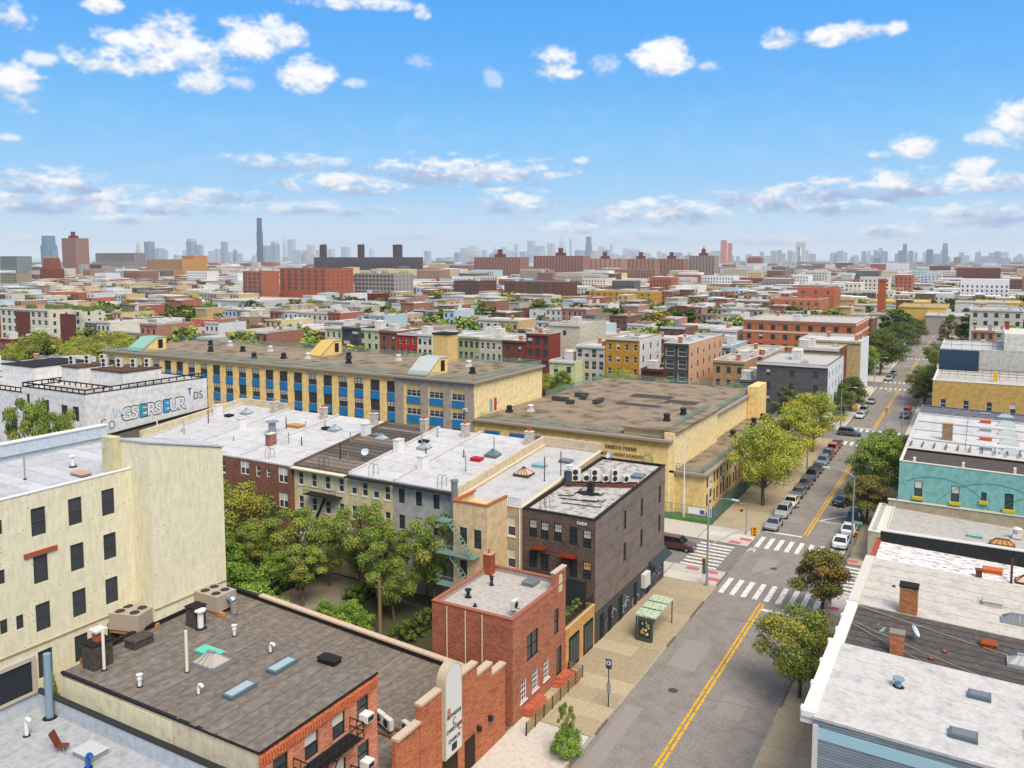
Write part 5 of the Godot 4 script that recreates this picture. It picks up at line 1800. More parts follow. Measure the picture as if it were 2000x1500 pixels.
	for k in 7:
		var a := k * 0.9
		b.tri(W(-34.9, 77.6, roof_at(t, -34.9, 77.6) + 0.02), W(-34.9 + cos(a) * R.randf_range(0.8, 2.2), 77.6 + sin(a) * R.randf_range(0.6, 1.3), roof_at(t, -34.9, 77.6) + 0.03), W(-34.9 + cos(a + 1.1) * R.randf_range(0.8, 2.0), 77.6 + sin(a + 1.1) * R.randf_range(0.6, 1.3), roof_at(t, -34.9, 77.6) + 0.03))
	obj("tar_patch", b, MT.tar, ro)
	hatch(ro, -32.2, 85.0, roof_at(t, -32.2, 85.0), 1.2, 1.5, MT.greyglass, 0.2)
	ladder_hoops(t, W(-36.5, 70.6, 12.4), Vector3.RIGHT, 1.3, MT.blackiron)
	dish("satellite dish on a tripod at the far corner of the dark corner building roof", W(-37.2, 88.8, roof_at(t, -37.2, 88.8)), -0.6)


func wht_m() -> Material:
	return mat("graffwhite", "dfe3e6", 0.7)


func rear_rows() -> void:
	var wf := paint("e6e3dc")
	var dk := paint("2f2c2a")
	var white := roofm("e6e4e2", "whiteroof", 16.0)
	# tan flats with the green fire escape
	var t := thing("tan_flats", "tan flats with pale roof deck and green rear fire escape", "building", W(-42.6, 79, 0))
	var tn := wallm("b5a17e")
	var apricot := wallm("d8bd92")
	var w2 := [[6.1, 9.3, 0.95, 2.0, "hung", wf, 1, MT.white], [6.1, 6.0, 0.95, 2.0, "hung", wf, 1, MT.white], [1.2, 8.9, 0.9, 1.8, "hung", wf, 0, MT.white], [1.2, 5.6, 0.9, 1.8, "hung", wf, 0, MT.white]]
	var ro := bldg(t, -46.5, -38.75, 70.1, 90.0, [12.3, 12.3, 14.0, 14.0], {"wall": {"f": tn, "r": tn, "b": tn, "l": wallm("cdb48e")}, "wf": w2, "roof": roofm("d9d7d5", "whiteroof", 16.0), "par": 0.2, "inner": wallm("cbb99c"), "cop": mat("tancap", "d6c3a4", 0.9, "grain", 0.8)})
	var b := B.new()
	b.hexa([W(-46.8, 70.1, 11.9), W(-46.45, 70.1, 11.9), W(-46.45, 90, 13.6), W(-46.8, 90, 13.6), W(-46.8, 70.1, 13.2), W(-46.45, 70.1, 13.2), W(-46.45, 90, 15.0), W(-46.8, 90, 15.0)])
	b.wbox(-46.45, -38.75, 89.7, 90.02, 13.6, 15.0)
	obj("party_wall", b, wallm("cbb99c"), t)
	b = B.new()
	var holes := []
	b.face(W(-44.3, 66.2, 0), Vector3.RIGHT, 3.9, 13.3, [[0.75, 8.9, 0.85, 1.9], [2.4, 8.9, 0.85, 1.9], [0.75, 5.6, 0.85, 1.9]])
	b.quad(W(-40.4, 66.2, 0), W(-40.4, 70.1, 0), W(-40.4, 70.1, 13.3), W(-40.4, 66.2, 13.3))
	b.quad(W(-44.3, 70.1, 0), W(-44.3, 66.2, 0), W(-44.3, 66.2, 13.3), W(-44.3, 70.1, 13.3))
	b.quad(W(-44.3, 66.2, 12.6), W(-40.4, 66.2, 12.6), W(-40.4, 70.1, 12.6), W(-44.3, 70.1, 12.6))
	obj("rear_extension", b, apricot, t)
	for k in [[0.75, 8.9, 0.85, 1.9, "hung", dk, 0], [2.4, 8.9, 0.85, 1.9, "hung", dk, 0], [0.75, 5.6, 0.85, 1.9, "hung", dk, 0]]:
		window(t, W(-44.3, 66.2, 0), Vector3.RIGHT, k)
	b = B.new()
	b.wbox(-44.4, -40.3, 66.1, 66.4, 13.3, 13.42)
	b.wbox(-40.65, -40.3, 66.4, 70.1, 13.3, 13.42)
	b.wbox(-44.4, -44.05, 66.4, 70.1, 13.3, 13.42)
	obj("tile_coping", b, MT.terracotta, t)
	for y in [11.4, 8.2, 5.0]:
		b = B.new()
		for i in 9:
			b.wbox(-45.6, -44.2 if y > 11.0 else -41.2, 65.02 + i * 0.13, 65.1 + i * 0.13, y, y + 0.05)
		var fe := obj("fire_escape", b, MT.railgreen, t)
		b = B.new()
		rail(b, W(-45.6, 65.05, y), W(-44.2 if y > 11.0 else -41.2, 65.05, y), 0.95, 0.4, 0.025, 2)
		rail(b, W(-45.6, 65.05, y), W(-45.6, 66.1, y), 0.95, 0.3, 0.03, 2)
		obj("railing", b, MT.railgreen, fe)
		b = B.new()
		for s in [65.3, 65.9]:
			if y < 11.0:
				b.beam(W(-41.8, s, y), W(-44.4, s, y + 3.2), 0.05, 0.12)
		for i in (9 if y < 11.0 else 1):
			var q := i / 9.0
			b.beam(W(-41.8 - 2.6 * q, 65.3, y + 3.2 * q), W(-41.8 - 2.6 * q, 65.9, y + 3.2 * q), 0.2, 0.04)
		obj("stair", b, MT.railgreen, fe)
	b = B.new()
	b.tube(W(-46.2, 69.3, 0), W(-46.2, 69.3, 14.2), 0.35, 0.35, 10)
	b.tube(W(-46.2, 69.3, 14.2), W(-46.2, 69.3, 14.4), 0.42, 0.42, 10)
	obj("flue", b, mat("fluegrey", "7d7f7c", 0.7, "grain", 1.0), t)
	b = B.new()
	b.tube(W(-38.95, 70.04, 0.2), W(-38.95, 70.04, 12.2), 0.07, 0.07, 6)
	obj("downpipe", b, MT.white, t)
	b = B.new()
	rail(b, W(-40.3, 70.2, 12.2), W(-38.9, 70.2, 12.2), 1.0, 0.2, 0.03, 1)
	obj("roof_railing", b, mat("bluerail", "6d8f96", 0.6, "grain", 0.6), t)
	skylight(ro, -43.6, 79.4, roof_at(t, -43.6, 79.4), 1.9, 1.7, "hip", MT.rustiron, mat("oldpane", "c3ab90", 0.4, "grain", 0.5))
	hatch(ro, -43.3, 82.6, roof_at(t, -43.3, 82.6), 1.6, 1.0, mat("verdigris", "86b3ac", 0.6, "grain", 0.7), 0.3)
	hatch(ro, -41.2, 85.2, roof_at(t, -41.2, 85.2), 1.4, 1.1, MT.greyglass, 0.25)
	for k in [[-40.6, 78.6], [-39.8, 81.0]]:
		pipe_vent(ro, W(k[0], k[1], roof_at(t, k[0], k[1])), 2.7, 0.06, MT.rustiron)
	pipe_vent(ro, W(-39.3, 82.2, roof_at(t, -39.3, 82.2)), 0.5, 0.22, MT.white, 3)
	# row houses: [u0, u1, label, rear wall, kind, roof, windows]
	var rows := [
		[-56.2, -46.85, "grey rendered row house with white roof and red hatch lid", wallm("b5b2ab"), white, 4, dk],
		[-62.7, -56.25, "narrow cream row house with white roof and dark eaves", wallm("dccb9c"), white, 4, wf],
		[-71.2, -62.75, "cream row house with brown striped roof and small rear balcony", wallm("e0d3aa"), roofm("6f6257", "bitumen", 5.0), 4, wf],
		[-80.4, -71.25, "brown brick row house with white roof and paired rear windows", wallm("7d5a4c", "brick"), white, 3, wf],
		[-90.2, -80.45, "brown brick row house with rear bay beside the cream factory", wallm("7d5a4c", "brick"), white, 2, wf],
		[-99.6, -90.25, "brick row house at the row end with high cream side parapet", wallm("7f5e50", "brick"), white, 2, wf]]
	var n := 0
	for k in rows:
		t = thing("row_house", k[2], "house", W((k[0] + k[1]) / 2, 81, 0), 0.0, "row houses backing on the yards")
		var w: float = k[1] - k[0]
		var ws := []
		for y in [9.95, 7.0, 4.0]:
			ws.append_array(grid(w, k[5], [y], 0.8, 1.6, "hung", k[6], 0.2, MT.white if k[6] == wf else null))
		if n == 3:
			ws = [[0.7, 10.2, 1.5, 1.7, "pair", wf, 1], [3.4, 10.2, 0.7, 1.4, "hung", wf, 0], [5.2, 10.4, 0.6, 1.0, "hung", wf, 0], [7.2, 10.0, 1.5, 1.9, "pair", wf, 1], [7.2, 6.9, 1.5, 1.9, "pair", wf, 1], [0.7, 7.0, 1.5, 1.7, "pair", wf, 0]]
		ro = bldg(t, k[0], k[1], 72.0 - (0.6 if n == 3 or n == 4 else 0.0), 90.3, [12.25, 12.2, 14.2, 14.3], {"wall": k[3], "wf": ws, "roof": k[4], "par": 0.0})
		if n != 2:
			sheets(ro, t, false, 2.6, [white, roofm("dfdddb", "whiteroof", 11.0), roofm("e2e0de", "whiteroof", 19.0)], roofm("c4c2bf", "whiteroof", 6.0))
		if n == 2:
			sheets(ro, t, false, 1.0, [roofm("6b5f55", "bitumen", 5.0), roofm("85786a", "bitumen", 4.0), roofm("5d534b", "bitumen", 6.0)])
		b = B.new()
		b.wbox(k[0] + 0.1, k[1] - 0.1, 71.2 if n < 3 else 71.35, 72.0, 12.0, 12.13)
		if n < 3:
			obj("eaves", b, MT.tar if n < 2 else wallm("e0d3aa"), t)
		b = B.new()
		b.hexa([W(k[0], 72, 12.1), W(k[0] + 0.3, 72, 12.1), W(k[0] + 0.3, 90.3, 14.2), W(k[0], 90.3, 14.2), W(k[0], 72, 12.5), W(k[0] + 0.3, 72, 12.5), W(k[0] + 0.3, 90.3, 14.6), W(k[0], 90.3, 14.6)])
		obj("party_parapet", b, k[4] if n != 1 else white, t)
		var c: float = (k[0] + k[1]) / 2
		chimney(ro, k[0] + 0.8, 76.5 + (n % 3) * 4, roof_at(t, c, 76.5 + (n % 3) * 4), 0.8, 1.2, 1.5, MT.white if n != 3 else wallm("8a6a58", "brick"), MT.offwhite)
		chimney(ro, k[1] - 1.0, 88.5, roof_at(t, c, 88.5), 0.9, 0.8, 1.6, wallm("b9b4ab", "brick"), MT.offwhite, 2)
		if n == 0:
			skylight(ro, c + 1.6, 83.2, roof_at(t, c, 83.2), 1.6, 1.5, "hip", MT.zinc, MT.greyglass)
			hatch(ro, c + 0.6, 81.2, roof_at(t, c, 81.2), 1.3, 1.0, mat("hatchred", "b3242c", 0.6, "grain", 0.6), 0.3)
		elif n == 4:
			pipe_vent(ro, W(-83.5, 80.5, roof_at(t, -83.5, 80.5)), 1.6, 0.5, MT.galv, 1)
			hatch(ro, -82.5, 84.0, roof_at(t, -82.5, 84.0), 2.2, 1.3, MT.wood, 0.3)
		else:
			skylight(ro, c, 81.5 + n, roof_at(t, c, 81.5 + n), 1.5, 1.4, "hip", MT.galv, MT.skyglass)
			hatch(ro, c - 1.5, 84.5, roof_at(t, c - 1.5, 84.5), 1.1, 0.9, MT.tar if n % 2 else MT.greyglass, 0.25)
		for q in 3:
			var x: float = k[0] + 1.2 + R.randf() * (w - 2.0)
			var y := 74.5 + R.randf() * 13.0
			pipe_vent(ro, W(x, y, roof_at(t, x, y)), R.randf_range(0.4, 2.0), 0.07, MT.galv if q else MT.tar)
		if n < 4:
			ladder_hoops(t, W(c + (0.0 if n else 1.5), 72.4, 12.25), Vector3.RIGHT, 1.4, MT.blackiron)
		if n == 2:
			b = B.new()
			b.wbox(-68.6, -63.6, 70.7, 71.95, 9.3, 9.38)
			var fe := obj("rear_balcony", b, MT.blackiron, t)
			b = B.new()
			rail(b, W(-68.6, 70.75, 9.38), W(-63.6, 70.75, 9.38), 0.95, 0.35, 0.03, 2)
			obj("railing", b, MT.blackiron, fe)
			b = B.new()
			b.beam(W(-65.5, 71.2, 9.35), W(-67.2, 71.2, 6.2), 0.5, 0.08)
			obj("ladder", b, MT.blackiron, fe)
		if n == 4:
			b = B.new()
			b.wbox(-90.0, -85.6, 69.6, 71.4, 0, 12.1)
			obj("rear_bay", b, k[3], t)
			b = B.new()
			b.wbox(-90.1, -85.5, 69.5, 71.4, 12.1, 12.22)
			obj("bay_roof", b, roofm("d6c9bf", "whiteroof", 9.0), t)
		if n == 5:
			b = B.new()
			b.hexa([W(-100.0, 72, 12), W(-99.6, 72, 12), W(-99.6, 90.3, 14), W(-100.0, 90.3, 14), W(-100.0, 72, 13.4), W(-99.6, 72, 13.4), W(-99.6, 90.3, 15.3), W(-100.0, 90.3, 15.3)])
			b.wbox(-99.6, -90.3, 90.0, 90.32, 14.2, 15.3)
			obj("side_parapet", b, wallm("cdbf9f"), t)
		n += 1
	dish("satellite dish by the chimney of the brown roofed cream row house", W(-63.8, 76.4, 12.9), 0.4)
	t = thing("dark_roof_house", "low house with dark grey roof below the graffiti wall", "house", W(-104, 82, 0))
	ro = bldg(t, -108.7, -100.05, 70.5, 91, [11.6, 11.6, 12.8, 12.8], {"wall": wallm("7d7468", "brick"), "roof": roofm("57524e", "bitumen", 8.0), "par": 0.25, "inner": MT.tar, "cop": MT.tar})
	skylight(ro, -103.5, 82, roof_at(t, -103.5, 82), 1.8, 1.6, "hip", MT.galv, MT.skyglass)
	pipe_vent(ro, W(-105.5, 79, roof_at(t, -105.5, 79)), 1.8, 0.1, MT.white)


func graffiti_block() -> void:
	var wt := wallm("e4e1dd")
	var dk := paint("2a2b2d")
	var t := thing("white_flats", "white flats with graffiti along the upper side wall and condensers on top", "building", W(-117, 80, 0))
	var wf := []
	for y in [3.2, 6.8, 10.4, 14.0]:
		wf.append_array([[9.5, y, 1.5, 2.1, "pair", dk, 0], [12.2, y, 1.5, 2.1, "pair", dk, 0], [5.0, y, 1.6, 2.5, "pair", dk, 0], [1.0, y + 0.4, 0.8, 2.6, "plain", dk, 0]])
	var ro := bldg(t, -124, -108.8, 70, 91, [18.0, 18.0, 17.8, 17.8], {"wall": wt, "wf": wf, "roof": roofm("cfc8bf", "concrete", 8.0), "par": 0.5, "inner": wt, "cop": MT.tar})
	for k in [[-123.7, -119.6, 76.0, 82.0, 20.3], [-117.0, -109.4, 76.5, 83.0, 20.2]]:
		var b := B.new()
		b.wbox(k[0], k[1], k[2], k[3], 17.4, k[4])
		var bk := obj("bulkhead", b, wt, t)
		b = B.new()
		b.wbox(k[0] - 0.1, k[1] + 0.1, k[2] - 0.1, k[3] + 0.1, k[4], k[4] + 0.2)
		obj("bulkhead_roof", b, MT.rustiron, bk)
	var b := B.new()
	b.wbox(-109.42, -109.34, 80.6, 81.9, 17.6, 19.7)
	obj("door", b, MT.white, t)
	for k in [[-122.8, 77.2, 20.5], [-121.6, 79.0, 20.5], [-120.4, 80.8, 20.5], [-116.2, 78.2, 20.4], [-114.0, 79.2, 20.4], [-112.0, 80.2, 20.4], [-110.4, 81.4, 20.4]]:
		ac_box("tall grey white condenser on the bulkhead above the graffiti wall", W(k[0], k[1], k[2]), 0.4, "condensers above the graffiti wall", true)
	b = B.new()
	for s in [[-124, 70.1, -108.9, 70.1], [-108.9, 70.1, -108.9, 90.9], [-124, 74, -109, 74], [-123.9, 70.1, -123.9, 90]]:
		rail(b, W(s[0], s[1], 18.05), W(s[2], s[3], 18.05), 0.55, 1.4, 0.12, 1)
	obj("roof_railing", b, MT.blackiron, t)
	# graffiti on the side wall
	var bs := Basis(Vector3(0, 0, -1), UP, Vector3(1, 0, 0))
	var o := base_of(t)
	var y := 76.4
	var k := 0
	var gcol := [paint("dfe2e3", 0.7), paint("dfe2e3", 0.7), paint("39a3b5", 0.7), paint("dfe2e3", 0.7), paint("dfe2e3", 0.7), paint("3f9fe0", 0.7), paint("dfe2e3", 0.7), paint("dfe2e3", 0.7)]
	for ch in "GSERSEUR":
		var z := 14.2 + 0.02 * k
		for d in [[-0.09, 0.0], [0.09, 0.0], [0.0, -0.09], [0.0, 0.09]]:
			text_on(t, ch, W(-108.79, y + d[0], z + d[1]) - o, bs, 2.75, MT.blackiron, "graffiti_outline", 0.01)
		text_on(t, ch, W(-108.77, y, z) - o, bs, 2.6, gcol[k], "graffiti_letter", 0.03)
		y += 1.36
		k += 1
	text_on(t, "DS", W(-108.77, 89.2, 15.2) - o, bs, 1.7, paint("7e8790", 0.7), "graffiti_letter", 0.03)
	text_on(t, "T", W(-108.77, 87.6, 16.0) - o, bs, 1.5, paint("2a5cb0", 0.7), "graffiti_letter", 0.03)
	text_on(t, "So", W(-108.77, 73.3, 13.2) - o, bs, 2.2, paint("8c9298", 0.7), "graffiti_letter", 0.03, false)
	text_on(t, "Vx", W(-108.77, 75.0, 14.6) - o, bs, 1.8, paint("a9cdd6", 0.7), "graffiti_letter", 0.03, false)
	# lower neighbours of the same pale render
	t = thing("white_flats", "low white flats with black roof rails behind the leafy street tree", "building", W(-137, 84, 0))
	ro = bldg(t, -150, -124.1, 73, 91, [16.2, 16.2, 16.2, 16.2], {"wall": wt, "wf": grid(25.9, 5, [3, 6.6, 10.2], 1.5, 2.0, "pair", dk), "roof": roofm("c4bdb5", "concrete", 8.0), "par": 0.5, "inner": wt, "cop": MT.tar})
	b = B.new()
	rail(b, W(-150, 73.1, 16.3), W(-124.2, 73.1, 16.3), 0.6, 1.4, 0.12, 1)
	obj("roof_railing", b, MT.blackiron, t)
	b = B.new()
	b.wbox(-144, -134.5, 78, 88, 15.7, 19.2)
	var bh := obj("bulkhead", b, wt, t)
	b = B.new()
	b.wbox(-144.1, -134.4, 77.9, 88.1, 19.2, 19.35)
	obj("bulkhead_roof", b, MT.tar, bh)
	t = thing("white_flats", "white flats with roof bulkhead and pink pier at the block end", "building", W(-165, 84, 0))
	ro = bldg(t, -185, -150.1, 75, 91, [17.2, 17.2, 17.2, 17.2], {"wall": wt, "wf": grid(34.9, 6, [3, 6.6, 10.2, 13.6], 1.5, 2.0, "pair", dk), "roof": roofm("8d8a86", "concrete", 8.0), "par": 0.5, "inner": wt, "cop": MT.tar})
	hatch(ro, -158, 82, 16.7, 6, 4, wt, 2.6)


func plant(called: String, u: float, v: float, z: float, h: float, label: String, group := "") -> Node3D:
	var t := thing(called, label, "plant", W(u, v, z), R.randf() * TAU, group)
	var b := B.new()
	b.tube(Vector3.ZERO, Vector3(0, h * 0.3, 0), 0.14, 0.19, 9)
	obj("pot", b, MT.terracotta, t, true)
	inst("foliage", trunks["bush"].crown, MT.leaf, t, Vector3(0, h * 0.2, 0), Basis.from_scale(Vector3(h, h, h)))
	return t


func edge_rail(t: Node3D, pts: Array, h := 1.0) -> void:
	for i in pts.size() - 1:
		var b := B.new()
		rail(b, pts[i], pts[i + 1], h, 0.45, 0.05, 3)
		obj("roof_railing", b, MT.railgreen, t)


func roof_fan(ro: Node, u: float, v: float, z: float, white: bool) -> void:
	var b := B.new()
	b.frus(W(u, v, z - 0.03), Vector2(0.5, 0.5), Vector2(0.42, 0.42), 0.5)
	b.tube(W(u, v, z + 0.47), W(u, v, z + 1.05), 0.42, 0.55, 10)
	b.tube(W(u, v, z + 1.05), W(u, v, z + 1.25), 0.6, 0.3, 10)
	obj("roof_ventilator", b, MT.offwhite if white else MT.darkmetal, ro)


func school() -> void:
	var yel := wallm("efcd88")
	var yel2 := wallm("f0d8a2")
	var roof := mat("gravelroof", "96856f", 0.95, "stain", 38.0, {"over": "asphalt", "overscale": 6.0})
	var stone := mat("eavestone", "9a8f80", 0.9, "concrete", 3.0)
	var blue := mat("spandrel", "2478ab", 0.55, "grain", 1.6)
	var greyp := wallm("a89b8a")
	var fr := paint("3a3835")
	var silver := paint("b5bcbf")
	# ---- tall classroom block
	var t := thing("school_block", "long three storey yellow school block with blue window bays", "school", W(-121, 126, 0))
	var wf := []
	var blues := []
	var us := [-166.8, -159.2]
	for i in 19:
		us.append(-155.4 + i * 3.685)
	var grey := [-84.3, -79.5, -74.9]
	for u in us:
		for y in [3.2, 6.7, 10.2, 13.7]:
			wf.append([u + 170.0 - 1.05, y, 2.1, 2.0, "triple", fr, (1 if R.randf() < 0.75 else 0)])
		for y in [5.22, 8.72, 12.22]:
			blues.append([u - 1.0, u + 1.0, y])
	for u in grey:
		for y in [3.2, 6.7, 10.2, 13.4]:
			wf.append([u + 170.0 - 1.55, y, 3.1, 2.0, "triple", silver, (2 if R.randf() < 0.5 else 0)])
		for y in [5.22, 8.72, 12.22]:
			for k in 3:
				blues.append([u - 1.5 + k * 1.02, u - 0.55 + k * 1.02, y])
	var ro := bldg(t, -170, -72, 114, 138.2, [16.8, 16.8, 16.8, 16.8], {"wall": {"f": yel, "r": yel2, "b": yel, "l": yel}, "wf": wf, "roof": roof, "par": 0.0})
	var b := B.new()
	for k in [[-170.5, -71.5, 113.3, 114.0], [-170.5, -71.5, 138.2, 138.8]]:
		b.wbox(k[0], k[1], k[2], k[3], 16.55, 16.87)
	b.wbox(-72, -71.4, 114, 138.2, 16.55, 16.87)
	obj("eaves", b, stone, t)
	for k in blues:
		b = B.new()
		b.wbox(k[0], k[1], 113.9, 114.02, k[2], k[2] + (1.46 if k[2] < 12.0 or k[0] < -87.0 else 1.16))
		obj("spandrel_panel", b, blue, t)
	for i in 4:
		b = B.new()
		var x: float = [-87.2, -82.0, -77.3, -73.0][i]
		b.wbox(x - (0.8 if i else 1.1), x + (0.75 if i < 3 else 1.0), 113.86, 114.0, 0, 16.55)
		obj("pilaster", b, greyp, t)
	b = B.new()
	b.wbox(-88.4, -72.0, 113.93, 114.0, 15.5, 16.55)
	obj("frieze", b, greyp, t)
	for i in us.size() - 1:
		if i < 2:
			continue
		b = B.new()
		b.wbox(us[i] + 1.15, us[i + 1] - 1.15, 113.82, 114.0, 0, 15.2)
		obj("pilaster", b, yel, t)
	for k in [[-107.0, 5.3], [-97.1, 2.6], [-93.1, 7.2], [-89.1, 2.5], [-89.1, 7.3], [-112.8, 7.1], [-101.2, 2.6], [-74.0, 2.5], [-74.0, 7.0], [-74.0, 11.8]]:
		var a := thing("window_air_conditioner", "white air conditioner in a window bay of the long school block", "air conditioner", W(k[0] + 0.4, 114, k[1]), 0.0, "air conditioners of the school block")
		b = B.new()
		b.box(Vector3(-0.35, 0, -0.1), Vector3(0.35, 0.45, 0.5))
		obj("case", b, MT.white, a, true)
		b = B.new()
		b.box(Vector3(-0.3, 0.05, 0.48), Vector3(0.3, 0.4, 0.52))
		obj("grille", b, MT.galv, a, true)
	edge_rail(t, [W(-170, 114.2, 16.85), W(-72.2, 114.2, 16.85), W(-72.2, 138, 16.85)], 0.95)
	edge_rail(t, [W(-170, 138, 16.85), W(-73, 138, 16.85)], 0.95)
	for i in 16:
		roof_fan(ro, -162.0 + i * 5.6 + R.randf_range(-1.2, 1.2), R.randf_range(118, 134), 16.85, i % 3 == 2)
	# stair bulkheads with slanting metal hoods
	for k in [[-84.0, 116.5, 2.0, "b0b3ae"], [-160.5, 117.0, 2.4, "86b09f"], [-120.0, 130.0, 1.6, "c9a95e"]]:
		var hd := B.new()
		var w: float = k[2]
		hd.hexa([W(k[0] - w, k[1] - 2, 16.8), W(k[0] + w, k[1] - 2, 16.8), W(k[0] + w, k[1] + 4.5, 16.8), W(k[0] - w, k[1] + 4.5, 16.8), W(k[0] - w, k[1] + 2.0, 19.6), W(k[0] + w, k[1] + 2.0, 19.6), W(k[0] + w, k[1] + 4.5, 19.6), W(k[0] - w, k[1] + 4.5, 19.6)])
		var hh := obj("stair_bulkhead", hd, yel, t)
		b = B.new()
		b.hexa([W(k[0] - w - 0.15, k[1] - 2.2, 16.86), W(k[0] + w + 0.15, k[1] - 2.2, 16.86), W(k[0] + w + 0.15, k[1] + 2.0, 19.66), W(k[0] - w - 0.15, k[1] + 2.0, 19.66), W(k[0] - w - 0.15, k[1] - 2.25, 17.0), W(k[0] + w + 0.15, k[1] - 2.25, 17.0), W(k[0] + w + 0.15, k[1] + 2.0, 19.8), W(k[0] - w - 0.15, k[1] + 2.0, 19.8)])
		b.wbox(k[0] - w - 0.1, k[0] + w + 0.1, k[1] + 2.0, k[1] + 4.6, 19.62, 19.76)
		obj("metal_hood", b, mat("hood" + k[3], k[3], 0.45, "grain", 1.2), hh)
		b = B.new()
		b.wbox(k[0] + w, k[0] + w + 0.04, k[1] + 2.4, k[1] + 3.6, 17.3, 19.2)
		obj("door", b, MT.blackiron, hh)
	b = B.new()
	b.wbox(-93.5, -90.0, 133, 136.5, 16.8, 22.2)
	var ch := obj("brick_stack", b, wallm("d9b978"), t)
	b = B.new()
	b.wbox(-93.7, -89.8, 132.8, 136.7, 22.2, 22.5)
	obj("cap", b, MT.tar, ch)
	b = B.new()
	b.wbox(-72, -71.95, 120.4, 121.2, 11.0, 13.2)
	obj("door", b, mat("doorred", "b3382c", 0.6), t)
	b = B.new()
	b.wbox(-72, -71.95, 118.9, 119.8, 11.0, 13.2)
	obj("panel", b, paint("8fa5a0"), t)
	# ---- lower hall block
	t = thing("school_hall", "lower yellow school hall with weathered brown roof and name lettering", "school", W(-55, 142, 0))
	ro = bldg(t, -71.9, -38.6, 114, 168, [10.7, 10.7, 10.7, 10.7], {"wall": {"f": yel, "r": yel2, "b": yel, "l": yel}, "roof": roof, "par": 0.0})
	b = B.new()
	b.wbox(-71.9, -38.0, 113.3, 114.0, 10.45, 10.78)
	b.wbox(-38.6, -38.0, 114, 168.3, 10.45, 10.78)
	obj("eaves", b, stone, t)
	b = B.new()
	b.wbox(-71.9, -38.6, 113.93, 114.0, 9.5, 10.45)
	obj("frieze", b, wallm("d2ab63"), t)
	for u in [-68.5, -63.8, -59.1, -54.4]:
		b = B.new()
		b.wbox(u - 1.5, u + 1.5, 113.9, 114.05, 6.1, 9.1)
		var w := obj("window_surround", b, stone, t)
		b = B.new()
		b.wbox(u - 1.3, u + 1.3, 113.85, 113.95, 6.3, 8.95)
		obj("blue_shutter", b, mat("shutterblue", "2468a8", 0.6, "grain", 1.0), w)
		b = B.new()
		b.wbox(u - 1.3, u + 1.3, 113.82, 113.9, 6.3, 7.2)
		obj("lower_panel", b, stone, w)
	var o := base_of(t)
	var brz := paint("5b4a35")
	text_on(t, "ENRICO FERMI", W(-46.0, 113.9, 8.75) - o, Basis(), 0.72, brz)
	text_on(t, "JUNIOR HIGH SCHOOL", W(-46.1, 113.9, 7.7) - o, Basis(), 0.72, brz)
	b = B.new()
	b.tube(W(-41.7, 114.0, 7.5), W(-41.7, 113.88, 7.5), 0.85, 0.85, 18)
	var em := obj("round_emblem", b, mat("emblem", "a9a06a", 0.7, "grain", 0.5), t)
	b = B.new()
	b.tube(W(-41.7, 113.95, 7.5), W(-41.7, 113.84, 7.5), 0.6, 0.6, 18)
	obj("emblem_centre", b, paint("c9b67a"), em)
	edge_rail(t, [W(-71, 114.3, 10.75), W(-46.5, 114.3, 10.75)], 1.0)
	edge_rail(t, [W(-38.9, 138, 10.75), W(-38.9, 167.5, 10.75)], 1.0)
	edge_rail(t, [W(-71, 167.7, 10.75), W(-38.9, 167.7, 10.75)], 1.0)
	edge_rail(t, [W(-71.6, 139, 10.75), W(-71.6, 167, 10.75)], 1.0)
	# raised stair head at the street corner
	b = B.new()
	b.wbox(-46, -38.2, 115.2, 137, 10.7, 11.75)
	b.wbox(-39.4, -37.9, 114.4, 137, 0, 11.75)
	var rs := obj("raised_bay", b, yel2, t)
	b = B.new()
	b.wbox(-46.4, -37.4, 114.6, 137.3, 11.75, 11.98)
	obj("bay_roof", b, roof, rs)
	edge_rail(t, [W(-39.0, 118, 11.98), W(-39.0, 136.5, 11.98)], 0.9)
	b = B.new()
	b.wbox(-38.5, -36.6, 160, 167.5, 0, 12.4)
	obj("corner_pier", b, yel, t)
	roof_fan(ro, -41.5, 121.5, 11.98, false)
	roof_fan(ro, -40.8, 127.5, 11.98, false)
	roof_fan(ro, -66.8, 124.0, 10.73, true)
	roof_fan(ro, -69.6, 121.5, 10.73, false)
	for k in [[-67.0, 136.0, 3.2, 0.8], [-64.0, 134.0, 1.4, 0.8], [-60.0, 137.5, 0.9, 3.4], [-65.5, 142.0, 2.4, 1.2], [-64.0, 139.5, 1.2, 0.7]]:
		b = B.new()
		b.wbox(k[0] - k[2] / 2, k[0] + k[2] / 2, k[1] - k[3] / 2, k[1] + k[3] / 2, 10.9, 11.55)
		for s in [-0.4, 0.4]:
			b.wbox(k[0] + k[2] * s - 0.1, k[0] + k[2] * s + 0.1, k[1] - 0.2, k[1] + 0.2, 10.7, 10.9)
		obj("roof_duct", b, mat("ductgrey", "45484a", 0.6, "grain", 1.0), ro)
	for k in [[-58, -50, 147, 151], [-50, -44, 143, 147.5], [-57, -47.5, 138, 140.5]]:
		b = B.new()
		b.wbox(k[0], k[1], k[2], k[3], 10.74, 10.752)
		obj("roof_patch", b, mat("darkpatch", "4d4742", 0.95, "bitumen", 9.0), ro)
	# ---- street wing
	t = thing("school_wing", "two storey yellow street wing of the school with banners and green railing", "school", W(-36, 140, 0))
	var wr := []
	for i in 13:
		var x := 1.4 + i * 3.7
		wr.append([x, 3.6, 1.0, 1.9, "plain", paint("24415f"), 0])
		wr.append([x + 1.6, 3.6, 1.0, 1.9, "plain", paint("24415f"), 0])
		wr.append([x, 0.8, 1.0, 1.9, "plain", paint("24415f"), 0])
		wr.append([x + 1.6, 0.8, 1.0, 1.9, "plain", paint("24415f"), 0])
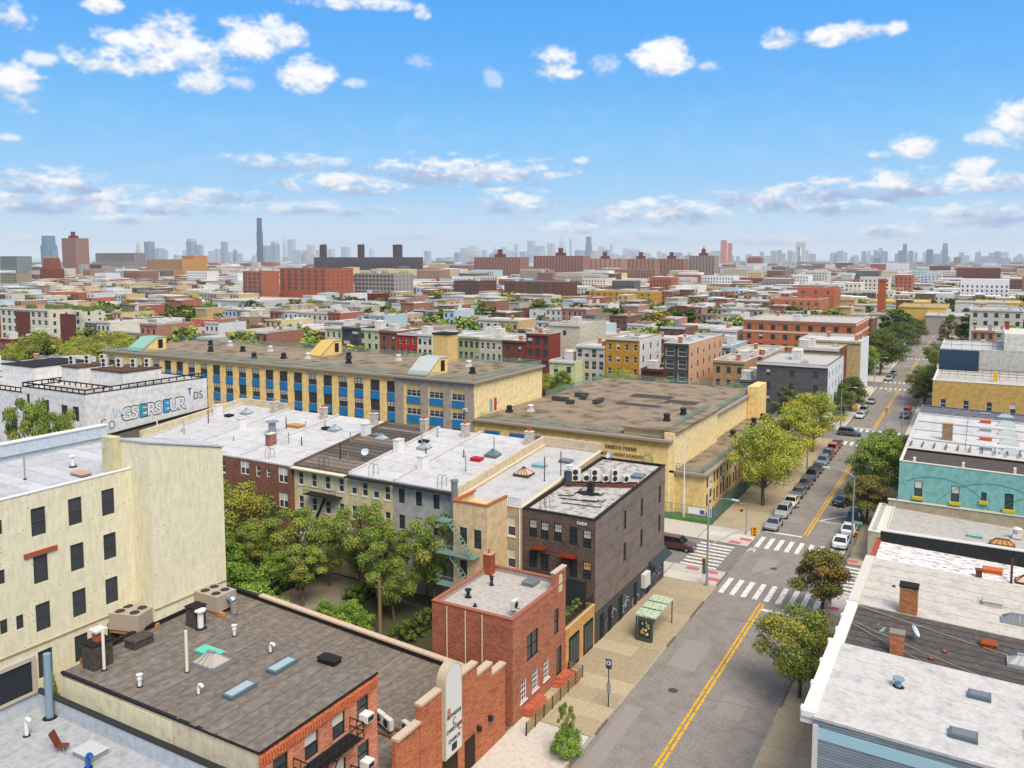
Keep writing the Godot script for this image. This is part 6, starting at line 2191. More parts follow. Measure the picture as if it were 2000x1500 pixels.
	ro = bldg(t, -39.2, -33.6, 115, 165, [6.1, 6.1, 6.1, 6.1], {"wall": yel, "wr": wr, "roof": roof, "par": 0.0})
	b = B.new()
	b.wbox(-39.2, -33.0, 114.4, 115.0, 5.85, 6.19)
	b.wbox(-33.6, -33.0, 115, 165, 5.85, 6.19)
	obj("eaves", b, stone, t)
	edge_rail(t, [W(-39, 115.2, 6.15), W(-33.8, 115.2, 6.15), W(-33.8, 164.8, 6.15)], 1.0)
	for k in [[-36.5, 142], [-35.0, 150], [-36.0, 155], [-35.5, 160]]:
		roof_fan(ro, k[0], k[1], 6.15, false)
	var i := 0
	for y in [117.6, 124.5, 131.5, 138.0]:
		b = B.new()
		b.wbox(-33.6, -33.52, y, y + 1.3, 2.6 if i else 1.6, 5.3)
		var bn := obj("banner", b, paint("d7d8d4", 0.8), t)
		b = B.new()
		b.wbox(-33.52, -33.5, y + 0.15, y + 1.15, 2.0 if not i else 2.8, 3.2 if not i else 3.6)
		obj("banner_print", b, paint("4f5766", 0.8), bn)
		text_on(bn, "MS", W(-33.5, y + 0.65, 4.3) - base_of(bn), Basis(Vector3(0, 0, -1), UP, Vector3(1, 0, 0)), 0.55, paint("6a7488"))
		i += 1
	# forecourt, fence, flagpole
	b = B.new()
	b.wbox(-71, -31.4, 111.2, 113.9, -0.02, 0.1)
	struct("lawn", b, mat("lawngreen", "4f7a3a", 0.95, "stucco", 1.5))
	fence("school_fence", "green mesh fence along the school corner and street side", [W(-70, 111.3, 0.1), W(-31.2, 111.3, 0.1), W(-31.2, 168, 0.1)], 2.3, mat("fencegreen", "4f7a62", 0.7, "grain", 0.6), mat("fenceblue", "2d5f78", 0.6), 3.0, 0.22)
	var fp := thing("flagpole", "tall white flagpole on the school corner lawn", "flagpole", W(-35.8, 112.8, 0.08))
	b = B.new()
	b.tube(Vector3.ZERO, Vector3(0, 4, 0), 0.17, 0.14, 10)
	b.tube(Vector3(0, 4, 0), Vector3(0, 11.2, 0), 0.1, 0.05, 8)
	obj("pole", b, MT.white, fp, true)
	b = B.new()
	b.ball(Vector3(0, 11.25, 0), Vector3(0.1, 0.1, 0.1))
	obj("finial", b, MT.white, fp, true)
	for k in [[-34.6, -32.2, 1.3, 2.2, "white school banner with blue end hung on the green fence", "e2e2e0"], [-31.9, -31.3, 1.2, 2.6, "square white notice board at the green fence corner", "d9dad8"]]:
		var bn := thing("fence_banner", k[4], "banner", W((k[0] + k[1]) / 2, 111.1, k[2]))
		b = B.new()
		b.wbox(k[0], k[1], 111.08, 111.16, k[2], k[3])
		obj("sheet", b, paint(k[5], 0.8), bn)
		b = B.new()
		b.wbox(k[1] - (k[1] - k[0]) * 0.3, k[1] - 0.06, 111.05, 111.08, k[2] + 0.12, k[3] - 0.2)
		obj("print", b, paint("3e5fa0", 0.8), bn)


# ---------- row on the near right, corner shop, turquoise house and its row
func near_right() -> void:
	var L := -7.75
	var rows := [
		[50.6, 61.7, 9.35, 8.9, "row house with white roof and blue grey clapboard side", "f"],
		[61.75, 70.9, 8.75, 8.3, "row house with dark grey roof and two satellite dishes", "g"],
		[70.95, 82.9, 8.8, 8.3, "row house with plain pale grey roof and tall brick chimney", "p"],
		[82.95, 88.8, 8.75, 8.2, "corner row house with peeling silver white roof", "m"]]
	var i := 0
	for k in rows:
		var t := thing("row_house", k[4], "house", W(0, (k[0] + k[1]) / 2, 0), 0.0, "row houses along the east pavement")
		var wl: Material = wallm("8e9aa3", "siding") if i == 0 else wallm("9a7a66", "brick")
		var rm: Material = [roofm("e2dfd9", "whiteroof", 12.0), roofm("59534f", "bitumen", 10.0), roofm("c2bcb0", "whiteroof", 12.0), mat("peelroof", "e4e2e0", 0.85, "mottle", 5.0, {"vec": Vector3(0.45, 1, 1.3)})][i]
		var ro := bldg(t, L, 9.5, k[0], k[1], [k[2], k[3], k[3], k[2]], {"wall": wl, "roof": rm, "par": 0.02})
		if i != 1:
			sheets(ro, t, false, 1.9, [rm], [roofm("c9c6c0", "whiteroof", 6.0), rm, roofm("b5afa4", "whiteroof", 6.0), mat("peelseam", "b5b2ae", 0.85, "grain", 2.0)][i])
		else:
			sheets(ro, t, false, 1.0, [rm, roofm("5f5955", "bitumen", 7.0)], roofm("4d4845", "bitumen", 6.0))
		# bracketed street cornice
		var b := B.new()
		b.wbox(L - (0.7 if i < 3 else 0.35), L + 0.1, k[0] + 0.03, k[1] - 0.03, k[2] - 0.15, k[2] + 0.22)
		var co := obj("cornice", b, [MT.white, MT.white, mat("palecornice", "c9c4ba", 0.8, "grain", 1.2), mat("redcornice", "9a4f3c", 0.8, "grain", 1.0)][i], t)
		if i < 2:
			for s in 4:
				b = B.new()
				var y: float = k[0] + 0.4 + (k[1] - k[0] - 0.8) * s / 3.0
				b.wbox(L - 0.8, L + 0.06, y - 0.22, y + 0.22, k[2] - 0.6, k[2] + 0.3)
				obj("bracket", b, MT.white, co)
		var ws := []
		if i == 0:
			b = B.new()
			b.hexa([W(L, 50.56, 8.05), W(9.5, 50.56, 7.6), W(9.5, 50.6, 7.6), W(L, 50.6, 8.05), W(L, 50.56, 8.75), W(9.5, 50.56, 8.3), W(9.5, 50.6, 8.3), W(L, 50.6, 8.75)])
			obj("blue_trim", b, mat("trimblue", "a3c6cf", 0.7, "grain", 1.0), t)
			for s in [-1, 0, 1]:
				b = B.new()
				b.wbox(L, L + 0.3, 50.5, 50.62, 0, 8.9)
			obj("corner_board", b, MT.offwhite, t)
			skylight(ro, 1.0, 58.5, roof_at(t, 1.0, 58.5), 1.3, 0.9, "flat", MT.zinc, MT.greyglass)
			skylight(ro, 0.2, 53.0, roof_at(t, 0.2, 53.0), 1.5, 1.0, "flat", MT.zinc, MT.greyglass)
			skylight(ro, 4.6, 55.0, roof_at(t, 4.6, 55.0), 2.4, 1.4, "hip", MT.rustiron, mat("creampane", "c3b992", 0.4, "grain", 0.5))
			pipe_vent(ro, W(-3.6, 57.2, roof_at(t, -3.6, 57)), 0.5, 0.2, MT.bluepipe, 1)
			pipe_vent(ro, W(3.9, 58.2, roof_at(t, 4.0, 58)), 1.1, 0.13, MT.bluepipe, 1)
			pipe_vent(ro, W(5.0, 58.8, roof_at(t, 5.0, 59)), 1.9, 0.07, MT.rustiron)
			pipe_vent(ro, W(4.2, 52.0, roof_at(t, 4.0, 52)), 1.1, 0.13, MT.bluepipe, 1)
			hatch(ro, 5.9, 57.6, roof_at(t, 5.9, 57.6), 1.6, 0.7, paint("7d4a33"), 0.2)
		elif i == 1:
			chimney(ro, -4.2, 63.6, roof_at(t, -4.2, 63.6), 0.9, 0.8, 1.5, wallm("b0735a", "brick"), mat("capgrey", "8a7f74", 0.9, "grain", 0.6))
			skylight(ro, 3.9, 66.3, roof_at(t, 3.9, 66.3), 2.4, 1.4, "hip", mat("zinc2", "9aa7ad", 0.45, "grain", 0.8), mat("creampane2", "b5b0a2", 0.4, "grain", 0.5))
			hatch(ro, 1.6, 68.2, roof_at(t, 1.6, 68.2), 1.0, 0.8, mat("rustlid", "d7b9a0", 0.8, "rust", 1.4), 0.35)
			for q in [[-1.2, 65.5], [-2.0, 63.8]]:
				pipe_vent(ro, W(q[0], q[1], roof_at(t, q[0], q[1])), 0.15, 0.12, MT.terracotta)
			for q in [[-7.6, 70.2, 8.0, 66.0], [-7.4, 66.8, 2.0, 62.4], [-7.6, 66.5, -1.5, 62.2]]:
				b = B.new()
				b.path([W(q[0], q[1], roof_at(t, q[0], q[1]) + 0.25), W((q[0] + q[2]) / 2, (q[1] + q[3]) / 2, roof_at(t, (q[0] + q[2]) / 2, 66) + 0.06), W(q[2], q[3], roof_at(t, q[2], q[3]) + 0.1)], 0.03, 4)
				obj("roof_cable", b, mat("cable", "a08f78", 0.8), ro)
		elif i == 2:
			chimney(ro, -4.0, 71.5, roof_at(t, -4.0, 71.5), 1.3, 1.1, 2.2, wallm("a5744e", "brick"), MT.tar)
			skylight(ro, 3.7, 74.0, roof_at(t, 3.7, 74.0), 2.4, 1.3, "hip", MT.galv, MT.greyglass)
			hatch(ro, 1.9, 76.8, roof_at(t, 1.9, 76.8), 1.4, 0.9, paint("b5b3a6"), 0.4)
			hatch(ro, 7.6, 74.5, roof_at(t, 7.6, 74.5), 1.4, 0.9, MT.offwhite, 0.4)
			pipe_vent(ro, W(-5.5, 76.5, roof_at(t, -5.5, 76.5)), 0.1, 0.1, MT.tar)
		else:
			b = B.new()
			b.wbox(L, 9.5, 88.35, 88.85, 8.1, 9.85)
			var fp := obj("far_parapet", b, mat("blackparapet", "2b2d2d", 0.7, "bitumen", 5.0), t)
			b = B.new()
			b.wbox(L, 9.5, 88.3, 88.95, 9.85, 9.95)
			obj("parapet_cap", b, MT.offwhite, fp)
			hatch(ro, 2.0, 85.2, roof_at(t, 2.0, 85.2), 1.5, 0.8, mat("lidorange", "c8643a", 0.7, "grain", 0.5), 0.35)
			skylight(ro, 5.2, 84.0, roof_at(t, 5.2, 84.0), 3.0, 1.2, "hip", MT.rustiron, mat("peachpane", "cdab86", 0.5, "grain", 0.5))
			hatch(ro, 0.9, 83.3, roof_at(t, 0.9, 83.3), 0.5, 0.5, paint("6d3a2a"), 0.7)
			pipe_vent(ro, W(3.4, 83.4, roof_at(t, 3.4, 83.4)), 2.2, 0.1, MT.rustiron)
		i += 1
	dish("satellite dish facing the avenue on the dark grey roof", W(-5.2, 64.6, 8.6), -2.0)
	dish("satellite dish turned edge on behind the low brick chimney", W(-3.3, 66.2, 8.55), 1.5)
	L = -8.5
	# corner shop with the green rail
	var t := thing("corner_shop", "one storey corner shop with pale roof and green edge railing", "shop", W(-2, 114, 0))
	var ro := bldg(t, -10.7, 9.0, 106.3, 119.3, [4.1, 3.3, 3.3, 4.1], {"wall": wallm("b9ad96"), "roof": roofm("cfc9c2", "whiteroof", 9.0), "par": 0.12, "inner": wallm("b9ad96"), "cop": MT.offwhite})
	var b := B.new()
	b.wbox(-9.6, 9.0, 118.9, 119.35, 3.2, 4.9)
	var pr := obj("rear_parapet", b, wallm("a99c80"), t)
	b = B.new()
	b.wbox(-9.7, 9.0, 118.8, 119.42, 4.9, 5.0)
	obj("coping", b, MT.offwhite, pr)
	b = B.new()
	rail(b, W(-8.6, 106.6, 4.0), W(-8.6, 119.0, 4.0), 1.1, 12.0, 0.05, 1)
	rail(b, W(-8.6, 119.0, 4.0), W(9.0, 119.0, 3.6), 1.4, 8.0, 0.05, 1)
	obj("edge_railing", b, MT.railgreen, t)
	b = B.new()
	b.wbox(-9.9, -8.7, 106.6, 119.0, 3.98, 4.06)
	obj("walkway", b, mat("palewalk", "d9d3c4", 0.8, "concrete", 3.0), t)
	skylight(ro, 3.4, 110.2, 3.55, 2.6, 1.3, "hip", MT.rustiron, mat("amberpane", "b88a4e", 0.4, "grain", 0.5))
	hatch(ro, 0.6, 112.0, 3.6, 1.6, 0.8, MT.verdigris, 0.2)
	roof_fan(ro, 5.0, 114.5, 3.5, true)
	pipe_vent(ro, W(6.6, 115.2, 3.5), 2.6, 0.1, MT.rustiron)
	# turquoise house
	t = thing("turquoise_house", "turquoise painted house with yellow flower boxes under its windows", "house", W(0, 123, 0))
	var teal := wallm("7fb5ac")
	var wins := []
	for x in [[1.9, 5.7, 0.95, 2.1], [6.2, 5.6, 0.95, 2.1], [9.6, 6.2, 0.6, 1.1], [12.2, 5.5, 0.95, 2.0], [15.6, 5.6, 0.95, 2.1]]:
		wins.append([x[0], x[1], x[2], x[3], "hung", paint("3c3a33"), (1 if x[0] < 7 or x[0] > 15 else 0)])
	ro = bldg(t, L, 9.5, 119.45, 128.5, [10.2, 9.9, 9.9, 10.2], {"wall": teal, "wf": wins, "roof": roofm("5a5049", "bitumen", 6.0), "par": 0.3, "inner": MT.tar, "cop": mat("creamcop", "d8cfbd", 0.8, "grain", 1.0)})
	for x in wins:
		b = B.new()
		b.wbox(L + x[0] - 0.2, L + x[0] + x[2] + 0.2, 119.1, 119.44, x[1] - 0.4, x[1] - 0.02)
		obj("flower_box", b, mat("boxyellow", "c9b320", 0.8, "grain", 0.6), t)
	for k in [[1.5, 3.0, 5.5], [8.0, 2.5, 6.0], [13.5, 3.0, 4.5]]:
		b = B.new()
		var p := []
		for s in 12:
			var a := PI * (0.1 + 0.8 * s / 11.0)
			p.append(W(L + k[0] + 3 - cos(a) * k[2] * 1.2, 119.42, k[1] + sin(a) * k[2]))
		for s in 11:
			if p[s].x < L + 0.1 or p[s + 1].x < L + 0.1:
				continue
			b.beam(p[s], p[s + 1], 0.02, 0.05)
		obj("painted_arc", b, mat("arcpaint", "2f7f78", 0.8), t)
	b = B.new()
	b.tube(W(6.5, 119.45, 8.6), W(6.5, 119.38, 8.6), 0.5, 0.5, 14)
	obj("painted_medallion", b, paint("a5604a"), t)
	for k in [[-6.9, 1.1], [-1.2, 1.1], [4.5, 1.2]]:
		b = B.new()
		b.wbox(k[0], k[0] + 0.3, 119.6, 120.3, 9.9, 10.75)
		obj("parapet_pier", b, MT.creamcop, t)
	# roof joists laid bare on the next house, then plain white roofs
	var v := 128.55
	var n := 0
	for k in [["white roofed row house with dark roof battens beside the turquoise house", 7.0, "e3e1de"], ["white roofed row house with a twin flue chimney stack", 7.5, "e8e7e5"], ["white roofed row house with a broad hip skylight", 7.5, "dedcd9"], ["white roofed row house with orange ended benches", 7.5, "e6e4e2"], ["row house end with dark grey roof below the ochre side wall", 9.0, "6f7074"]]:
		t = thing("row_house", k[0], "house", W(0, v + k[1] / 2, 0), 0.0, "row houses beyond the turquoise house")
		ro = bldg(t, L, 9.5, v, v + k[1], [10.3, 9.9, 9.9, 10.3], {"wall": wallm("a58a72", "brick"), "roof": roofm(k[2], "whiteroof" if n < 4 else "bitumen", 15.0), "par": 0.12, "inner": roofm(k[2], "whiteroof", 15.0), "cop": roofm(k[2], "whiteroof", 15.0)})
		if n == 0:
			for s in 12:
				b = B.new()
				b.beam(W(L + 0.6 + s * 1.5, v + 0.6, 10.4), W(L + 0.6 + s * 1.5, v + 4.6, 10.3), 0.12, 0.2)
				obj("batten", b, mat("battenbrown", "55463c", 0.9, "grain", 0.6), ro)
		elif n == 1:
			chimney(ro, -3.5, v + 2, 10.1, 1.4, 1.0, 2.4, wallm("8f7f66", "brick"), MT.wood)
		elif n == 4:
			for s in 3:
				pipe_vent(ro, W(-5.0 + s * 2.5, v + 3, 10.0), 1.2, 0.08, MT.galv)
		skylight(ro, 4.5, v + 3.8, 9.95, 2.6, 1.5, "hip", MT.offwhite if n != 4 else MT.galv, MT.skyglass)
		hatch(ro, 1.5, v + 4.8, 10.0, 1.6, 0.5, paint("c0624a") if n % 2 else MT.galv, 0.4)
		pipe_vent(ro, W(-1.0, v + 3, 10.0), 1.5, 0.05, MT.galv)
		v += k[1] + 0.05
		n += 1
	# ochre house and navy ended flats beyond the second cross street
	t = thing("ochre_house", "ochre rendered corner house with white framed windows and roof railing", "house", W(5, 208, 0))
	ro = bldg(t, -8.2, 26, 197, 216, [11.1, 11.1, 11.1, 11.1], {"wall": wallm("c9a45e"), "wf": grid(34, 8, [5.2], 1.1, 2.0, "hung", paint("e6e3dc"), 0.2, MT.white), "roof": roofm("d8d2c8", "whiteroof", 12.0), "par": 0.3, "inner": wallm("d0c8ba"), "cop": MT.white})
	b = B.new()
	rail(b, W(-7, 206, 10.9), W(25, 206, 10.9), 2.0, 1.6, 0.06, 3)
	obj("roof_fence", b, MT.darkmetal, t)
	b = B.new()
	b.wbox(3.0, 3.8, 203, 203.8, 10.8, 13.0)
	obj("flue", b, paint("d7b02f"), t)
	t = thing("white_flats", "pale rendered flats with a navy blue end panel", "building", W(8, 232, 0))
	ro = bldg(t, -8.0, 26, 222, 246, [15.6, 15.6, 15.6, 15.6], {"wall": wallm("c9c6b8"), "wf": [[8.4, 8.4, 1.3, 1.7, "hung", paint("55606a"), 0], [21, 8.4, 1.3, 1.7, "hung", paint("55606a"), 0], [30, 8.4, 1.3, 1.7, "hung", paint("55606a"), 0], [27, 4.4, 1.3, 1.7, "hung", paint("55606a"), 0]], "roof": roofm("dcdad6", "whiteroof", 12.0), "par": 0.3, "inner": wallm("c9c6b8"), "cop": MT.offwhite})
	b = B.new()
	b.wbox(-8.1, 0.2, 221.7, 222.0, 4.5, 15.4)
	obj("navy_panel", b, mat("navypanel", "34475a", 0.6, "grain", 2.0), t)
	b = B.new()
	b.wbox(5.2, 25.9, 226, 245, 15.4, 19.4)
	obj("upper_storey", b, wallm("d0cdbf"), t)
	b = B.new()
	rail(b, W(-7.8, 222.3, 15.6), W(5, 222.3, 15.6), 2.2, 2.0, 0.06, 2)
	obj("roof_fence", b, MT.darkmetal, t)
	chimney(ro, 6.0, 240, 15.3, 0.9, 0.9, 6.0, wallm("8f4a38", "brick"), MT.tar)


func street_things() -> void:
	var pk := "cars parked along the school pavement"
	for k in [["sedan", "8d9296", 114.6, "grey saloon with yellow plate parked first at the stop line"], ["suv", "9aa0a3", 120.8, "silver grey estate parked behind the grey saloon"], ["sedan", "c9c5b4", 126.6, "cream white saloon parked by the school fence"], ["sedan", "5d686b", 132.4, "grey green saloon parked by the school fence"], ["sedan", "4a4f54", 138.2, "dark grey saloon parked by the school fence"], ["suv", "2d3034", 143.8, "black estate parked under the yellow school tree"], ["sedan", "3a3f45", 149.4, "charcoal saloon parked between two dark estates"], ["suv", "6f8496", 154.8, "steel blue estate parked by the school fence"], ["suv", "33383c", 160.2, "dark slate estate parked behind the red car"], ["suv", "b5432c", 165.8, "orange red estate parked near the second crossing"], ["sedan", "6d2f2c", 171.2, "maroon saloon parked last before the second crossing"]]:
		car(k[0], k[1], -23.55, k[2], PI, k[3], pk, "d9b64a")
	pk = "cars parked along the east kerb"
	car("sedan", "dfe0df", -14.35, 111.6, 0.0, "white saloon parked first after the crossing", pk)
	car("sedan", "cfd2d3", -14.15, 117.4, 0.0, "white saloon parked behind the first white saloon", pk)
	car("suv", "3f5063", -14.2, 123.6, 0.0, "dark blue estate parked under the russet street tree", pk)
	car("sedan", "22262b", -16.4, 130.8, -0.55, "black saloon pulling out from under the russet tree", pk)
	car("sedan", "8f9599", -14.2, 138.5, 0.0, "grey saloon parked under the green street tree", pk)
	car("suv", "4e2a26", -32.4, 99.9, -PI / 2, "dark maroon estate waiting on the cross street at the crosswalk")
	car("suv", "454c52", -22.8, 183.6, -PI / 2, "dark grey estate crossing the avenue at the second junction")
	pk = "cars parked beyond the second junction"
	for k in [["sedan", "c9cccd", -23.4, 206.0, "white saloon parked beyond the second junction by the corner tree"], ["suv", "8b9094", -23.4, 212.5, "silver estate parked beyond the second junction"], ["sedan", "7d8286", -23.4, 228.0, "grey saloon parked beside the red awning house"], ["suv", "b8492c", -14.2, 217.0, "orange red estate parked before the ochre house"], ["sedan", "3b5f86", -14.2, 211.2, "blue saloon parked before the ochre house"], ["sedan", "6b7176", -14.0, 262.0, "dark saloon at the third junction"], ["suv", "8fa0aa", -23.4, 274.0, "pale blue van like estate parked past the third junction"], ["sedan", "5d666c", -23.4, 281.0, "grey saloon parked under the big dark street tree"], ["sedan", "a5a9ab", -23.4, 288.0, "light grey saloon parked under the big dark street tree"], ["sedan", "d5d6d6", -17.0, 400.0, "white van like saloon far up the avenue"]]:
		car(k[0], k[1], k[2], k[3], PI if k[2] < -20 else 0.0, k[4], pk)
	# lamps and signals
	var t := street_lamp(-25.6, 89.7, [[1, 0.1]], "grey street lamp and signal post at the bus stop corner", 10.4, 2.7)
	var b := B.new()
	b.path([Vector3(0, 4.6, 0), Vector3(2.0, 5.6, -2.4), Vector3(4.1, 6.2, -4.9)], 0.07, 6)
	obj("mast_arm", b, MT.galv, t, true)
	signal_head(t, Vector3(4.0, 5.55, -4.8), 0.5)
	ped_signal(t, Vector3(-0.35, 3.0, 0.2), 0.3)
	b = B.new()
	b.box(Vector3(-0.55, 1.3, -0.1), Vector3(-0.2, 2.7, 0.12))
	obj("street_sign", b, mat("signgreen", "3f6f66", 0.5), t, true)
	b = B.new()
	b.box(Vector3(-0.9, 8.0, -0.03), Vector3(0.0, 8.9, 0.03))
	t = street_lamp(-12.6, 107.3, [[-1, 0.05]], "tall street lamp at the far corner beside the white saloon", 11.0, 2.9)
	ped_signal(t, Vector3(0.45, 3.1, 0.1), 0.2)
	b = B.new()
	b.box(Vector3(0.05, 4.3, -0.02), Vector3(1.1, 4.65, 0.02))
	obj("street_sign", b, mat("signaqua", "6fa596", 0.5), t, true)
	t = thing("signal_post", "short signal post with pedestrian lamps at the school corner", "signal", W(-26.1, 109.6, 0.13))
	b = B.new()
	b.tube(Vector3.ZERO, Vector3(0, 0.6, 0), 0.2, 0.12, 8)
	obj("base", b, MT.galv, t, true)
	b = B.new()
	b.tube(Vector3(0, 0.6, 0), Vector3(0, 4.2, 0), 0.08, 0.07, 8)
	b.tube(Vector3(-1.0, 4.1, 0), Vector3(0, 4.1, 0), 0.05, 0.05, 6)
	obj("pole", b, MT.galv, t, true)
	ped_signal(t, Vector3(-0.7, 3.2, 0), 0.4)
	t = thing("signal_post", "signal post beside the leafy corner tree on the east side", "signal", W(-12.6, 91.0, 0.13))
	b = B.new()
	b.tube(Vector3.ZERO, Vector3(0, 4.0, 0), 0.12, 0.07, 8)
	obj("pole", b, MT.galv, t, true)
	signal_head(t, Vector3(-0.5, 3.6, 0), 0.2)
	b = B.new()
	b.beam(Vector3(-0.5, 3.6, 0), Vector3(0, 3.6, 0), 0.06, 0.06)
	obj("bracket", b, MT.galv, t, true)
	t = street_lamp(-25.5, 190.2, [[1, 0.1]], "street lamp at the second junction beside the corner flats", 9.2, 2.5)
	b = B.new()
	b.path([Vector3(0, 4.8, 0), Vector3(3.2, 5.8, 2.0)], 0.07, 6)
	obj("mast_arm", b, MT.galv, t, true)
	signal_head(t, Vector3(3.2, 5.3, 2.0), 0.4)
	t = street_lamp(-13.2, 189.8, [[-1, 0.05]], "street lamp at the second junction on the east kerb", 9.0, 2.4)
	b = B.new()
	b.path([Vector3(0, 4.8, 0), Vector3(-3.0, 5.8, 2.5)], 0.07, 6)
	obj("mast_arm", b, MT.galv, t, true)
	signal_head(t, Vector3(-3.0, 5.3, 2.5), 0.4)
	street_lamp(-25.4, 150.0, [[1, 0]], "street lamp rising through the yellow school trees", 9.6, 2.6)
	street_lamp(-25.4, 254.0, [[1, 0]], "street lamp at the third junction below the big dark tree", 9.0, 2.6)
	street_lamp(-13.2, 236.0, [[-1, 0]], "street lamp before the navy ended flats", 9.0, 2.6)
	# bus shelter
	t = thing("bus_shelter", "bus shelter with pale green roof and lit poster panel", "bus shelter", W(-26.8, 75.8, 0.13))
	var sg := mat("sheltergreen", "b3c3a4", 0.5, "stain", 3.0)
	var sf := mat("shelterframe", "4b524f", 0.5, "grain", 0.6)
	b = B.new()
	b.box(Vector3(-1.05, 2.45, -2.7), Vector3(1.05, 2.6, 2.7))
	var rf := obj("roof", b, sg, t, true)
	for z in [-0.9, 0.9]:
		b = B.new()
		b.box(Vector3(-1.06, 2.6, z - 0.05), Vector3(1.06, 2.66, z + 0.05))
		obj("roof_rib", b, sf, rf, true)
	for p in [[-0.95, -2.6], [-0.95, 0], [-0.95, 2.55], [0.9, -2.6]]:
		b = B.new()
		b.box(Vector3(p[0] - 0.05, 0, p[1] - 0.05), Vector3(p[0] + 0.05, 2.45, p[1] + 0.05))
		obj("post", b, sf, t, true)
	b = B.new()
	b.box(Vector3(-0.97, 0.2, -2.55), Vector3(-0.94, 2.3, 2.5))
	var gl := StandardMaterial3D.new()
	gl.transparency = BaseMaterial3D.TRANSPARENCY_ALPHA
	gl.albedo_color = Color(0.8, 0.88, 0.86, 0.18)
	gl.roughness = 0.05
	obj("glass_wall", b, gl, t, true)
	b = B.new()
	b.box(Vector3(-0.75, 0.15, 2.5), Vector3(0.75, 2.4, 2.75))
	var pn := obj("poster_case", b, sf, t, true)
	b = B.new()
	b.box(Vector3(-0.6, 0.45, 2.74), Vector3(0.6, 2.15, 2.765))
	var pf := obj("poster", b, mat("posterblack", "2c3431", 0.4), pn, true)
	for i in 16:
		b = B.new()
		var x := R.randf_range(-0.5, 0.35)
		var y := R.randf_range(0.6, 1.9)
		b.box(Vector3(x, y, 2.76), Vector3(x + R.randf_range(0.08, 0.22), y + R.randf_range(0.08, 0.3), 2.772 + i * 0.001))
		obj("poster_print", b, paint(["c9b98a", "b08a3f", "e0d9c0", "6f9a6a"][i % 4], 0.5), pf, true)
	b = B.new()
	b.box(Vector3(-0.85, 0.42, -1.8), Vector3(-0.45, 0.48, 1.2))
	b.box(Vector3(-0.7, 0, -1.5), Vector3(-0.6, 0.42, -1.4))
	b.box(Vector3(-0.7, 0, 0.9), Vector3(-0.6, 0.42, 1.0))
	obj("bench", b, sf, t, true)
	# bus stop post
	t = thing("bus_stop_sign", "bus stop post with a round blue and white sign", "sign", W(-25.3, 60.6, 0.13))
	b = B.new()
	b.tube(Vector3.ZERO, Vector3(0, 4.1, 0), 0.05, 0.05, 8)
	obj("pole", b, MT.darkmetal, t, true)
	b = B.new()
	b.box(Vector3(-0.25, 3.3, -0.03), Vector3(0.25, 4.1, 0.03))
	var sn := obj("sign_plate", b, mat("signnavy", "2f4468", 0.5), t, true)
	b = B.new()
	b.tube(Vector3(0, 3.8, 0.02), Vector3(0, 3.8, 0.045), 0.2, 0.2, 16)
	obj("roundel", b, MT.white, sn, true)
	b = B.new()
	b.tube(Vector3(0, 3.8, 0.03), Vector3(0, 3.8, 0.055), 0.12, 0.12, 16)
	obj("roundel_centre", b, paint("3f6fb5"), sn, true)
	b = B.new()
	b.box(Vector3(-0.16, 1.2, -0.05), Vector3(0.16, 2.1, 0.05))
	obj("timetable_box", b, MT.galv, t, true)
	# utility pole with wires in the yards
	t = thing("utility_pole", "weathered wooden utility pole standing among the yard shrubs", "pole", W(-50.5, 62.3, 0))
	b = B.new()
	b.tube(Vector3(0, -0.1, 0), Vector3(0, 5.3, 0), 0.2, 0.14, 8)
	obj("mast", b, mat("polewood", "8a7458", 0.9, "stucco", 1.0), t, true)
	b = B.new()
	b.beam(Vector3(-0.5, 4.6, 0), Vector3(0.5, 4.6, 0), 0.1, 0.12)
	obj("crossarm", b, MT.polewood, t, true)
	var wi := 0
	for k in [[W(-50.5, 62.3, 4.7), W(-80.2, 66.5, 7.5)], [W(-50.5, 62.3, 4.65), W(-38.6, 58.6, 6.2)], [W(-50.5, 62.3, 4.4), W(-38.6, 62.0, 5.0)], [W(-50.5, 62.3, 4.75), W(-56.0, 71.8, 8.5)]]:
		b = B.new()
		var pts := []
		for i in 11:
			var s := i / 10.0
			pts.append((k[0] as Vector3).lerp(k[1], s) - UP * 0.8 * sin(PI * s))
		b.path(pts, 0.018, 4)
		var w := obj("overhead_wire", b, MT.wire)
		tag(w, ["overhead wire from the utility pole to the brick row rear", "overhead wire from the utility pole to the brick house roof", "lower overhead wire from the pole to the brick house wall", "overhead wire from the utility pole to the cream row house"][wi], "wire", "wires of the yard utility pole")
		wi += 1


# ---------- buildings of the middle distance
var OCC := []


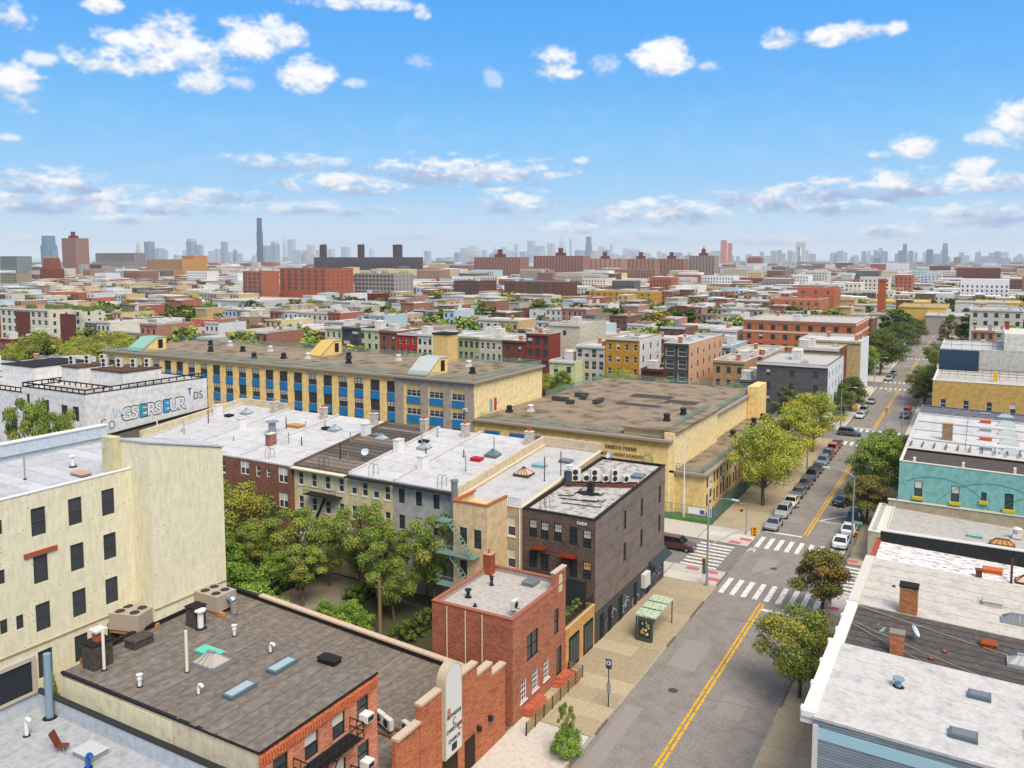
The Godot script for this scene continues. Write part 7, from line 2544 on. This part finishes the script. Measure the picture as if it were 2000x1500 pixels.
func mid_town() -> void:
	for k in MID:
		var t := thing(k[0], k[1], k[2], W((k[3] + k[4]) / 2, (k[5] + k[6]) / 2, 0), 0.0, k[16])
		var w: float = k[4] - k[3]
		var h: float = k[7]
		var far: bool = k[5] - 0.5 * k[3] > 380.0
		var ws := []
		var ys := []
		for i in k[12]:
			ys.append(h - 0.5 - (i + 1) * minf(3.1, (h - 0.8) / k[12]) + 0.5)
		var sm: Material = wallm(k[15], k[9] if k[9] == "brick" else "") if k[15] else wallm(k[8], k[9])
		if k[11] > 0:
			ws = grid(w, k[11], ys, minf(k[13], w / k[11] * 0.75), minf(k[14], 2.2), "hung", paint("4a4642") if R.randf() < 0.6 else paint("dedbd4"), 0.15)
		var sw := []
		var dl: float = k[6] - k[5]
		if k[15] and k[12] > 1:
			sw = grid(dl, int(dl / 4.5), ys, 1.1, 1.6, "hung", paint("4a4642"), 0.15)
		var ro := bldg(t, k[3], k[4], k[5], k[6], [h, h, h, h], {"wall": {"f": wallm(k[8], k[9]), "r": sm, "b": wallm(k[8], k[9]), "l": wallm(k[8], k[9])}, "wf": [] if far else ws, "wr": [] if far else sw, "roof": roofm(k[10], "whiteroof", 13.0), "par": 0.4, "inner": roofm(k[10], "whiteroof", 13.0), "cop": MT.offwhite if R.randf() < 0.5 else wallm(k[8])})
		if far and ws.size() + sw.size() > 0:
			var b := B.new()
			for q in ws:
				b.wbox(k[3] + q[0], k[3] + q[0] + q[2], k[5] - 0.06, k[5] + 0.1, q[1], q[1] + q[3])
			for q in sw:
				b.wbox(k[4] - 0.1, k[4] + 0.06, k[5] + q[0], k[5] + q[0] + q[2], q[1], q[1] + q[3])
			var o := obj("window_field", b, mat("farwindow", "5a5653", 0.5), t)
			o.set_meta("kind", "stuff")
		else:
			var b := B.new()
			b.wbox(k[3] - 0.02, k[4] + 0.02, k[5] - 0.35, k[5], h - 0.55, h - 0.02)
			obj("cornice", b, wallm(k[8]) if R.randf() < 0.6 else MT.offwhite, t)
		roof_clutter(ro, t, k[3], k[4], k[5], k[6], h - 0.4, 3)
		OCC.append(Rect2(k[3] - 1, k[5] - 1, w + 2, dl + 2))
		if k[0] == "brick_apartments":
			for y in [h - 0.9, h - 3.9, h - 8.6, 3.4]:
				var b := B.new()
				b.wbox(k[3], k[4] + 0.12, k[5] - 0.12, k[5], y, y + 0.5)
				b.wbox(k[4], k[4] + 0.12, k[5], k[6], y, y + 0.5)
				obj("stone_band", b, mat("bandcream", "d6c9b0", 0.9, "grain", 1.5), t)
		elif k[0] == "hotel":
			var b := B.new()
			for i in 9:
				b.frus(W(k[3] + 12 + i * 6.3, k[5] + 6 + (i % 3) * 4, h - 0.3), Vector2(2.2, 1.4), Vector2(1.6, 1.0), 1.6)
			obj("planter_hedge", b, mat("hedge", "5d6a35", 0.95, "stucco", 1.0), t)
			for i in 2:
				b = B.new()
				var x: float = k[3] + 16 + i * 30
				b.wbox(x - 5, x + 5, k[5] - 0.1, k[5] + 0.02, 2.0, h - 1.2)
				obj("window_bay", b, mat("baybrown", "6d3f34", 0.8, "grain", 1.5), t)
		elif k[0] == "tower_block" and h > 30:
			var b := B.new()
			b.wbox((k[3] + k[4]) / 2 - 7, (k[3] + k[4]) / 2 + 7, k[5] + 5, k[5] + 15, h, h + 5)
			b.wbox((k[3] + k[4]) / 2 - 3, (k[3] + k[4]) / 2 + 3, k[5] + 7, k[5] + 12, h + 5, h + 12)
			obj("tank_house", b, wallm("76493c", "brickdark"), t)
	# church tower with belfry and spire stumps
	var t := thing("church_tower", "red brown stone church tower with belfry openings", "church", W(-1052, 640, 0))
	var b := B.new()
	b.wbox(-1062, -1042, 630, 650, 0, 24)
	obj("tower_base", b, wallm("7d4a3a", "brickdark"), t)
	b = B.new()
	b.frus(W(-1052, 640, 24), Vector2(8.5, 8.5), Vector2(6.5, 6.5), 14)
	obj("belfry", b, wallm("85503e", "brickdark"), t)
	for s in [[-5, -5], [5, -5], [5, 5], [-5, 5]]:
		b = B.new()
		b.frus(W(-1052 + s[0], 640 + s[1], 38), Vector2(1.3, 1.3), Vector2(0.3, 0.3), 4)
		obj("pinnacle", b, wallm("a58a6a"), t)
	t = thing("brick_smokestack", "square orange brick smokestack above the yellow school roofs", "chimney", W(-46, 480, 0))
	b = B.new()
	b.frus(W(-46, 480, 0), Vector2(2.2, 2.2), Vector2(1.7, 1.7), 26)
	obj("shaft", b, wallm("a8623c", "brick"), t)
	b = B.new()
	b.wbox(-48.1, -43.9, 477.9, 482.1, 25.5, 26.6)
	obj("rim", b, wallm("b5714a", "brick"), t)
	t = thing("church_spire", "slender red church spire on the far horizon", "church", W(-560, 1880, 0))
	b = B.new()
	b.frus(W(-560, 1880, 0), Vector2(8, 8), Vector2(6, 6), 34)
	obj("tower", b, wallm("8a4f40", "brickdark"), t)
	b = B.new()
	b.frus(W(-560, 1880, 34), Vector2(6, 6), Vector2(0.2, 0.2), 34)
	obj("spire", b, wallm("94523f"), t)


func roof_clutter(ro: Node, _t: Node3D, u0: float, u1: float, v0: float, v1: float, z: float, n: int) -> void:
	for i in n:
		var u := R.randf_range(u0 + 1.2, u1 - 1.2)
		var v := R.randf_range(v0 + 1.5, v1 - 1.5)
		match R.randi() % 4:
			0:
				chimney(ro, u, v, z, 0.9, 0.9, 1.5, wallm("a5755c", "brick"), MT.offwhite)
			1:
				hatch(ro, u, v, z, 1.4, 1.2, MT.galv, 0.4)
			2:
				hatch(ro, u, v, z, 2.2, 2.8, wallm("cfcbc2"), 2.3)
			3:
				skylight(ro, u, v, z, 1.6, 1.4, "hip", MT.galv, MT.skyglass)


# ---------- the town beyond: rows along the grid of streets
func in_view(u: float, v: float, m := 0.0) -> bool:
	var az := rad_to_deg(atan2(u, v))
	return az > -63.0 - m and az < 3.5 + m


func taken(r: Rect2) -> bool:
	for o in OCC:
		if (o as Rect2).intersects(r):
			return true
	return false


func far_town() -> void:
	var wallc := ["d3cdbd", "c9c5bc", "96705f", "7a5c4f", "b9ad98", "a5806f", "d9d7d2", "a39a8c", "c2a878", "6f6a66", "b5cbd0", "a86650", "cdb88c", "e0dedb", "8d8379"]
	var wordc := ["cream", "pale grey", "red brown brick", "dark brown brick", "stone grey", "rose brick", "white", "taupe", "ochre", "charcoal", "pale blue", "orange red", "sand coloured", "bright white", "dusky"]
	var roofc := ["dedbd6", "b9b3ab", "e4e2df", "9d8f80", "6a6662", "c9bfae", "cfcac3"]
	var wordr := ["white roof", "silver roof", "bright white roof", "grey roof", "black roof", "sandy roof", "pale roof"]
	for r in [Rect2(-175, 104, 145, 66), Rect2(-31, -60, 23, 560), Rect2(-190, 0, 200, 100), Rect2(-10, 0, 30, 260), Rect2(-1065, 625, 30, 30)]:
		OCC.append(r)
	var lots := []
	var v := 188.0
	while v < 640.0:
		var u := 60.0
		while u > -1050.0:
			var w := R.randf_range(5.8, 9.5)
			for s in 2:
				var v0 := v + 5.5 if s == 0 else v + 49.0
				var d := R.randf_range(13.0, 19.0)
				var rc := Rect2(u - w, v0, w - 0.05, d)
				var ave := fposmod(u + 18.8, 167.0)
				if ave < 10.0 or ave > 153.0 or not in_view(u, v0):
					continue
				if taken(rc) or R.randf() < 0.07:
					continue
				lots.append([Vector2(u, v0).length(), rc])
			u -= w
		v += 81.5
	# the block left of the school and the yards behind
	for k in 26:
		var rc := Rect2(-200.0 - k * 8.0, 110 + (k % 2) * 2, 7.9, 17)
		if not taken(rc) and in_view(rc.position.x + 7, 110):
			lots.append([rc.position.length(), rc])
	lots.sort_custom(func(a, b): return a[0] < b[0])
	var tri := B.new()
	tri.box(Vector3(-0.5, 0, -0.08), Vector3(0.5, 1.65, 0.06))
	var wmesh1 := tri.mesh()
	var n := 0
	var rest := B.new()
	rest.tinted = true
	for l in lots:
		var rc: Rect2 = l[1]
		var i: int = R.randi() % wallc.size()
		var j: int = R.randi() % roofc.size()
		var fl: int = [2, 3, 3, 4, 4][R.randi() % 5]
		var h: float = fl * 3.05 + R.randf_range(0.4, 1.2)
		var u0 := rc.position.x
		var u1 := rc.end.x
		var v0 := rc.position.y
		var v1 := rc.end.y
		if n < 290:
			var plain := R.randf() < 0.5
			var t := thing("row_house", "%s %s storey %s row house with %s and %s cornice" % ["narrow" if rc.size.x < 7.4 else "wide", ["two", "three", "four"][fl - 2], wordc[i], wordr[j], "matching" if plain else "pale"], "house", W((u0 + u1) / 2, (v0 + v1) / 2, 0), 0.0, "row houses of the middle distance")
			var b := B.new()
			var m: Material = wallm(wallc[i], "brick" if "brick" in wordc[i] else "")
			b.wbox(u0, u1, v0, v1, 0, h)
			obj("wall", b, m, t)
			b = B.new()
			b.wbox(u0 + 0.05, u1 - 0.05, v0 + 0.3, v1 - 0.2, h, h + 0.06)
			var ro := obj("roof", b, roofm(roofc[j], "whiteroof", 13.0), t)
			b = B.new()
			b.wbox(u0, u1, v0 - 0.3, v0 + 0.25, h - 0.35, h + 0.4)
			obj("cornice", b, m if plain else MT.offwhite, t)
			var nw: int = 3 if rc.size.x > 6.6 else 2
			for f in fl:
				for q in nw:
					if l[0] < 420.0:
						inst("window", wmesh1, MT.glass, t, W(u0 + rc.size.x * (q + 0.5) / nw, v0, 1.0 + f * 3.05) - t.position)
			if l[0] < 460.0:
				for q in 2:
					var x := R.randf_range(u0 + 0.8, u1 - 0.8)
					var y := R.randf_range(v0 + 2, v1 - 2)
					if R.randf() < 0.5:
						chimney(ro, x, y, h, 0.8, 0.8, 1.4, wallm("a5755c", "brick"), MT.offwhite)
					else:
						hatch(ro, x, y, h, 1.3, 1.1, MT.galv if R.randf() < 0.5 else MT.offwhite, 0.5 if R.randf() < 0.7 else 2.2)
		else:
			far_box(rest, u0, u1, v0, v1, h, Color(wallc[i]), Color(roofc[j]), fl)
		n += 1
	# everything farther reads as one mass
	for i in 5200:
		var az := deg_to_rad(R.randf_range(-65.0, 6.0))
		var d := 560.0 + 3900.0 * pow(R.randf(), 1.9)
		var u := sin(az) * d
		v = cos(az) * d
		if v < 640.0 and u > -1050.0:
			continue
		var s := 1.0 + d / 1500.0
		var w := R.randf_range(7, 22) * s
		var dd := R.randf_range(9, 16) * s
		var h := R.randf_range(7, 13) + (R.randf_range(0, 14) if R.randf() < 0.14 else 0.0)
		var rc := Rect2(u, v, w, dd)
		if taken(rc):
			continue
		far_box(rest, u, u + w, v, v + dd, h, Color(wallc[R.randi() % wallc.size()]), Color(roofc[R.randi() % roofc.size()]), int(h / 3.2) if d < 1900.0 else 0)
	var o := obj("distant_town", rest, MT.town)
	o.set_meta("kind", "stuff")
	tag(o, "dense mass of distant low buildings reaching to the horizon", "town")
	skyline()


func far_box(b: B, u0: float, u1: float, v0: float, v1: float, h: float, wc: Color, rc: Color, fl: int) -> void:
	b.col = wc.srgb_to_linear()
	b.quad(W(u0, v0, 0), W(u1, v0, 0), W(u1, v0, h), W(u0, v0, h))
	b.quad(W(u1, v0, 0), W(u1, v1, 0), W(u1, v1, h), W(u1, v0, h))
	b.quad(W(u0, v1, 0), W(u0, v0, 0), W(u0, v0, h), W(u0, v1, h))
	b.col = rc.srgb_to_linear()
	b.quad(W(u0, v0, h), W(u1, v0, h), W(u1, v1, h), W(u0, v1, h))
	b.col = Color(0.055, 0.055, 0.058)
	var n := int((u1 - u0) / 2.8)
	for f in fl:
		for q in n:
			var x := u0 + (u1 - u0) * (q + 0.5) / n
			var y := 1.0 + f * 3.05
			b.quad(W(x - 0.55, v0 - 0.05, y), W(x + 0.55, v0 - 0.05, y), W(x + 0.55, v0 - 0.05, y + 1.6), W(x - 0.55, v0 - 0.05, y + 1.6))


func skyline() -> void:
	var words := ["plain", "stepped", "pointed", "round topped", "arched"]
	for k in TOWERS:
		var hz: float = k[3]
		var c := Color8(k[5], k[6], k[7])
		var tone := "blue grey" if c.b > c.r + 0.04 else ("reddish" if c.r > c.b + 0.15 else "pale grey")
		var size := "slim" if k[2] < 45 else "broad"
		var far := "on the horizon" if k[1] > 3000 else "at the edge of the town"
		var tall := "towering" if hz > 160 else ("tall" if hz > 105 else ("middling" if hz > 75 else "short"))
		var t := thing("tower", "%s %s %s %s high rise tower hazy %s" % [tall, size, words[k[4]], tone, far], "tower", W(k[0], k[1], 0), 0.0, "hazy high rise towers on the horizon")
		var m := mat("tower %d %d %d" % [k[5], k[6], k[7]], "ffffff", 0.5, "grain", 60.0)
		m.albedo_color = c  # distance haze is already mixed into this colour
		var b := B.new()
		var w: float = k[2] / 2.0
		match int(k[4]):
			1:
				b.frus(W(k[0], k[1], 0), Vector2(w, w), Vector2(w, w), hz * 0.72)
				b.frus(W(k[0], k[1], hz * 0.72), Vector2(w * 0.85, w * 0.85), Vector2(w * 0.8, w * 0.8), hz * 0.28)
			2:
				b.frus(W(k[0], k[1], 0), Vector2(w, w), Vector2(w, w), hz * 0.6)
				b.frus(W(k[0], k[1], hz * 0.6), Vector2(w * 0.75, w * 0.75), Vector2(w * 0.6, w * 0.6), hz * 0.2)
				b.frus(W(k[0], k[1], hz * 0.8), Vector2(w * 0.45, w * 0.45), Vector2(0.5, 0.5), hz * 0.2)
			3:
				b.frus(W(k[0], k[1], 0), Vector2(w, w), Vector2(w, w), hz * 0.88)
				b.frus(W(k[0], k[1], hz * 0.88), Vector2(w, w), Vector2(w * 0.55, w * 0.8), hz * 0.12)
			4:
				b.wbox(k[0] - w, k[0] - w * 0.45, k[1] - w, k[1] + w, 0, hz * 0.8)
				b.wbox(k[0] + w * 0.45, k[0] + w, k[1] - w, k[1] + w, 0, hz * 0.8)
				b.wbox(k[0] - w, k[0] + w, k[1] - w, k[1] + w, hz * 0.8, hz)
			_:
				b.frus(W(k[0], k[1], 0), Vector2(w, w), Vector2(w, w), hz)
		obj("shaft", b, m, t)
		b = B.new()
		b.frus(W(k[0], k[1], hz - 0.5), Vector2(w * 0.4, w * 0.4), Vector2(w * 0.35, w * 0.35), 4.0 if k[4] == 0 else 1.0)
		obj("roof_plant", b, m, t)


func make_trees() -> void:
	var G := [Color(0.17, 0.24, 0.045), Color(0.21, 0.28, 0.05), Color(0.13, 0.195, 0.04), Color(0.26, 0.31, 0.055)]
	var Yl := [Color(0.375, 0.375, 0.052), Color(0.315, 0.345, 0.052), Color(0.435, 0.398, 0.058), Color(0.255, 0.300, 0.046)]
	var Ru := [Color(0.240, 0.165, 0.046), Color(0.180, 0.173, 0.046), Color(0.285, 0.165, 0.039), Color(0.135, 0.150, 0.039)]
	var Mx := [Color(0.21, 0.26, 0.05), Color(0.34, 0.3, 0.05), Color(0.15, 0.21, 0.045), Color(0.2, 0.25, 0.05)]
	var Dk := [Color(0.075, 0.128, 0.036), Color(0.105, 0.150, 0.039), Color(0.135, 0.150, 0.039), Color(0.068, 0.112, 0.036)]
	tree_kind("green", {"cols": G, "leaves": 15000, "leaf": 0.023, "clumps": 22, "low": 0.24, "wid": 0.42})
	tree_kind("green2", {"cols": G, "leaves": 15000, "leaf": 0.024, "clumps": 18, "low": 0.3, "wid": 0.5, "pow": 1.0})
	tree_kind("yellow", {"cols": Yl, "leaves": 15000, "leaf": 0.022, "clumps": 24, "low": 0.3, "wid": 0.48})
	tree_kind("yellow2", {"cols": Yl, "leaves": 15000, "leaf": 0.023, "clumps": 20, "low": 0.26, "wid": 0.42, "pow": 1.0})
	tree_kind("russet", {"cols": Ru, "leaves": 13000, "leaf": 0.028, "clumps": 20, "low": 0.3, "wid": 0.42})
	tree_kind("autumn", {"cols": Mx, "leaves": 15000, "leaf": 0.026, "clumps": 20, "low": 0.22, "wid": 0.5, "pow": 1.1})
	tree_kind("dark", {"cols": Dk, "leaves": 13000, "leaf": 0.026, "clumps": 20, "low": 0.2, "wid": 0.46})
	tree_kind("airy", {"cols": G + [Color(0.3, 0.3, 0.06)], "leaves": 13000, "leaf": 0.023, "clumps": 26, "low": 0.34, "wid": 0.46, "clump": 0.66, "pow": 1.1})
	tree_kind("bush", {"cols": G, "leaves": 1400, "leaf": 0.09, "clumps": 10, "low": 0.02, "wid": 0.55, "pow": 0.6, "trunk": 0.012})
	tree_kind("vine", {"cols": [Color(0.195, 0.315, 0.046), Color(0.240, 0.360, 0.052), Color(0.135, 0.225, 0.039)], "leaves": 7000, "leaf": 0.05, "clumps": 24, "low": 0.02, "wid": 0.62, "pow": 0.55, "trunk": 0.012})
	tree_kind("far", {"cols": G, "leaves": 700, "leaf": 0.11, "clumps": 12, "low": 0.12, "wid": 0.5, "pow": 0.8})
	tree_kind("faryellow", {"cols": Yl + Ru, "leaves": 900, "leaf": 0.1, "clumps": 14, "low": 0.12, "wid": 0.5, "pow": 0.8})
	tree_kind("conifer", {"cols": [Color(0.195, 0.195, 0.039), Color(0.150, 0.180, 0.039)], "leaves": 6000, "leaf": 0.026, "clumps": 30, "low": 0.1, "wid": 0.3, "pow": 0.42, "clump": 0.8})


func greenery() -> void:
	var st := "street trees along the school pavement"
	tree("yellow", -27.1, 124.0, 12.4, 0.95, "large yellow green street tree by the school fence", st, 0.5)
	tree("yellow2", -27.2, 143.5, 12.0, 1.0, "yellow street tree between the parked dark cars", st, 1.5)
	tree("yellow", -26.9, 164.0, 11.6, 1.0, "yellow street tree beside the orange red parked car", st, 3.2)
	tree("yellow2", -29.0, 134.0, 9.5, 0.9, "smaller yellow tree close to the school banners", st, 2.5)
	tree("conifer", -38.0, 196.0, 11.0, 1.1, "pointed olive conifer against the grey corner flats")
	st = "street trees along the east pavement"
	tree("russet", -13.0, 87.6, 7.4, 1.0, "russet green street tree over the near crosswalk", st, 1.0)
	tree("autumn", -11.9, 70.0, 7.6, 0.86, "round olive street tree in front of the white cornice", st, 4.0)
	tree("russet", -12.6, 122.2, 7.0, 1.1, "russet brown street tree above the dark blue parked car", st, 2.0)
	tree("green", -12.2, 134.0, 10.6, 1.1, "tall green street tree before the turquoise house", st, 0.2)
	tree("green2", -12.0, 146.0, 9.0, 1.0, "green street tree beside the batten roofed house", st, 5.0)
	tree("dark", -26.3, 213.0, 8.6, 1.15, "dark street tree before the white pilastered corner flats", "street trees beyond the second junction")
	tree("dark", -27.0, 205.0, 6.5, 1.1, "low dark street tree at the second junction", "street trees beyond the second junction")
	tree("green", -11.5, 238.0, 9.6, 1.2, "green street tree before the navy ended flats", "street trees beyond the second junction")
	tree("dark", -11.5, 230.0, 8.0, 1.0, "dark street tree beside the ochre house", "street trees beyond the second junction")
	tree("green2", -11.8, 300.0, 9.0, 1.1, "green street tree past the navy ended flats", "street trees beyond the third junction")
	tree("dark", -27.0, 284.0, 14.5, 1.05, "big dark street tree hiding the brick apartment front", "street trees beyond the third junction")
	tree("dark", -28.0, 300.0, 13.5, 1.0, "second big dark street tree along the brick apartments", "street trees beyond the third junction")
	tree("green", -29.0, 264.0, 12.0, 0.9, "green street tree at the brick apartment corner", "street trees beyond the third junction")
	tree("dark", -25.5, 345.0, 13.0, 1.1, "dark street tree far up the avenue", "street trees beyond the third junction")
	tree("dark", -24.8, 400.0, 11.0, 1.1, "small dark tree at the avenue end", "street trees beyond the third junction")
	tree("conifer", -11.0, 395.0, 14.0, 1.2, "pointed dark tree at the avenue end")
	# sapling in the pavement
	tree("vine", -25.3, 52.7, 2.6, 0.8, "bushy green sapling in the pavement by the kerb")
	tree("airy", -25.3, 52.75, 4.4, 0.35, "thin leafy shoot rising from the pavement sapling")
	# yards behind the row houses
	st = "trees in the rear yards"
	tree("autumn", -76.0, 66.5, 11.2, 0.8, "autumn tinged yard tree against the brown brick rears", st, 0.4)
	tree("vine", -73.5, 60.5, 7.4, 0.8, "bright green vine mass climbing the factory corner", st, 1.0)
	tree("vine", -66.5, 58.0, 5.4, 1.15, "leafy green thicket below the vine mass", st, 2.2)
	tree("autumn", -70.0, 66.0, 6.6, 0.7, "yellow leaved small tree behind the thicket", st, 2.0)
	tree("airy", -65.0, 66.0, 9.4, 0.95, "loose green yard tree before the cream rear walls", st, 0.7)
	tree("airy", -61.5, 63.0, 6.8, 1.0, "low spreading tree over the fenced yard", st, 1.7)
	tree("airy", -57.5, 68.0, 10.8, 0.75, "airy tree with bare twigs before the cream row house", st, 2.7)
	tree("airy", -53.4, 66.4, 9.6, 0.85, "tall green yard tree beside the utility pole", st, 3.4)
	tree("green2", -51.0, 65.2, 6.4, 0.85, "lower green tree at the foot of the tall yard tree", st, 4.4)
	tree("airy", -48.0, 68.2, 10.8, 0.72, "slender tree by the green fire escape", st, 5.2)
	tree("vine", -70.2, 61.6, 5.6, 0.8, "rounded bright green bush crown under the loose trees", "shrubs in the rear yards", 0.2)
	tree("vine", -67.4, 64.4, 4.6, 0.8, "light green bush beside the ivy fence", "shrubs in the rear yards", 3.2)
	tree("green", -62.8, 68.6, 7.6, 0.75, "full green tree below the small rear balcony", st, 1.1)
	tree("green2", -59.6, 70.2, 6.4, 0.7, "small round tree at the cream rear door", st, 5.1)
	tree("vine", -53.2, 61.2, 3.0, 1.1, "bright green shrub at the foot of the utility pole", "shrubs in the rear yards", 0.5)
	tree("vine", -57.0, 61.5, 2.2, 1.0, "low light green shrub by the concrete yard", "shrubs in the rear yards", 1.5)
	tree("vine", -67.5, 54.6, 2.6, 1.1, "leafy creeper beside the rooftop cooling unit", "shrubs in the rear yards", 2.5)
	tree("airy", -104.5, 60.0, 20.0, 0.4, "tall feathery tree between the factory and the white flats", "", 0.8)
	tree("airy", -101.6, 61.5, 18.5, 0.36, "green tree behind the factory roof", "", 2.8)
	tree("airy", -70.5, 63.0, 7.5, 0.9, "full green tree over the vine thicket", st, 3.0)
	tree("vine", -62.5, 57.2, 4.4, 1.2, "leafy bramble by the stone coping", "shrubs in the rear yards", 4.0)
	tree("airy", -56.0, 69.8, 7.0, 0.6, "bright tree in front of the cream rear windows", st, 1.2)
	tree("airy", -50.3, 70.0, 7.6, 0.55, "green tree against the grey rendered rear wall", st, 0.3)
	for k in [[-63.6, 36.0], [-63.2, 38.5], [-63.3, 41.0], [-62.6, 33.5]]:
		tree("vine", k[0] + 1.6, k[1], 4.6, 0.3, "climbing vine in the alley below the factory windows", "vines in the factory alley")
	# yard floor, hedges, fences
	var b := B.new()
	b.wbox(-99, -38.8, 53.4, 71.9, -0.03, 0.02)
	struct("yard", b, mat("yardsoil", "4c4a35", 0.95, "concrete", 4.0))
	b = B.new()
	b.wbox(-66, -57.8, 58.5, 71.5, 0.0, 0.06)
	struct("path", b, mat("yardpath", "8c8270", 0.95, "concrete", 4.0))
	b = B.new()
	b.wbox(-46.5, -39.2, 54.6, 60.5, 0.0, 0.06)
	struct("path", b, MT.yardpath)
	for k in [[W(-66.2, 60, 0), W(-66.2, 71, 0), "dark ivy covered fence along the concrete yard"], [W(-46.8, 55.5, 0), W(-46.8, 65.8, 0), "ivy covered fence behind the small brick house"], [W(-56.8, 64.5, 0), W(-56.8, 71, 0), "ivy fence below the airy yard tree"]]:
		var t := thing("ivy_hedge", k[2], "hedge", k[0])
		b = B.new()
		b.beam(k[0] + UP * 1.0, k[1] + UP * 1.0, 0.25, 2.0)
		obj("fence_panel", b, mat("ivywood", "3b3a2a", 0.95, "grain", 0.8), t)
		for i in 7:
			inst("ivy", trunks["bush"].crown, MT.leafdark, t, (k[1] - k[0]) * (i + 0.5) / 7.0, Basis(UP, i * 1.3).scaled(Vector3(1.7, 2.3, 1.7)))
	var t := thing("garden_table", "white garden table set among the yard trees", "table", W(-66.6, 70.0, 0.02))
	b = B.new()
	b.tube(Vector3(0, 0.7, 0), Vector3(0, 0.75, 0), 0.7, 0.7, 14)
	obj("tabletop", b, MT.white, t, true)
	b = B.new()
	b.tube(Vector3.ZERO, Vector3(0, 0.7, 0), 0.25, 0.06, 8)
	obj("pedestal", b, MT.white, t, true)
	# tree row behind the white flats, and trees through the town
	st = "trees behind the white flats"
	for i in 22:
		tree("yellow2" if i % 3 != 1 else "autumn", -176.0 - i * 3.6 + R.randf_range(-2, 2), 150.0 + R.randf_range(-14, 12) - i * 0.4, R.randf_range(10.5, 15.0), 1.05, ["yellow green tree in the row behind the white flats", "orange tinged tree in the row behind the white flats", "yellow green tree in the row behind the white flats"][i % 3], st)
	st = "trees along the middle distance streets"
	for i in 34:
		var u := -45.0 - i * 5.2 + R.randf_range(-2, 2)
		if R.randf() < 0.45:
			continue
		tree("green" if i % 2 else "yellow", u, 189.6 + R.randf_range(-0.4, 0.4), R.randf_range(6.5, 10.0), 0.9, "green street tree on the street behind the school" if i % 2 else "yellowing street tree on the street behind the school", "street trees behind the school")
	for i in 270:
		var az := deg_to_rad(R.randf_range(-62.0, 3.0))
		var d := R.randf_range(225.0, 900.0)
		var u := sin(az) * d
		var v := cos(az) * d
		if taken(Rect2(u - 2, v - 2, 4, 4)):
			continue
		var y := R.randf() < 0.2
		var th := R.randf_range(8, 14)
		var sz := "low" if th < 10.0 else ("tall" if th > 12.0 else "middling")
		var wd := R.randf_range(0.9, 1.35)
		tree("faryellow" if y else "far", u, v, th, wd, "%s %s %s tree among the distant roofs" % [sz, "broad" if wd > 1.15 else "narrow", "yellowing" if y else "green"], st)
	# wooded strips far away
	var mm := MultiMesh.new()
	mm.transform_format = MultiMesh.TRANSFORM_3D
	mm.mesh = trunks["far"].crown
	var tr := []
	for i in 2300:
		var az := deg_to_rad(R.randf_range(-64.0, 5.0))
		var d := 420.0 + 2900.0 * pow(R.randf(), 1.6)
		if i < 160:
			az = deg_to_rad(R.randf_range(-29.0, -22.0))
			d = R.randf_range(900.0, 960.0)
		elif i < 330:
			az = deg_to_rad(R.randf_range(-6.0, 5.0))
			d = R.randf_range(820.0, 950.0)
		var h := R.randf_range(7, 13)
		if taken(Rect2(sin(az) * d - 2, cos(az) * d - 2, 4, 4)):
			continue
		tr.append(Transform3D(Basis(UP, R.randf() * TAU).scaled(Vector3(h * 1.3, h, h * 1.3)), W(sin(az) * d, cos(az) * d, 0)))
	mm.instance_count = tr.size()
	for i in tr.size():
		mm.set_instance_transform(i, tr[i])
	var mi := MultiMeshInstance3D.new()
	mi.name = "distant_treetops"
	mi.multimesh = mm
	mi.material_override = mat("leaffar", "a9b09a", 0.8, "", 1.0, {"tint": true, "spec": 0.2})
	add_child(mi)
	mi.set_meta("kind", "stuff")
	tag(mi, "dark green treetops scattered through the far town", "trees")
